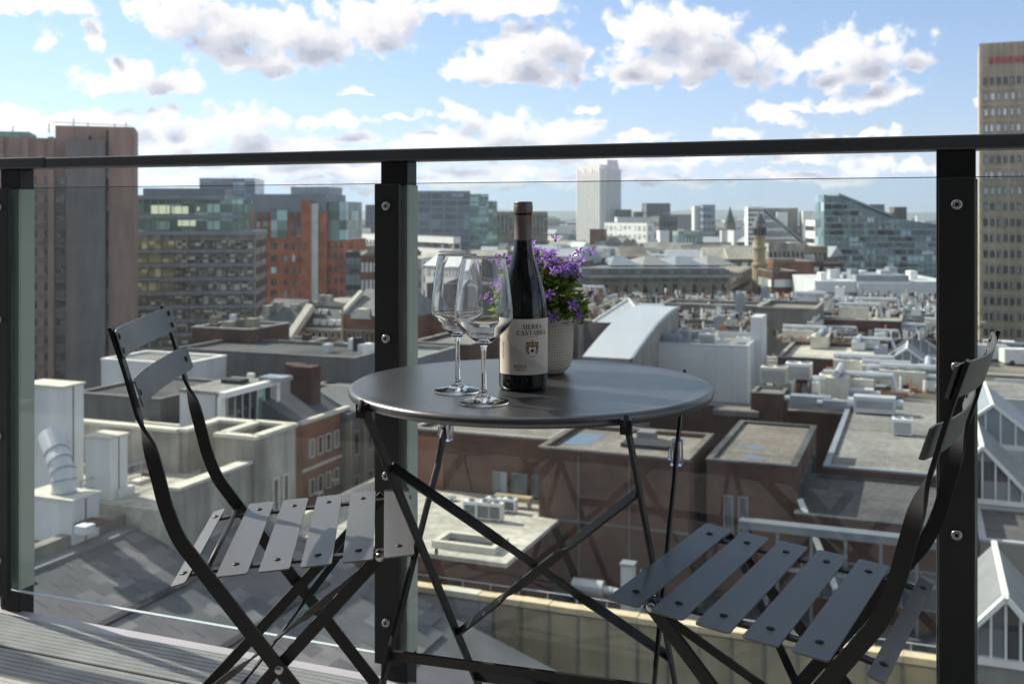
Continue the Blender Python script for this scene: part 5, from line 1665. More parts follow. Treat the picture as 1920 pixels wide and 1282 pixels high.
# white penthouse with glazed side
P = pz(337, 729, -11.2)
b = gb('white_penthouse', 'white rooftop penthouse with a glazed side behind the left chair', 'building', P)
u0, v0 = b.fr(P); ue = b.ux(417, v0)
v1 = b.fr(pz(548, 713, -11.2))[1]
b.box('wall', u0, ue - 0.6, v0, v0 + 0.4, GZ, -11.4, 'white_render')
b.box('roof', u0, ue, v0 - 0.1, v1, -11.4, -11.2, 'roof_grey')
b.box('eaves', ue, ue + 0.5, v0 - 0.4, v1 + 0.2, -11.55, -11.15, 'white_bright')
b.box('core_wall', u0 + 0.2, ue - 1.2, v0 + 0.41, v1, GZ, -11.42, 'concrete_dark')
nn = 6
for k in range(nn):
    a0 = v0 + 0.6 + (v1 - v0 - 0.8) * k / nn
    a1 = v0 + 0.6 + (v1 - v0 - 0.8) * (k + 1) / nn
    b.box('glass_panel', ue - 0.15, ue - 0.1, a0 + 0.05, a1 - 0.05, -14.2, -11.56, 'win_green' if k == 4 else 'win_mid')
    b.box('mullion', ue - 0.2, ue - 0.02, a0 - 0.05, a0 + 0.05, -14.5, -11.56, 'metal_pale')
b.box('end_post', ue - 0.1, ue + 0.4, v1 - 0.1, v1 + 0.25, -22, -11.56, 'white_bright')
b.box('end_post', ue - 0.35, ue + 0.05, v0 - 0.1, v0 + 0.3, -22, -11.56, 'white_bright')
b.box('balcony_edge', ue - 0.3, ue + 0.45, v0 - 0.2, v1 + 0.2, -14.7, -14.35, 'metal_pale')
for k, (du, dv, w) in enumerate(((2.0, 3, 1.6), (4, 5, 2.0), (1.5, 6, 0.5))):
    b.box('roof_hatch', u0 + du - w / 2, u0 + du + w / 2, v0 + dv, v0 + dv + w * 0.7, -11.2, -10.9, ['dark_void', 'metal_grey', 'white_bright'][k])

# dark long-roofed building behind it
b = shed('dark_long_roof', 'long dark grey low building behind the white penthouse', 330, 652, 664, -12.0, 9, 'concrete_dark', 'roof_dark', 'concrete_dark', 0.3)
u0, u1, v0, v1, z = b.e
b.windows('f', v0, b.ux(535, v0), b.ux(575, v0), z - 1.6, z - 0.6, 1, 1, 2.0, 0.7, 'dark_void', 'metal_pale', True)
for k in range(8):
    b.box('roof_plant', b.ux(560, v0) + k * 1.1, b.ux(560, v0) + k * 1.1 + 0.7, v0 + 4 + (k * 3) % 4, v0 + 5 + (k * 3) % 4, z - 0.3, z + 0.5 + (k % 3) * 0.25, ['metal_pale', 'white_bright', 'dark_void'][k % 3])
shed('brick_party_wall', 'brown brick block between the dark roof and the stone building', 255, 790, 350, -14.5, 4, 'brick_rust', 'roof_dark')
shed('grey_wall_block', 'plain dark grey block left of the chair back', 140, 735, 300, -12.9, 9, 'concrete_dark', 'roof_dark', 'concrete_dark', 0.2)
shed('white_low_block', 'white walled low block seen between the two chair back slats', 190, 672, 345, -12.2, 6, 'white_render', 'roof_grey', 'white_bright', 0.2)

qq = random.Random(88)
for k, (x0, y0, x1, z, d, mw, mr_, l) in enumerate([
        (360, 612, 470, -10.8, 7, 'brick_brown', 'slate', 'small dark slate-topped block below the banded office'),
        (470, 640, 560, -13.2, 6, 'stone_sooty', 'roof_dark', 'low sooty block below the Victorian gables'),
        (560, 660, 645, -14.0, 7, 'brick_brown', 'roof_tan', 'low brick block with tan roof below the mansard'),
        (610, 690, 690, -15.2, 5, 'white_render', 'roof_pale', 'small white block beside the middle post'),
        (420, 700, 520, -14.4, 5, 'concrete_dark', 'roof_dark', 'dark low roof behind the white penthouse'),
        (500, 725, 600, -15.0, 5, 'brick_rust', 'roof_grey', 'red brick block right of the white penthouse')]):
    bb = shed('flat_roofed_block', l, x0, y0, x1, z, d, mw, mr_, 'concrete', 0.25)
    u0, u1, v0, v1, zz_ = bb.e
    for j in range(7):
        pu, pv = qq.uniform(u0 + 0.4, u1 - 1.2), qq.uniform(v0 + 0.5, v1 - 1.2)
        bb.box('roof_plant', pu, pu + qq.uniform(0.3, 1.3), pv, pv + qq.uniform(0.3, 1.0), zz_ - 0.3, zz_ + qq.uniform(0.0, 0.9), qq.choice(['metal_grey', 'brick_brown', 'lead', 'white_render', 'concrete_dark', 'stone_tan']))

# red brick terrace
P = pz(567, 794, -14.0)
b = gb('brick_terrace', 'red brick terrace with arched white windows left of the middle post', 'building', P)
ut, v0 = b.fr(P); v1 = b.fr(pz(646, 771, -14.0))[1] + 1.5
b.box('wall', ut - 10, ut, v0, v1, GZ, -14.1, 'brick_rust')
b.box('parapet', ut - 0.35, ut + 0.1, v0, v1, -14.1, -13.85, 'stone_cap')
b.windows('r', ut, v0 + 0.6, v1 - 0.4, -17.2, -14.8, 5, 1, 0.7, 1.3, 'win_mid', 'stone_cap', True, fw=0.06)
b.windows('r', ut, v0 + 0.6, v1 - 0.4, -20.0, -17.6, 5, 1, 0.7, 1.2, 'win_mid', 'stone_cap', True, fw=0.06)
rf = MB().add([(ut - 0.4, v0, -14.05), (ut - 0.4, v1, -14.05), (ut - 5, v1, -11.8), (ut - 5, v0, -11.8), (ut - 10, v0, -14.05), (ut - 10, v1, -14.05)], [(0, 1, 2, 3), (3, 2, 5, 4), (0, 3, 4)])
b.mb(rf, 'roof', 'slate', fix=False)
b.box('string_course', ut + 0.001, ut + 0.12, v0, v1, -17.5, -17.3, 'stone_cap')
b.box('chimney', ut - 3.4, ut - 1.6, v1 - 3.0, v1 - 1.6, -14, -10.6, 'brick_brown')
b.box('chimney', ut - 6, ut - 4.6, v1 + 0.1, v1 + 1.3, -16, -11.0, 'brick_brown')
P = pz(648, 785, -14.6)
b = gb('stone_terrace', 'soot-stained stone terrace beside the middle post', 'building', P)
ut, v0 = b.fr(P)
b.box('wall', ut - 8, ut, v0, v0 + 14, GZ, -14.6, 'stone_sooty')
b.box('roof', ut - 8, ut + 0.3, v0 - 0.2, v0 + 14, -14.6, -14.2, 'slate')
b.windows('r', ut, v0 + 0.4, v0 + 13.6, -22, -15, 6, 2, 1.0, 2.0, 'win_dark', 'stone_tan', True, fw=0.15)
for k in range(7):
    b.box('buttress', ut, ut + 0.35, v0 + 0.05 + k * 2.2, v0 + 0.4 + k * 2.2, GZ, -14.7, 'stone_tan')

# Victorian slate roofs with dormers and copings
P = pd(560, 604, 150)
b = gb('mansard_block', 'slate mansard block with white dormers below the red brick office', 'building', P)
u0, v0 = b.fr(P); u1 = b.ux(642, v0)
zt = lambda y, D=150: CAMZ - (y - HOR) / F_PX * D
b.box('wall', u0, u1, v0, v0 + 14, GZ, zt(615), 'brick_rust')
b.windows('f', v0, u0 + 1, u1, zt(634), zt(617), 6, 1, 0.75, 1.0, 'win_dark', 'stone_cap', True, fw=0.12)
mr = MB().add([(u0, v0, zt(615)), (u1, v0, zt(615)), (u1 - 0.6, v0 + 3.2, zt(575)), (u0 + 0.6, v0 + 3.2, zt(575)), (u0, v0 + 14, zt(615)), (u1, v0 + 14, zt(615))],
              [(0, 1, 2, 3), (1, 5, 2), (0, 3, 4), (3, 2, 5, 4)])
b.mb(mr, 'mansard_roof', 'slate')
b.box('flat_top', u0 + 0.4, u1 - 0.4, v0 + 3.0, v0 + 11, zt(576), zt(568), 'stone_pale')
b.box('cornice', u0 - 0.2, u1 + 0.2, v0 - 0.4, v0 + 0.1, zt(617), zt(613), 'stone_cap')
for k in range(4):
    uu = b.ux(588 + k * 14, v0)
    b.box('dormer', uu - 0.45, uu + 0.45, v0 + 0.6, v0 + 2.2, zt(608), zt(598), 'white_bright')
    if k < 3:
        uu = b.ux(580 + k * 14, v0 + 2)
        b.box('dormer', uu - 0.4, uu + 0.4, v0 + 2.0, v0 + 3.1, zt(590), zt(582), 'white_bright')
for x in (598, 612):
    uu = b.ux(x, v0 + 3)
    b.box('chimney', uu - 0.4, uu + 0.4, v0 + 3.2, v0 + 4.4, zt(580), zt(556), 'stone_pale')
P = pd(478, 600, 148)
b = gb('turreted_block', 'pale stone Victorian block with steep gable copings left of the mansard', 'building', P)
u0, v0 = b.fr(P); u1 = b.ux(545, v0)
b.box('wall', u0, u1, v0, v0 + 10, GZ, zt(622, 148), 'stone_pale')
rf = MB().add([(u0, v0 + 0.2, zt(600)), (u1, v0 + 0.2, zt(622)), (u1, v0 + 5, zt(562)), (u0, v0 + 5, zt(562)), (u0, v0 + 10, zt(610)), (u1, v0 + 10, zt(610))], [(0, 1, 2, 3), (3, 2, 5, 4), (1, 5, 2), (0, 3, 4)])
b.mb(rf, 'roof', 'slate')
cp = MB().ribbon([(u1, v0 - 0.1, zt(624)), (u1 + 1.1, v0 + 3.5, zt(572))], Vector((1, 0, 0)), 1.1, 0.9)
b.mb(cp, 'gable_coping', 'stone_cap')
for k, (x, y, yb) in enumerate(((488, 572, 610), (500, 566, 600), (526, 570, 590))):
    uu = b.ux(x, v0)
    b.box('chimney', uu - 0.55, uu + 0.55, v0 + 1.2 + k, v0 + 2.4 + k, zt(yb + 8), zt(y), 'stone_pale')
for k in range(4):
    uu = b.ux(484 + k * 12, v0)
    b.box('dormer', uu - 0.5, uu + 0.4, v0 - 0.2, v0 + 1.4, zt(622 + k * 3), zt(602 + k * 3), 'stone_cap')
P = pd(642, 590, 140)
b = gb('brick_gable_block', 'red brick gabled building with pale arched window beside the middle post', 'building', P)
u0, v0 = b.fr(P); u1 = b.ux(770, v0)
zt = lambda y, D=140: CAMZ - (y - HOR) / F_PX * D
b.box('wall', u0, u1, v0, v0 + 12, GZ, zt(590), 'brick_rust')
rf = MB().add([(u0, v0, zt(590)), (u1, v0, zt(590)), (u1 - 2, v0 + 5, zt(546)), (u0 + 0.8, v0 + 5, zt(546)), (u0, v0 + 12, zt(590)), (u1, v0 + 12, zt(590))], [(0, 1, 2, 3), (1, 5, 2), (0, 3, 4), (3, 2, 5, 4)])
b.mb(rf, 'roof', 'slate_light')
b.box('corner_pipe', u0 - 0.1, u0 + 0.2, v0 - 0.2, v0, GZ, zt(570), 'stone_gold')
cp = MB().ribbon([(u0 - 0.1, v0 - 0.1, zt(588)), (u0 + 0.9, v0 + 3.6, zt(550))], Vector((1, 0, 0)), 0.6, 0.5)
b.mb(cp, 'gable_coping', 'stone_cap')
uu = b.ux(676, v0)
gm = MB().add([(uu - 1.6, v0 - 0.1, zt(596)), (uu + 1.6, v0 - 0.1, zt(596)), (uu + 0.7, v0 - 0.1, zt(578)), (uu - 0.7, v0 - 0.1, zt(578)), (uu - 1.6, v0 + 2.5, zt(596)), (uu + 1.6, v0 + 2.5, zt(596)), (uu + 0.7, v0 + 2.5, zt(578)), (uu - 0.7, v0 + 2.5, zt(578))],
              [(0, 1, 2, 3), (1, 5, 6, 2), (3, 2, 6, 7), (0, 3, 7, 4)])
b.mb(gm, 'arched_dormer', 'stone_cap')
b.windows('f', v0, u0 + 0.4, u1, zt(640), zt(622), 7, 1, 0.8, 1.3, 'win_dark', 'stone_tan', True, fw=0.1)
b.box('string_course', u0, u1, v0 - 0.15, v0 - 0.002, zt(620), zt(616), 'stone_tan')

# roofs seen behind the wine glasses
for (x0, y0, x1, z, d, m, rm, l) in [
        (770, 640, 880, -14.5, 14, 'brick_brown', 'roof_grey', 'grey roof behind the base of the wine glasses'),
        (770, 585, 850, -12.5, 10, 'brick_rust', 'roof_dark', 'red brick block behind the left wine glass'),
        (800, 530, 960, -10.0, 14, 'concrete_dark', 'roof_dark', 'dark roofed block behind the wine glass bowls'),
        (880, 600, 1010, -13.0, 16, 'stone_sooty', 'roof_grey', 'sooty block behind the bottle'),
        (590, 720, 700, -14.2, 6, 'brick_brown', 'roof_dark', 'dark brick block behind the brick terrace chimneys'),
        (655, 668, 770, -14.4, 12, 'metal_blue', 'roof_grey', 'blue-grey shed beside the middle post'),
        (900, 486, 1090, -9.0, 20, 'concrete_dark', 'roof_grey', 'long grey roof behind the bottle and flowers')]:
    shed('flat_roofed_block', l, x0, y0, x1, z, d, m, rm, 'concrete')

# vehicles in the street below the tan tower
def van(P, rz, col, label):
    o = thing('parked_van', label, 'van', P, rz, 'vehicles below the tan tower')
    MB().prism([(-2.4, 0.35), (2.4, 0.35), (2.5, 0.9), (2.1, 1.15), (1.5, 2.05), (-2.4, 2.1)], -0.95, 0.95)
    mb = MB()
    prof = [(-2.4, 0.35), (2.4, 0.35), (2.5, 0.95), (2.0, 1.15), (1.45, 2.05), (-2.4, 2.1)]
    n_ = len(prof)
    mb.add([(p[0], -0.95, p[1]) for p in prof] + [(p[0], 0.95, p[1]) for p in prof], [tuple(range(n_)), tuple(range(2 * n_ - 1, n_ - 1, -1))] + [((i + 1) % n_, i, i + n_, (i + 1) % n_ + n_) for i in range(n_)])
    mb.build('body', MATS[col], o, fix=True)
    MB().box(0.6, 1.5, -0.97, 0.97, 1.25, 1.85).build('side_glass', MATS['win_dark'], o)
    for sx in (-1.5, 1.5):
        for sy in (-0.9, 0.9):
            MB().tube([(sx, sy - 0.12, 0.35), (sx, sy + 0.12, 0.35)], 0.35, 12).build('wheel', MATS['dark_void'], o)
    return o


for k, (x, y, c) in enumerate(((1880, 668, 'white_bright'), (1905, 672, 'metal_blue'), (1865, 676, 'metal_pale'), (1915, 684, 'white_render'))):
    van(pz(x, y, -19.0) if False else pz(x, y, -18.2), -TH + 0.1 * k, c, ['white van parked below the tan tower', 'blue van parked beside the white van', 'silver van parked left of the others', 'nearest off-white van at the right edge'][k])
b = shed('car_park_deck', 'tan rooftop car park below the tan tower', 1838, 700, 2000, -17.9, 30, 'stone_tan', 'roof_tan', 'stone_cap', 0.3)

# ================================================================== FAR CITY
fill_cols = ['brick_brown', 'brick_rust', 'concrete', 'stone_sooty', 'stone_tan', 'white_render', 'concrete_dark', 'metal_grey', 'stone_pale']
roof_cols = ['roof_grey', 'roof_pale', 'roof_dark', 'slate', 'roof_tan', 'metal_pale']
q = random.Random(77)
blocks = []
wall_word = {'brick_brown': 'brown brick', 'brick_rust': 'red brick', 'concrete': 'grey concrete', 'stone_sooty': 'sooty stone', 'stone_tan': 'tan stone', 'white_render': 'white', 'concrete_dark': 'dark grey', 'metal_grey': 'steel grey', 'stone_pale': 'pale stone', 'white_bright': 'bright white'}
for k in range(330):
    px = q.uniform(630, 1575) if k % 6 else q.uniform(1440, 1560)
    D = q.uniform(255, 950)
    yt = 424 + (950 - D) / 700 * 72 + q.uniform(-9, 12)
    if 1085 < px < 1460: yt = min(yt, 486)
    zz_ = CAMZ - (yt - HOR) / F_PX * D
    h = max(7, zz_ - GZ)
    a = q.choice([-TH, 0.05, 0.2, -0.1, -0.6, -0.8])
    w, d = q.uniform(7, 22), q.uniform(6, 14)
    wc, rc, flat = q.choice(fill_cols + ['white_bright', 'stone_pale', 'concrete']), q.choice(roof_cols), q.random() > 0.35
    r1, r2 = q.random(), q.choice(['win_dark', 'win_mid', 'win_pale', 'win_dark'])
    if k in HIDDEN_BLOCKS or (px < 725 and D < 430): continue
    X_ = (px - CX) / F_PX * D
    o = thing('city_block', 'x', 'building', (X_, D, GZ), a, 'blocks of the city centre in the middle distance')
    o['_n'] = k
    MB().box(-w / 2, w / 2, 0, d, 0, h).build('wall', MATS[wc], o)
    if not flat:
        e = 0.4
        MB().add([(-w / 2 - e, -e, h), (w / 2 + e, -e, h), (w / 2 + e, d + e, h), (-w / 2 - e, d + e, h), (-w / 2 - e, d / 2, h + 3), (w / 2 + e, d / 2, h + 3)],
                 [(0, 1, 5, 4), (2, 3, 4, 5), (0, 4, 3), (1, 2, 5)]).build('roof', MATS[rc], o)
    else:
        MB().box(-w / 2 + 0.4, w / 2 - 0.4, 0.4, d - 0.4, h, h + 0.25).build('roof', MATS[rc], o)
        if r1 < 0.65:
            MB().box(-w / 4, w / 6, d * 0.3, d * 0.6, h + 0.25, h + 2.2).build('plant_room', MATS[['metal_pale', 'metal_grey', 'white_bright', 'concrete'][k % 4]], o)
    st_ = MB()
    nfl, nc = max(2, int(h / 3.6)), max(3, int(w / 2.6))
    for j in range(max(0, nfl - 7), nfl):
        for i in range(nc):
            x0 = -w / 2 + w * (i + 0.22) / nc
            z0 = h * (j + 0.3) / nfl
            st_.box(x0, x0 + w / nc * 0.56, -0.08, 0.0, z0, z0 + h / nfl * 0.48)
    tag(st_.build('window_rows', MATS[r2], o), kind='stuff')
    where = 'left of the middle post' if px < 706 else 'behind the wine glasses' if px < 905 else 'behind the bottle' if px < 1005 else 'behind the flowers' if px < 1110 else 'below the white tower' if px < 1180 else 'right of the white tower' if px < 1300 else 'below the slab towers' if px < 1400 else 'beside the golden turret'
    blocks.append((o, ('distant ' if D > 600 else '') + wall_word[wc] + ' block with ' + ('flat' if flat else 'pitched') + ' roof ' + where, px))
auto_label(blocks)
# what lies beyond reads as one mass
names = ['brick_brown', 'concrete', 'stone_sooty', 'white_render', 'roof_grey', 'tree_far', 'brick_rust', 'metal_grey']
fc = MB()
for k in range(5200):
    D = exp(q.uniform(math.log(900), math.log(6500)))
    az = radians(q.uniform(-34, 34))
    x, y = D * math.tan(az), D
    w, d, h = q.uniform(10, 60), q.uniform(10, 40), q.uniform(6, 15) + (q.random() < 0.04) * q.uniform(5, 26)
    mi = q.randrange(len(names))
    if names[mi] == 'tree_far':
        h = q.uniform(6, 13); w *= 1.6
    c, s = cos(q.uniform(-0.5, 0.5)), sin(0.2)
    k0 = len(fc.v)
    fc.box(x - w / 2, x + w / 2, y, y + d, GZ, GZ + h, mi)
tag(fc.build('distant_city', [MATS[n_] for n_ in names]), 'hazy mass of far-off roofs and trees below the horizon', 'city', kind='stuff')

# ================================================================== BALCONY
mat('post_black', (0.022, 0.0225, 0.023), 0.45, 0.12, 6, spec=0.3, bump=0.03, bscale=300)
mat('rail_grey', (0.055, 0.058, 0.064), 0.34, 0.1, 5, spec=0.5, bump=0.02, bscale=300)
mat('powder_black', (0.013, 0.013, 0.014), 0.42, 0.12, 8, spec=0.3, bump=0.05, bscale=420)
mat('powder_slate', (0.058, 0.059, 0.062), 0.42, 0.05, 7, spec=0.9, coat=0.08, wear=0.03, bump=0.04, bscale=420)
mat('steel', (0.42, 0.41, 0.40), 0.28, 0.08, 30, metal=1.0)
mat('strip_green', (0.44, 0.47, 0.40), 0.45, 0.06, 3, spec=0.4)
mat('ledge_alu', (0.33, 0.325, 0.35), 0.5, 0.10, 7, metal=0.1, streak=0.0)
mat('deck_board', (0.33, 0.33, 0.32), 0.62, 0.2, 9, wear=0.25, bump=0.15, bscale=160)
mat('rubber', (0.02, 0.02, 0.02), 0.8, 0.1, 5)
mat_pane('balustrade_glass', (0.90, 0.935, 0.93))
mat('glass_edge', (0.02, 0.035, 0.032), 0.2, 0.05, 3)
mat('glass_edge_painted_lit', (0.72, 0.74, 0.76), 0.3, 0.05, 3)


def uvbox(mb, u0, u1, v0, v1, z0, z1, mi=0):
    q = [uv(u0, v0), uv(u1, v0), uv(u1, v1), uv(u0, v1)]
    return mb.prism([(p.x, p.y) for p in q], z0, z1, mi)


# everything on the balcony that runs along the rail is built in a frame turned with it
def gridthing(name, label, cat):
    return thing(name, label, cat, (0, 0, 0), -TH)


# deck: each ribbed board a piece of the floor
deck = MB().box(-4.5, 3.0, -1.6, 1.965, -0.20, -0.03).build('deck', MATS['post_black'])
deck.rotation_euler = (0, 0, -TH)
tag(deck, kind='structure')
BW, gap, nr = 0.146, 0.006, 9
bm_ = MB()
L0, L1 = -4.5, 3.0
prof = [(0.0, -0.024), (0.0, -0.002)]
rw = BW / nr
for k in range(nr):
    y0 = k * rw
    prof += [(y0 + 0.0012, 0.0), (y0 + rw - 0.0036, 0.0), (y0 + rw - 0.0028, -0.0016), (y0 + rw - 0.0006, -0.0016)]
prof += [(BW, -0.024)]
vs = [(L0, p[0], p[1]) for p in prof] + [(L1, p[0], p[1]) for p in prof]
n_ = len(prof)
bm_.add(vs, [(i, i + n_, i + 1 + n_, i + 1) for i in range(n_ - 1)] + [tuple(range(n_)), tuple(range(2 * n_ - 1, n_ - 1, -1))])
bme = bm_.mesh('deck_board', MATS['deck_board'])
for k in range(13):
    o = link('deck_board', bme, deck, (0, 1.962 - (k + 1) * (BW + gap) + 0.0, 0))
o = MB().box(-6, 6, 1.968, 2.014, -0.30, -0.012).build('ledge', MATS['ledge_alu'])
o.rotation_euler = (0, 0, -TH)
bevel(o, 0.004)
tag(o, kind='structure')
sl_ = MB().box(-6, 6, -1.6, 2.012, -0.55, -0.302).build('balcony_slab', MATS['concrete'])
sl_.rotation_euler = (0, 0, -TH)
tag(sl_, kind='structure')

# balcony's own building, unseen: wall and glazing sized and darkened for fill and reflections
rw_ = MB().box(-8.5, 7.5, -2.6, -1.75, GZ, 5.6).build('rear_wall', MATS['dark_void'])
rw_.rotation_euler = (0, 0, -TH)
tag(rw_, kind='structure')
for fl_ in range(-2, 2):
    for cc in range(-2, 2):
        w_ = MB().box(cc * 3.6 + 0.4, cc * 3.6 + 3.1, -1.75, -1.70, fl_ * 3.0 + 0.1, fl_ * 3.0 + 2.4).build('window_pane', MATS['win_dark'], rw_)

# balustrade
bal = gridthing('balustrade', 'dark metal balcony balustrade with clear glass panes and flat top rail', 'balustrade')
PU = [-3.235, -2.145, -1.056, 0.055, 1.165]
GV0, GV1 = 1.984, 1.994
for i, pu in enumerate(PU):
    p = MB().box(pu - 0.032, pu + 0.032, 2.000, 2.046, -0.03, 1.101).build('post', MATS['post_black'], bal)
    bevel(p, 0.002)
    s = MB().box(pu + 0.0322, pu + 0.0345, 2.001, 2.045, 0.045, 1.05).box(pu + 0.004, pu + 0.0345, 1.9955, 1.9998, 0.045, 1.05).build('edge_strip', MATS['strip_green'], p)
    c = MB().box(pu - 0.029, pu + 0.029, 1.966, 1.978, 0.035, 1.052).build('clamp_bar', MATS['post_black'], p)
    bevel(c, 0.002)
    gk = MB().box(pu - 0.024, pu + 0.0105, 1.9785, 1.9835, 0.045, 1.049).build('gasket', MATS['rubber'], p)
    for zz in (1.005, 0.725, 0.435, 0.125):
        mb = MB()
        mb.lathe([(0.0112, 0.0), (0.0112, 0.002), (0.0095, 0.0052), (0.006, 0.0062), (0.0042, 0.006), (0.0042, 0.0025), (0.0, 0.0025)], 18)
        mb.v = [(pu + q_[0] * 0.88, 1.966 - q_[2], zz + q_[1] * 0.88) for q_ in mb.v]
        bo = mb.build('bolt', MATS['steel'], p, smooth=True, fix=True)
        hx = MB().add([(pu + 0.0040 * cos(radians(60 * k_)), 1.9628, zz + 0.0040 * sin(radians(60 * k_))) for k_ in range(6)], [tuple(range(6))])
        hx.build('socket', MATS['rubber'], bo)
for i in range(len(PU) - 1):
    g0, g1 = PU[i] + 0.012, PU[i + 1] - 0.012
    pn = MB().box(g0, g1, GV0, GV1, 0.048, 1.0525).build('glass_pane', MATS['balustrade_glass'], bal)
    # sheet edges: light caught along the bottom is painted white, top kept dark
    MB().box(g0, g1, GV0 - 0.0002, GV1 + 0.0002, 0.046, 0.0479).build('polished_edge', MATS['glass_edge_painted_lit'], pn)
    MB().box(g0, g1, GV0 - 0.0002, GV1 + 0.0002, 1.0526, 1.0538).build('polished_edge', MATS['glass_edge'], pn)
r1 = MB().box(-5.2, -2.010, 1.974, 2.056, 1.1012, 1.1285).build('handrail', MATS['rail_grey'], bal)
r2 = MB().box(-2.0095, 3.4, 1.978, 2.052, 1.1012, 1.1265).build('handrail', MATS['rail_grey'], bal)
bevel(r1, 0.003); bevel(r2, 0.003)

# ================================================================== FURNITURE
def smooth_path(pts, n=5):
    return catmull(pts, n)


def make_chair(label):
    c = thing('folding_chair', label, 'chair', (0, 0, 0), 0, 'folding bistro chairs')
    K, S = MATS['powder_black'], MATS['powder_slate']
    BB = 0.188
    # back frame: flat bar, twisted so that it lies flat against the backrest
    side = [(-0.286, 0.815), (-0.2656, 0.752), (-0.246, 0.6825), (-0.229, 0.631), (-0.216, 0.583), (-0.203, 0.533), (-0.1845, 0.487), (-0.160, 0.451), (-0.112, 0.385), (-0.0314, 0.276), (0.06, 0.152), (0.172, 0.003)]
    for sy in (-1, 1):
        pts = smooth_path([(a, sy * BB, z) for a, z in side], 10)
        wds = []
        for i, p in enumerate(pts):
            t = (pts[min(i + 1, len(pts) - 1)] - pts[max(i - 1, 0)]).normalized()
            inpl = Vector((t.z, 0, -t.x))
            k = min(1, max(0, (0.682 - p.z) / 0.085))
            k = k * k * (3 - 2 * k)
            ang = k * pi / 2
            wds.append(Vector((0, 1, 0)) * cos(ang) + inpl * sin(ang))
        o = MB().ribbon(pts, wds, 0.0215, 0.0058).build('back_leg', K, c, smooth=True)
    # front frame: from the seat front to the rear feet
    for sy in (-1, 1):
        bb = sy * (BB - 0.016)
        pts = [(0.130, bb, 0.447), (0.05, bb, 0.3623), (-0.0314, bb, 0.276), (-0.16, bb, 0.140), (-0.292, bb, 0.003)]
        o = MB().ribbon(pts, Vector((1, 0, -1)), 0.0205, 0.0055).build('front_leg', K, c)
        bevel(o, 0.0012)
        for a, z in ((-0.0314, 0.276), (0.1244, 0.441)):
            MB().dome((a, sy * (BB + 0.003 if a < 0 else BB - 0.012), z), (0, sy, 0), 0.0075, 0.004, 14).build('bolt', MATS['steel'], c, smooth=True)
        MB().box(-0.304, -0.280, bb - 0.006, bb + 0.006, 0, 0.012).box(0.160, 0.184, sy * BB - 0.006, sy * BB + 0.006, 0, 0.012).build('rubber_foot', MATS['rubber'], c)
    # rear and front stretchers, twisted cross straps between the front legs
    MB().tube([(-0.147, -BB + 0.003, 0.427), (-0.147, BB - 0.003, 0.427)], 0.0042, 10).build('seat_rod', K, c, smooth=True)
    MB().ribbon([(-0.262, -BB + 0.02, 0.035), (-0.262, BB - 0.02, 0.035)], Vector((1, 0, 1)), 0.018, 0.004).build('stretcher', K, c)
    MB().ribbon([(0.146, -BB + 0.004, 0.036), (0.146, BB - 0.004, 0.036)], Vector((1, 0, -1)), 0.018, 0.004).build('stretcher', K, c)

    def fl(t):
        return Vector((0.110 + (-0.22 - 0.110) * t, 0, 0.425 + (0.075 - 0.425) * t))
    for sgn in (-1, 1):
        pts, wd = [], []
        for k in range(25):
            t = k / 24
            p = fl(t); p.y = sgn * (BB - 0.026) * (1 - 2 * t)
            p += Vector((0.004, 0, 0.004)) * sgn
            pts.append(p)
            tw = min(1, max(0, (t - 0.28) / 0.16)); tw2 = min(1, max(0, (t - 0.60) / 0.16))
            ang = (tw * tw * (3 - 2 * tw) - tw2 * tw2 * (3 - 2 * tw2)) * pi / 2
            tg = (fl(1) - fl(0)); tg.y = -2 * sgn * (BB - 0.026); tg.normalize()
            n0 = Vector((1, 0, 1)).normalized()
            n1 = tg.cross(n0)
            wd.append(n1 * cos(ang) + n0 * sin(ang))
        MB().ribbon(pts, wd, 0.0125, 0.0035).build('cross_strap', K, c, smooth=True)
    # seat rails and slats
    zs = lambda a: 0.450 + (a - 0.155) * 0.075 - (0.012 if a < -0.16 else 0)
    for sy in (-1, 1):
        pts = [(a, sy * 0.152, zs(a) - 0.0045) for a in (0.182, 0.05, -0.10, -0.155)] + [(-0.174, sy * 0.152, zs(-0.155) - 0.0085), (-0.193, sy * 0.152, zs(-0.155) - 0.0140)]
        o = MB().ribbon(pts, Vector((0, 1, 0)), 0.015, 0.005).build('seat_rail', K, c)
        bevel(o, 0.001)
    for a in (0.155, 0.0905, 0.026, -0.0385, -0.103, -0.183):
        w = 0.048 if a > -0.15 else 0.023
        hl, r = 0.2045, 0.006
        sl = MB()
        ol = []
        for cx_, cy_, q0 in ((w / 2 - r, hl - r, 0), (-w / 2 + r, hl - r, 90), (-w / 2 + r, -hl + r, 180), (w / 2 - r, -hl + r, 270)):
            for k in range(5):
                q = radians(q0 + 22.5 * k)
                ol.append((cx_ + r * cos(q), cy_ + r * sin(q)))
        sl.prism(ol, -0.0012, 0.0012)
        o = sl.build('seat_slat', S, c)
        tilt = 0.075 if a > -0.15 else 0.28
        o.location = (a, 0, zs(a) + 0.0002) if a > -0.15 else (a, 0, zs(-0.155) - 0.0072)
        o.rotation_euler = (0, -tilt, 0)
        for sy in (-1, 1):
            rv = MB().dome((0, 0, 0), (0, 0, 1), 0.0062, 0.0028, 12)
            rv.v = [(p[0], p[1] * 1.0 + sy * 0.155, p[2] + 0.0012) for p in rv.v]
            rv.build('rivet', K, o, smooth=True)
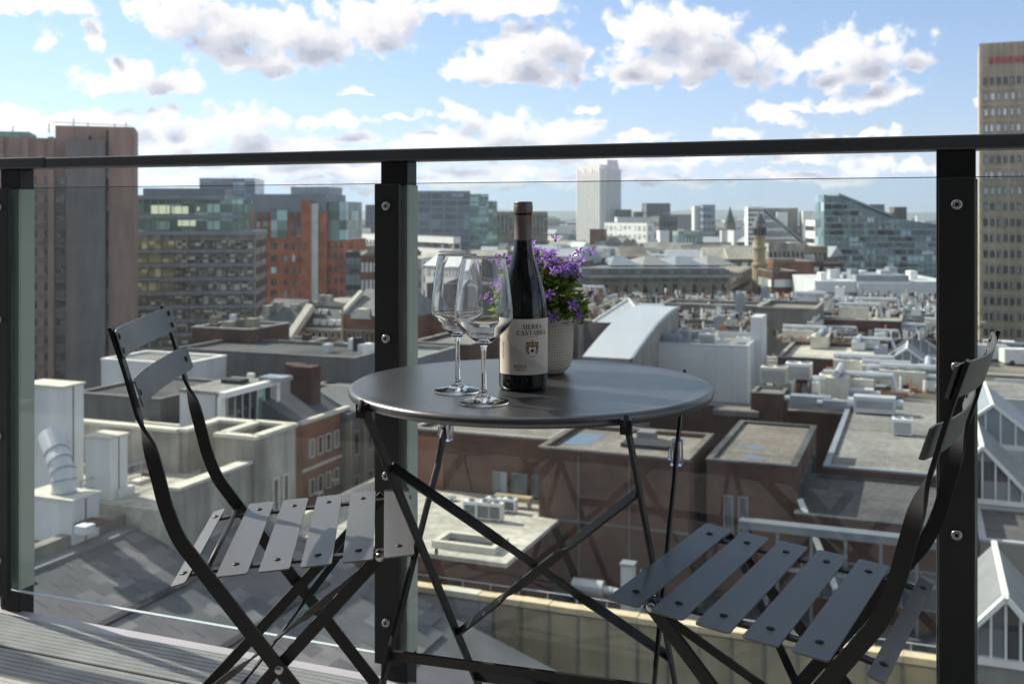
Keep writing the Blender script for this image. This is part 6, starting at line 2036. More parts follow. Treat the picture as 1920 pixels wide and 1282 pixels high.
    # curved backrest slats
    for (a0, z0, a1, z1, nriv) in ((-0.2895, 0.8085, -0.2765, 0.764, 2), (-0.2615, 0.7325, -0.247, 0.688, 1)):
        up = Vector((a0 - a1, 0, z0 - z1)); H = up.length; up.normalize()
        nf = Vector((up.z, 0, -up.x))                 # forward normal
        cen = Vector(((a0 + a1) / 2, 0, (z0 + z1) / 2))
        vs, fs = [], []
        n = 24
        for i in range(n + 1):
            t = -1 + 2 * i / n
            y = t * 0.2085
            sag = -0.020 * (1 - t * t)
            e = 1.0 if abs(t) < 0.97 else 0.86
            p = cen + nf * (0.0150 + sag) + Vector((0, y, 0))
            for hs, ts in ((-1, -1), (-1, 1), (1, 1), (1, -1)):
                vs.append(p + up * hs * H / 2 * e + nf * ts * 0.0011)
        for i in range(n):
            for k in range(4):
                k2 = (k + 1) % 4
                fs.append((i * 4 + k, i * 4 + k2, i * 4 + 4 + k2, i * 4 + 4 + k))
        fs += [(3, 2, 1, 0), (n * 4, n * 4 + 1, n * 4 + 2, n * 4 + 3)]
        bs = MB().add(vs, fs).build('back_slat', S, c, fix=True)
        for sy in (-1, 1):
            for k in range(nriv):
                off = (0 if nriv == 1 else (-0.0115 if k else 0.0115))
                q_ = cen + up * off + nf * (0.0162 - 0.020 * (1 - (BB / 0.2085) ** 2)) + Vector((0, sy * BB, 0))
                MB().dome(q_, nf, 0.0058, 0.0026, 12).build('rivet', K, bs, smooth=True)
    return c


ch1 = make_chair('dark slatted folding chair on the left, facing the table from the left post')
ch1.location = (-0.356, 1.833, 0)
ch1.rotation_euler = (0, 0, atan2(0.12, 0.993))
ch2 = copy_tree(ch1)
ch2['label'] = 'dark slatted folding chair on the right, its back against the right post'
ch2.location = (0.389, 1.551, 0)
ch2.rotation_euler = (0, 0, atan2(0.5, -0.866))

# ---- table
TC = Vector((0.031, 1.734))
TROT = radians(-17)
tab = thing('bistro_table', 'round dark metal folding bistro table in the middle of the balcony', 'table', (TC.x, TC.y, 0), TROT)
K = MATS['powder_black']
mat('table_coat', (0.030, 0.031, 0.034), 0.30, 0.12, 5, spec=1.0, wear=0.05, bump=0.05, bscale=420)
prof = [(0.0, 0.7095), (0.27, 0.7095), (0.288, 0.7097)]
for k in range(9):
    q = pi / 2 - pi * k / 8
    prof.append((0.2905 + 0.0085 * cos(q), 0.7015 + 0.0085 * sin(q)))
prof += [(0.2885, 0.6960), (0.2865, 0.7050), (0.0, 0.7075)]
MB().lathe(prof, 128).build('tabletop', MATS['table_coat'], tab, smooth=True)
for sm in [tab.children[0]]:
    sm.cycles.is_caustics_receiver = True
    sm.data.polygons.foreach_set('use_smooth', [True] * len(sm.data.polygons))
PZ = 0.415
HB = {'in': 0.192, 'out': 0.222}


def legpt(sgn, y, s):
    """point on a leg: s metres below the pivot; near frame (sgn=+1) runs away from the camera as it falls"""
    return Vector((y, sgn * 0.83 * s, PZ - s))


for sx in (-1, 1):
    xin = sx * (HB['in'] + (0.014 if sx > 0 else 0))
    top = legpt(1, xin, -0.285)
    pts = [top + Vector((0, -0.012, 0.006)), top + Vector((0, 0.002, -0.004)), legpt(1, xin, -0.245), legpt(1, xin, -0.15), legpt(1, xin, 0), legpt(1, xin, 0.2), legpt(1, xin, 0.412)]
    o = MB().ribbon(pts, Vector((0, 1, 1)), 0.0185, 0.0055).build('leg', K, tab); bevel(o, 0.001)
    br = MB().box(xin - 0.008, xin + 0.008, top.y - 0.010, top.y + 0.012, 0.686, 0.7065).build('hinge_bracket', K, tab)
    MB().dome((xin + sx * 0.0082, top.y - 0.001, 0.693), (sx, 0, 0), 0.005, 0.003, 10).build('bolt', MATS['steel'], tab, smooth=True)
    xo = sx * (HB['out'] if sx > 0 else HB['out'] - 0.018)
    pts = [legpt(-1, xo, -0.288), legpt(-1, xo, -0.20), legpt(-1, xo, -0.165) + Vector((0, -0.012, -0.004)), legpt(-1, xo, -0.12) + Vector((0, 0.004, 0)), legpt(-1, xo, -0.06), legpt(-1, xo, 0), legpt(-1, xo, 0.2), legpt(-1, xo, 0.412)]
    o = MB().ribbon(pts, Vector((0, -1, 1)), 0.0185, 0.0055).build('leg', K, tab); bevel(o, 0.001)
    MB().dome((xo - sx * 0.036, 0, PZ), (-sx, 0, 0), 0.006, 0.004, 12).build('bolt', MATS['steel'], tab, smooth=True)
    MB().tube([(xin, 0, PZ), (xo, 0, PZ)], 0.004, 10).build('pivot_pin', MATS['steel'], tab)
# stretchers
yl = legpt(-1, 0, 0.135)
MB().ribbon([(-HB['out'] + 0.018, yl.y, yl.z), (HB['out'], yl.y, yl.z)], Vector((0, -0.35, 1)), 0.0185, 0.004).build('stretcher', K, tab)
yl = legpt(1, 0, 0.33)
MB().ribbon([(-HB['in'], yl.y, yl.z), (HB['in'] + 0.014, yl.y, yl.z)], Vector((0, 1, 1)), 0.0185, 0.004).build('stretcher', K, tab)
yl = legpt(1, 0, -0.25)
# twisted cross brace on the near frame
for sgn in (-1, 1):
    sA, sB = (-0.175, 0.205) if sgn < 0 else (-0.165, 0.205)
    xr_ = lambda q_: (HB['in'] + 0.011 if q_ > 0 else -HB['in'] + 0.003)
    A_, B_ = legpt(1, xr_(sgn), sA), legpt(1, xr_(-sgn), sB)
    A_.y -= 0.006 * sgn; B_.y -= 0.006 * sgn
    pts, wd = [], []
    tg = (B_ - A_).normalized()
    n0 = Vector((0, 1, 1)).normalized()
    n0 = (n0 - tg * n0.dot(tg)).normalized(); n1 = tg.cross(n0)
    for k in range(41):
        t = k / 40
        pts.append(A_.lerp(B_, t))
        tw = min(1, max(0, (t - 0.30) / 0.10)); tw2 = min(1, max(0, (t - 0.62) / 0.10))
        ang = (tw * tw * (3 - 2 * tw) - tw2 * tw2 * (3 - 2 * tw2)) * pi / 2
        wd.append(n1 * sin(ang) + n0 * cos(ang) if sgn > 0 else n1 * sin(ang) + n0 * cos(ang))
    MB().ribbon(pts, wd, 0.0165, 0.0045).build('cross_brace', K, tab, smooth=True)
mat_glass('clear_plastic', (0.95, 0.96, 1.0), 1.45, 0.05)
for sx, s_ in ((-1, -0.178), (1, -0.165)):
    xo = sx * (HB['out'] if sx > 0 else HB['out'] - 0.018)
    p = legpt(-1, xo, s_)
    mb = MB()
    mb.box(p.x - 0.009, p.x - 0.0045, p.y - 0.013, p.y + 0.013, p.z - 0.021, p.z + 0.021)
    mb.box(p.x + 0.0045, p.x + 0.009, p.y - 0.013, p.y + 0.013, p.z - 0.021, p.z + 0.021)
    mb.box(p.x - 0.0045, p.x + 0.0045, p.y - 0.0165, p.y - 0.0135, p.z - 0.021, p.z + 0.021)
    mb.box(p.x - 0.0135, p.x - 0.0095, p.y - 0.009, p.y + 0.005, p.z - 0.012, p.z + 0.004)
    o = mb.build('plastic_clip', MATS['clear_plastic'], tab)
for (x_, y_) in ((-HB['in'], 0.342), (HB['in'] + 0.014, 0.342), (-HB['out'] + 0.018, -0.342), (HB['out'], -0.342)):
    MB().box(x_ - 0.007, x_ + 0.007, y_ - 0.012, y_ + 0.012, 0, 0.012).build('rubber_foot', MATS['rubber'], tab)

# ================================================================== ON THE TABLE
TZ = 0.7100
mat_glass('crystal', (1, 1, 1), 1.48)


def wine_glass(loc, label, h=0.216, k=1.0):
    outer = [(0.0, 0.0), (0.034 * k, 0.0), (0.0368 * k, 0.0008), (0.037 * k, 0.0022), (0.033 * k, 0.0036), (0.022, 0.0058), (0.012, 0.0085), (0.0065, 0.0130), (0.0042, 0.0200), (0.0037, 0.032), (0.0036, 0.060), (0.0038, 0.076), (0.0052, 0.0835), (0.0100, 0.0885), (0.0180, 0.0945), (0.0280, 0.1035), (0.0365, 0.1130), (0.0415, 0.1225), (0.0432, 0.1310), (0.0428, 0.1400), (0.0405, 0.1600), (0.0370, 0.1850), (0.0332, 0.2060), (0.0312, h)]
    outer = [(r * (k if z > 0.083 else 1), z) for r, z in outer]
    inner = []
    for r, z in outer:
        if z > 0.0885:
            inner.append((max(0, r - (0.0011 if z > 0.11 else 0.0024)), z + (0.0 if z > 0.12 else 0.0018)))
    inner = [(0.0, 0.0915)] + inner[0:]
    top = [((outer[-1][0] + inner[-1][0]) / 2, h + 0.0006)]
    prof = smooth2(outer) + top + list(reversed(smooth2(inner)))
    o = MB().lathe(prof, 96).build('wine_glass', MATS['crystal'], smooth=True)
    bm = bmesh.new(); bm.from_mesh(o.data)
    bmesh.ops.remove_doubles(bm, verts=bm.verts, dist=1e-6)
    bmesh.ops.recalc_face_normals(bm, faces=bm.faces); bm.to_mesh(o.data); bm.free()
    o.location = loc
    o.cycles.is_caustics_caster = True
    return tag(o, label, 'wine glass', 'wine glasses on the table')


def smooth2(p):
    q = catmull([(a, b, 0) for a, b in p], 3)
    return [(max(0.0, v.x), v.y) for v in q]


wine_glass(((858 - CX) / F_PX * 1.651, 1.651, TZ), 'empty wine glass at the back left, partly behind the other glass', 0.215, 0.98)
wine_glass(((907 - CX) / F_PX * 1.552, 1.552, TZ), 'empty wine glass in front, nearest the table edge', 0.215, 1.02)

# ---- bottle
BP = Vector(((981 - CX) / F_PX * 1.682, 1.682, TZ))
bot = thing('wine_bottle', 'dark red wine bottle with cream label and taupe foil capsule', 'bottle', BP)
mat('bottle_glass', (0.005, 0.006, 0.005), 0.05, 0.0, 1, spec=0.5)
mat('capsule_foil', (0.155, 0.125, 0.11), 0.42, 0.08, 30, metal=0.25, bump=0.05, bscale=90)
R_ = 0.0390
bp = [(0.0, 0.004), (0.026, 0.003), (0.032, 0.0), (0.036, 0.001), (0.0385, 0.005), (R_, 0.012), (R_, 0.06), (R_, 0.112), (0.0387, 0.122), (0.0374, 0.138), (0.0350, 0.152), (0.0320, 0.165), (0.0272, 0.182), (0.0216, 0.199), (0.0172, 0.214), (0.0149, 0.228), (0.0140, 0.242), (0.0138, 0.27), (0.0137, 0.290), (0.0, 0.2905)]
MB().lathe(smooth2(bp), 96).build('body', MATS['bottle_glass'], bot, smooth=True, fix=True)
cp = [(0.01425, 0.2365), (0.0149, 0.2368), (0.0149, 0.2392), (0.0145, 0.2397), (0.0148, 0.2402), (0.0145, 0.2410), (0.0143, 0.26), (0.0142, 0.2800), (0.0152, 0.2812), (0.0155, 0.2835), (0.0155, 0.2915), (0.0150, 0.2935), (0.0148, 0.2942), (0.0151, 0.2950), (0.0150, 0.2975), (0.0135, 0.2988), (0.0, 0.2990)]
MB().lathe(cp, 64).build('capsule', MATS['capsule_foil'], bot, smooth=False)
bot.children[-1].data.polygons.foreach_set('use_smooth', [True] * len(bot.children[-1].data.polygons))


def on_bottle(phi, h, r):
    return (r * sin(phi), -r * cos(phi), h)


lm, nt, pb = _nodes('label_paper')
N, L = nt.nodes.new, nt.links.new
tc = N('ShaderNodeTexCoord'); sp_ = N('ShaderNodeSeparateXYZ'); L(tc.outputs['Object'], sp_.inputs[0])
# printed hills: pale grey-brown wash with a wavering skyline falling to the right
nz = N('ShaderNodeTexNoise'); nz.inputs['Scale'].default_value = 55; nz.inputs['Detail'].default_value = 6
L(tc.outputs['Object'], nz.inputs['Vector'])
lin = N('ShaderNodeMath'); lin.operation = 'MULTIPLY_ADD'; L(sp_.outputs[0], lin.inputs[0]); lin.inputs[1].default_value = -0.75; lin.inputs[2].default_value = 0.062
hl = N('ShaderNodeMath'); hl.operation = 'MULTIPLY_ADD'; L(nz.outputs[0], hl.inputs[0]); hl.inputs[1].default_value = 0.030; L(lin.outputs[0], hl.inputs[2])
df = N('ShaderNodeMath'); df.operation = 'SUBTRACT'; L(hl.outputs[0], df.inputs[0]); L(sp_.outputs[2], df.inputs[1])
mr_ = N('ShaderNodeMapRange'); L(df.outputs[0], mr_.inputs[0]); mr_.inputs[1].default_value = 0.012; mr_.inputs[2].default_value = 0.022; mr_.inputs[3].default_value = 0; mr_.inputs[4].default_value = 0.55
mr2 = N('ShaderNodeMapRange'); L(df.outputs[0], mr2.inputs[0]); mr2.inputs[1].default_value = 0.022; mr2.inputs[2].default_value = 0.055; mr2.inputs[3].default_value = 1; mr2.inputs[4].default_value = 0
mm = N('ShaderNodeMath'); mm.operation = 'MULTIPLY'; L(mr_.outputs[0], mm.inputs[0]); L(mr2.outputs[0], mm.inputs[1])
mx = N('ShaderNodeMix'); mx.data_type = 'RGBA'; L(mm.outputs[0], mx.inputs['Factor'])
mx.inputs[6].default_value = (0.66, 0.60, 0.52, 1); mx.inputs[7].default_value = (0.40, 0.37, 0.33, 1)
L(mx.outputs[2], pb.inputs['Base Color']); pb.inputs['Roughness'].default_value = 0.6
PHC = radians(17)
lb = MB()
nseg = 64
p0, p1 = PHC - radians(88), PHC + radians(88)
hb, ht = 0.0265, 0.1140
for i in range(nseg + 1):
    ph = p0 + (p1 - p0) * i / nseg
    lb.v += [on_bottle(ph, hb, R_ + 0.0003), on_bottle(ph, ht, R_ + 0.0003)]
lb.f = [(2 * i, 2 * i + 2, 2 * i + 3, 2 * i + 1) for i in range(nseg)]; lb.m = [0] * nseg
label_o = lb.build('label', MATS['label_paper'], bot, smooth=True)
emb = {'label_ink': (0.03, 0.028, 0.028), 'label_gold': (0.36, 0.22, 0.07), 'label_red': (0.45, 0.16, 0.12), 'label_grey': (0.16, 0.14, 0.13), 'label_white': (0.80, 0.77, 0.70)}
for k_, c_ in emb.items():
    mat(k_, c_, 0.55, 0.0, 1)

TK, TN = 0.20, 0.065
GL = {  # serif capitals as strokes on a unit square: (points, width)
    'I': (0.36, [([(0.18, 0), (0.18, 1)], TK), ([(0.0, 0.02), (0.36, 0.02)], TN), ([(0.0, 0.98), (0.36, 0.98)], TN)]),
    'E': (0.72, [([(0.18, 0), (0.18, 1)], TK), ([(0, 0.02), (0.66, 0.02)], TN), ([(0, 0.98), (0.62, 0.98)], TN), ([(0.18, 0.51), (0.5, 0.51)], TN), ([(0.65, 0.0), (0.65, 0.25)], TN), ([(0.61, 0.76), (0.61, 1.0)], TN), ([(0.5, 0.38), (0.5, 0.64)], TN)]),
    'R': (0.86, [([(0.18, 0), (0.18, 1)], TK), ([(0, 0.02), (0.36, 0.02)], TN), ([(0, 0.98), (0.45, 0.98)], TN), ([(0.45, 0.97), (0.58, 0.9), (0.62, 0.76), (0.58, 0.6), (0.45, 0.52)], TK * 0.9), ([(0.2, 0.5), (0.46, 0.5)], TN), ([(0.42, 0.5), (0.68, 0.06)], TK), ([(0.6, 0.02), (0.86, 0.02)], TN)]),
    'A': (0.86, [([(0.06, 0), (0.42, 1)], TN), ([(0.42, 1), (0.74, 0)], TK), ([(0.2, 0.34), (0.6, 0.34)], TN), ([(0, 0.02), (0.22, 0.02)], TN), ([(0.56, 0.02), (0.9, 0.02)], TN)]),
    'S': (0.62, [([(0.54, 0.78), (0.5, 0.92), (0.32, 0.98), (0.14, 0.92)], TN * 1.3), ([(0.16, 0.93), (0.08, 0.78), (0.14, 0.64), (0.32, 0.53), (0.48, 0.40), (0.54, 0.24), (0.46, 0.08)], TK * 0.85), ([(0.48, 0.08), (0.3, 0.01), (0.12, 0.07), (0.05, 0.26)], TN * 1.3)]),
    'C': (0.80, [([(0.70, 0.74), (0.62, 0.92), (0.42, 0.98), (0.26, 0.92)], TN * 1.3), ([(0.28, 0.92), (0.13, 0.72), (0.1, 0.5), (0.13, 0.28), (0.28, 0.08)], TK), ([(0.26, 0.08), (0.42, 0.02), (0.6, 0.07), (0.72, 0.24)], TN * 1.3), ([(0.7, 0.7), (0.7, 0.98)], TN)]),
    'N': (0.88, [([(0.12, 0), (0.12, 1)], TN), ([(0.12, 1), (0.72, 0)], TK), ([(0.74, 0), (0.74, 1)], TN), ([(0, 0.02), (0.26, 0.02)], TN), ([(0.0, 0.98), (0.2, 0.98)], TN), ([(0.6, 0.98), (0.88, 0.98)], TN)]),
    'T': (0.76, [([(0.38, 0), (0.38, 1)], TK), ([(0.02, 0.98), (0.74, 0.98)], TN), ([(0.2, 0.02), (0.56, 0.02)], TN), ([(0.03, 0.74), (0.03, 1)], TN), ([(0.73, 0.74), (0.73, 1)], TN)]),
    'B': (0.76, [([(0.18, 0), (0.18, 1)], TK), ([(0, 0.02), (0.45, 0.02)], TN), ([(0, 0.98), (0.42, 0.98)], TN), ([(0.42, 0.97), (0.55, 0.88), (0.56, 0.68), (0.42, 0.53)], TK * 0.85), ([(0.44, 0.52), (0.62, 0.40), (0.62, 0.14), (0.45, 0.03)], TK * 0.95), ([(0.2, 0.52), (0.44, 0.52)], TN)]),
    'O': (0.84, [([(0.42, 0.98), (0.24, 0.9), (0.13, 0.7), (0.12, 0.5), (0.13, 0.3), (0.24, 0.1), (0.42, 0.02)], TK * 0.85), ([(0.42, 0.98), (0.6, 0.9), (0.71, 0.7), (0.72, 0.5), (0.71, 0.3), (0.6, 0.1), (0.42, 0.02)], TK * 0.85)]),
    'J': (0.5, [([(0.3, 1), (0.3, 0.2), (0.2, 0.04)], TK), ([(0.2, 0.03), (0.06, 0.06), (0.04, 0.18)], TN * 1.4), ([(0.12, 0.98), (0.5, 0.98)], TN)]),
    'L': (0.66, [([(0.18, 0), (0.18, 1)], TK), ([(0, 0.02), (0.6, 0.02)], TN), ([(0, 0.98), (0.36, 0.98)], TN), ([(0.6, 0), (0.6, 0.26)], TN)]),
}


def write(name, text, cphi, ch, height, width, m, vertical=False, parent=None, r=None):
    """lettering printed on the label, bent round the bottle"""
    r = r or R_ + 0.00055
    gapw = 0.10
    tot = sum(GL[t][0] for t in text) + gapw * (len(text) - 1)
    sx = width / tot
    mb = MB()
    x = -tot / 2
    for t in text:
        for pts, w in GL[t][1]:
            for (ax, ay), (bx, by) in zip(pts, pts[1:]):
                dx, dy = bx - ax, by - ay
                l_ = sqrt(dx * dx + dy * dy) or 1
                nx_, ny_ = -dy / l_ * w / 2, dx / l_ * w / 2
                qd = []
                for (qx, qy) in ((ax - nx_, ay - ny_), (bx - nx_, by - ny_), (bx + nx_, by + ny_), (ax + nx_, ay + ny_)):
                    lx_, ly_ = (x + qx) * sx, (qy - 0.5) * height
                    if vertical:
                        lx_, ly_ = -ly_, lx_
                    qd.append(on_bottle(cphi + lx_ / r, ch + ly_, r))
                mb.add(qd, [(0, 1, 2, 3)])
        x += GL[t][0] + gapw
    return mb.build(name, MATS[m], parent or label_o)


write('lettering', 'SIERRA', radians(22.5), 0.1020, 0.0074, 0.0335, 'label_ink')
write('lettering', 'CANTABRIA', radians(23.5), 0.0925, 0.0074, 0.0535, 'label_ink')
write('lettering', 'RIOJA', radians(-8), 0.0400, 0.0052, 0.0205, 'label_grey')
write('lettering', 'SELECCION', radians(-54), 0.0640, 0.0030, 0.026, 'label_grey', True)


def flat_shape(name, pts, m, cphi, ch, s, r):
    mb = MB()
    mb.add([on_bottle(cphi + x * s / r, ch + y * s, r) for x, y in pts], [tuple(range(len(pts)))])
    return mb.build(name, MATS[m], label_o)


# small print too fine to read: broken hairlines
for (cp_, hh, m_, w_) in ((radians(23), 0.0862, 'label_red', 0.018), (radians(-8), 0.0353, 'label_grey', 0.020), (radians(-8), 0.0336, 'label_grey', 0.018)):
    hl_ = MB()
    for j in range(7):
        x0, x1 = -w_ / 2 + w_ * j / 7, -w_ / 2 + w_ * (j + 0.78) / 7
        hl_.add([on_bottle(cp_ + x / (R_ + 0.0006), hh + y, R_ + 0.0006) for x, y in ((x0, -0.0004), (x1, -0.0004), (x1, 0.0004), (x0, 0.0004))], [(0, 1, 2, 3)])
    hl_.build('hairline', MATS[m_], label_o)
CP, CHH, CS = radians(21), 0.0680, 0.0125
RC = R_ + 0.0005


def lobe(x, y, a, w, h, m, k):
    pts = []
    for j in range(10):
        q = 2 * pi * j / 10
        ex_, ey_ = w * cos(q), h * sin(q)
        pts.append((x + ex_ * cos(a) - ey_ * sin(a), y + ex_ * sin(a) + ey_ * cos(a)))
    flat_shape('crest_mantling', pts, m, CP, CHH, CS, RC + 0.00002 * k)


flat_shape('crest_shield', [(-0.36, 0.10), (0.36, 0.10), (0.38, -0.3), (0.25, -0.62), (0, -0.80), (-0.25, -0.62), (-0.38, -0.3)], 'label_white', CP, CHH, CS, RC)
flat_shape('crest_oak', [(-0.05, -0.62), (0.05, -0.62), (0.05, -0.42), (0.24, -0.40), (0.26, -0.26), (0.12, -0.12), (0.0, -0.06), (-0.12, -0.12), (-0.26, -0.26), (-0.24, -0.40), (-0.05, -0.42)], 'label_ink', CP, CHH, CS, RC + 0.0003)
k = 4
for sx in (-1, 1):
    for (x, y, a, w, h, m) in ((0.30, 0.34, 0.9, 0.30, 0.12, 'label_gold'), (0.52, 0.52, 1.2, 0.26, 0.11, 'label_gold'), (0.70, 0.66, 2.2, 0.18, 0.10, 'label_ink'), (0.80, 0.40, 1.5, 0.22, 0.09, 'label_gold'), (0.60, 0.16, 1.9, 0.22, 0.10, 'label_ink'),
                               (0.80, 0.04, 1.3, 0.20, 0.08, 'label_gold'), (0.58, -0.18, 1.8, 0.20, 0.09, 'label_gold'), (0.74, -0.34, 1.2, 0.16, 0.07, 'label_ink'), (0.52, -0.55, 2.3, 0.20, 0.08, 'label_ink'), (0.36, 0.72, 1.9, 0.14, 0.09, 'label_ink')):
        lobe(sx * x, y, a if sx > 0 else pi - a, w, h, m, k); k += 1
lobe(0, 0.34, pi / 2, 0.24, 0.15, 'label_gold', k); lobe(0, 0.66, pi / 2, 0.20, 0.13, 'label_ink', k + 1); lobe(0, 0.88, pi / 2, 0.16, 0.12, 'label_gold', k + 2); lobe(0.02, 0.34, pi / 2, 0.12, 0.07, 'label_ink', k + 3)
flat_shape('crest_ribbon', [(-0.4, -0.88), (-0.2, -0.98), (0.2, -0.98), (0.4, -0.88), (0.4, -0.98), (0.2, -1.08), (-0.2, -1.08), (-0.4, -0.98)], 'label_red', CP, CHH, CS, RC)
# moulded seal in the glass below the label
em = MB()
for cphi, rr_ in ((radians(-36), 0.0058), (radians(2), 0.005)):
    for k in range(20):
        q0, q1 = 2 * pi * k / 20, 2 * pi * (k + 1) / 20
        P_ = [on_bottle(cphi + rr_ * cos(q0) / R_, 0.0165 + rr_ * sin(q0), R_ + 0.0002), on_bottle(cphi + rr_ * cos(q1) / R_, 0.0165 + rr_ * sin(q1), R_ + 0.0002),
              on_bottle(cphi + rr_ * 0.86 * cos(q1) / R_, 0.0165 + rr_ * 0.86 * sin(q1), R_ + 0.0010), on_bottle(cphi + rr_ * 0.86 * cos(q0) / R_, 0.0165 + rr_ * 0.86 * sin(q0), R_ + 0.0010),
              on_bottle(cphi + rr_ * 0.70 * cos(q1) / R_, 0.0165 + rr_ * 0.70 * sin(q1), R_ + 0.0002), on_bottle(cphi + rr_ * 0.70 * cos(q0) / R_, 0.0165 + rr_ * 0.70 * sin(q0), R_ + 0.0002)]
        em.add(P_, [(0, 1, 2, 3), (3, 2, 4, 5)])
em.build('moulded_seal', MATS['bottle_glass'], bot, smooth=True)

# ---- potted bellflower
PP = Vector(((1013 - CX) / F_PX * 1.852, 1.852, TZ))
pot = thing('potted_bellflower', 'purple bellflower in a woven-textured taupe pot behind the bottle', 'plant', PP)
mat('pot_clay', (0.60, 0.53, 0.44), 0.62, 0.10, 40)
mat('soil', (0.05, 0.035, 0.025), 0.95, 0.4, 60)
nu, nv = 264, 110
vs, fs = [], []
prof = smooth2([(0.030, 0.0), (0.042, 0.001), (0.0495, 0.008), (0.0545, 0.022), (0.0565, 0.045), (0.0570, 0.075), (0.0568, 0.098)])
Ls_ = [0]
for a_, b_ in zip(prof, prof[1:]):
    Ls_.append(Ls_[-1] + sqrt((a_[0] - b_[0]) ** 2 + (a_[1] - b_[1]) ** 2))
for j in range(nv + 1):
    s_ = Ls_[-1] * j / nv
    k = max(i for i in range(len(Ls_)) if Ls_[i] <= s_ + 1e-12); k = min(k, len(prof) - 2)
    t = (s_ - Ls_[k]) / max(1e-9, Ls_[k + 1] - Ls_[k])
    r0, z0 = prof[k][0] + (prof[k + 1][0] - prof[k][0]) * t, prof[k][1] + (prof[k + 1][1] - prof[k][1]) * t
    band = 1 if 0.008 < z0 < 0.090 else 0
    for i in range(nu):
        q = 2 * pi * i / nu
        # raised beads in rows
        d = band * 0.0027 * max(0.0, sin(q * 66)) ** 0.7 * max(0.0, sin(2 * pi * s_ / 0.0050)) ** 0.7
        vs.append(((r0 + d) * cos(q), (r0 + d) * sin(q), z0))
for j in range(nv):
    for i in range(nu):
        i2 = (i + 1) % nu
        fs.append((j * nu + i, j * nu + i2, (j + 1) * nu + i2, (j + 1) * nu + i))
pm = MB().add(vs, fs)
pm.lathe([(0.0568, 0.098), (0.0556, 0.0995), (0.0540, 0.098), (0.0525, 0.082)], 64)
pm.build('pot', MATS['pot_clay'], pot, smooth=True)
MB().lathe([(0.0, 0.086), (0.03, 0.087), (0.0526, 0.084)], 32).build('soil', MATS['soil'], pot)
mat_leaf('leaf_green', (0.24, 0.33, 0.07), 0.58, 0.45)
mat_leaf('stem_green', (0.12, 0.18, 0.04), 0.2, 0.2)
mat_leaf('petal_purple', (0.36, 0.165, 0.66), 0.45, 0.50, 60)
mat_leaf('petal_core', (0.62, 0.55, 0.70), 0.3, 0.1)
q = random.Random(12)
stems, leaves = MB(), MB()
tips = []


def dome_pt():
    a = q.uniform(0, 2 * pi)
    e = asin(q.uniform(-0.12, 1.0))
    return a, e


def leaf(mb, p, d, up, l, w):
    d = d.normalized(); s = d.cross(up)
    if s.length < 1e-4: s = Vector((1, 0, 0))
    s.normalize(); n = s.cross(d)
    pts = [p, p + d * l * 0.35 + s * w / 2 + n * 0.0010, p + d * l * 0.72 + s * w * 0.36 - n * 0.0005, p + d * l - n * l * 0.12, p + d * l * 0.72 - s * w * 0.36 - n * 0.0005, p + d * l * 0.35 - s * w / 2 + n * 0.001, p + d * l * 0.4 - n * 0.0014]
    mb.add(pts, [(0, 1, 6), (1, 2, 6), (2, 3, 6), (3, 4, 6), (4, 5, 6), (5, 0, 6)])


for k in range(150):
    a, e = dome_pt()
    rx = 0.086 + q.uniform(-0.012, 0.008); rz = 0.108 + q.uniform(-0.02, 0.010)
    tip = Vector((rx * cos(e) * cos(a), rx * cos(e) * sin(a), 0.100 + rz * max(sin(e), -0.25)))
    base = Vector((0.03 * cos(a) * q.random(), 0.03 * sin(a) * q.random(), 0.086))
    mid = base.lerp(tip, 0.5) + Vector((0, 0, 0.02))
    pts = catmull([base, mid, tip], 5)
    stems.tube(pts, 0.0009, 5)
    tips.append((tip, (tip - mid).normalized()))
    for t in range(3, len(pts) - 1):
        for _ in range(2):
            dd = Vector((q.uniform(-1, 1), q.uniform(-1, 1), q.uniform(-0.3, 0.9)))
            leaf(leaves, pts[t], dd, Vector((q.uniform(-0.3, 0.3), q.uniform(-0.3, 0.3), 1)), q.uniform(0.009, 0.019), q.uniform(0.006, 0.012))
for k in range(420):                                   # fill of the cushion
    a, e = dome_pt()
    rr_ = q.uniform(0.45, 1.0)
    p = Vector((0.083 * rr_ * cos(e) * cos(a), 0.083 * rr_ * cos(e) * sin(a), 0.098 + 0.102 * rr_ * sin(e)))
    dd = Vector((cos(a) + q.uniform(-0.8, 0.8), sin(a) + q.uniform(-0.8, 0.8), q.uniform(-0.5, 0.9)))
    leaf(leaves, p, dd, Vector((q.uniform(-0.5, 0.5), q.uniform(-0.5, 0.5), 1)), q.uniform(0.010, 0.020), q.uniform(0.007, 0.013))
stems.build('stems', MATS['stem_green'], pot)
tag(leaves.build('foliage', MATS['leaf_green'], pot), kind='stuff')


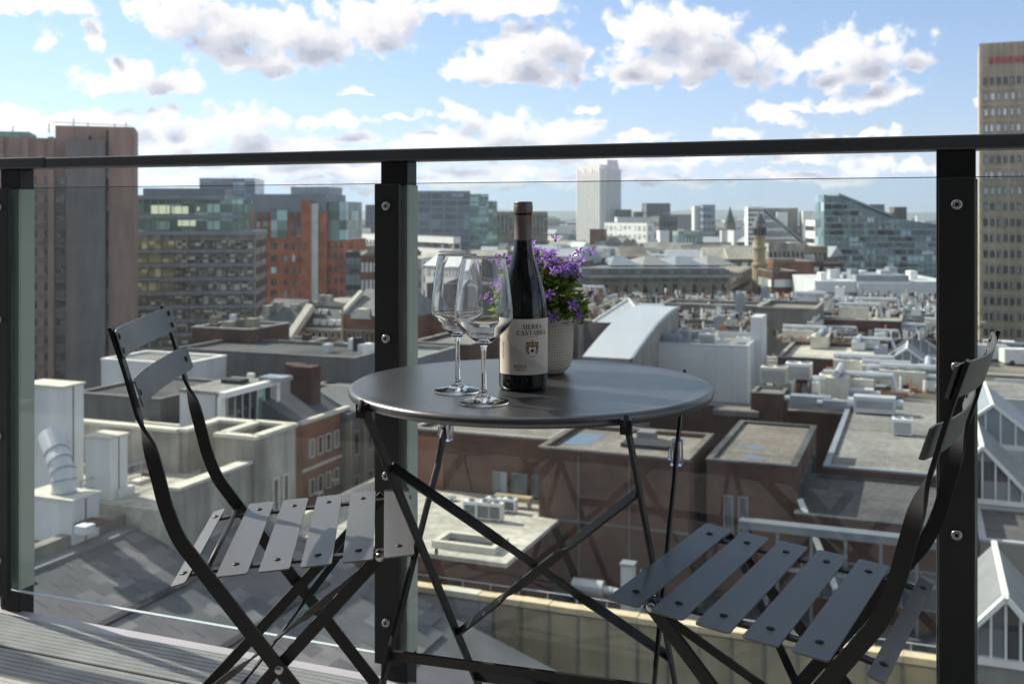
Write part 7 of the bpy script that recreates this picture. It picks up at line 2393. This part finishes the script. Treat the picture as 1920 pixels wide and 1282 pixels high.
def flower_mesh(k):
    rq = random.Random(k)
    mb = MB()
    R = rq.uniform(0.0115, 0.0145)
    op = rq.uniform(0.25, 0.75)                        # how far the bell has opened
    for i in range(5):
        a = 2 * pi * i / 5 + rq.uniform(-0.1, 0.1)
        d = Vector((cos(a), sin(a), 0)); s = Vector((-sin(a), cos(a), 0)); z = Vector((0, 0, 1))
        w = R * 0.52
        c = [(0.10, 0.0, 0.20), (0.34, R * 0.52, 0.62), (0.68, R * 0.70, 0.85), (1.0, R * (0.95 - 0.4 * op), 0.05)]
        vs_ = []
        for (t, h_, ww) in c:
            cen = d * R * t + z * (h_ * (1 - op * t * 0.6))
            if ww < 0.1:
                vs_.append(cen)
            else:
                vs_ += [cen - s * w * ww / 1.0 * 0.55 + z * 0.0008, cen - z * 0.0006, cen + s * w * ww / 1.0 * 0.55 + z * 0.0008]
        mb.add(vs_, [(0, 1, 4, 3), (1, 2, 5, 4), (3, 4, 7, 6), (4, 5, 8, 7), (6, 7, 9), (7, 8, 9)])
    mb.tube([(0, 0, 0.001), (0, 0, R * 0.75)], 0.0007, 5, 1)
    mb.dome((0, 0, R * 0.75), (0, 0, 1), 0.0012, 0.0012, 6, 1)
    mb.lathe([(0.0, -0.003), (0.0018, -0.002), (0.0022, 0.0008), (0.0012, 0.002)], 7, (0, 0, 0), 2)
    return mb.mesh('flower', [MATS['petal_purple'], MATS['petal_core'], MATS['stem_green']], False)


fms = [flower_mesh(k) for k in range(7)]
tips.sort(key=lambda t: -(t[0].z + 0.35 * max(0, t[0].x) - 0.25 * t[0].x * (t[0].x < -0.05) + q.uniform(-0.03, 0.03)))
extra = [(Vector((0.026, -0.02, 0.232)), Vector((0.1, 0, 1))), (Vector((0.087, -0.02, 0.208)), Vector((0.5, 0, 0.8))), (Vector((-0.012, -0.02, 0.224)), Vector((-0.3, 0, 1))),
         (Vector((0.052, -0.075, 0.122)), Vector((0.2, -0.9, 0.2))), (Vector((0.062, -0.065, 0.105)), Vector((0.5, -0.8, 0.1))), (Vector((0.020, -0.085, 0.105)), Vector((0, -1, 0.2))), (Vector((0.085, -0.03, 0.142)), Vector((0.9, -0.4, 0.2))),
         (Vector((0.018, -0.07, 0.18)), Vector((0, -0.9, 0.5))), (Vector((0.012, -0.082, 0.14)), Vector((-0.1, -0.9, 0.2)))]
for k in range(26):                                    # the flush on the crown and down the left flank
    t = q.random()
    if k < 16:
        extra.append((Vector((q.uniform(-0.02, 0.088), q.uniform(-0.06, 0.05), 0.188 + q.uniform(-0.014, 0.022))), Vector((q.uniform(-0.5, 0.6), q.uniform(-0.9, 0.2), 0.8))))
    else:
        extra.append((Vector((-0.075 + q.uniform(-0.018, 0.022), q.uniform(-0.06, 0.02), 0.12 + 0.09 * t)), Vector((-0.7, -0.6, 0.5))))
for k, (p, d) in enumerate(tips[:46] + extra):
    o = link('flower', fms[k % 7], pot, p)
    d = (d + Vector((q.uniform(-0.5, 0.5), q.uniform(-0.5, 0.5), q.uniform(-0.2, 0.5)))).normalized()
    o.rotation_mode = 'QUATERNION'
    o.rotation_quaternion = d.to_track_quat('Z', 'Y')
    s_ = q.uniform(0.7, 1.02)
    o.scale = (s_, s_, s_)

for o in bpy.data.objects:
    if '_n' in o:
        del o['_n']
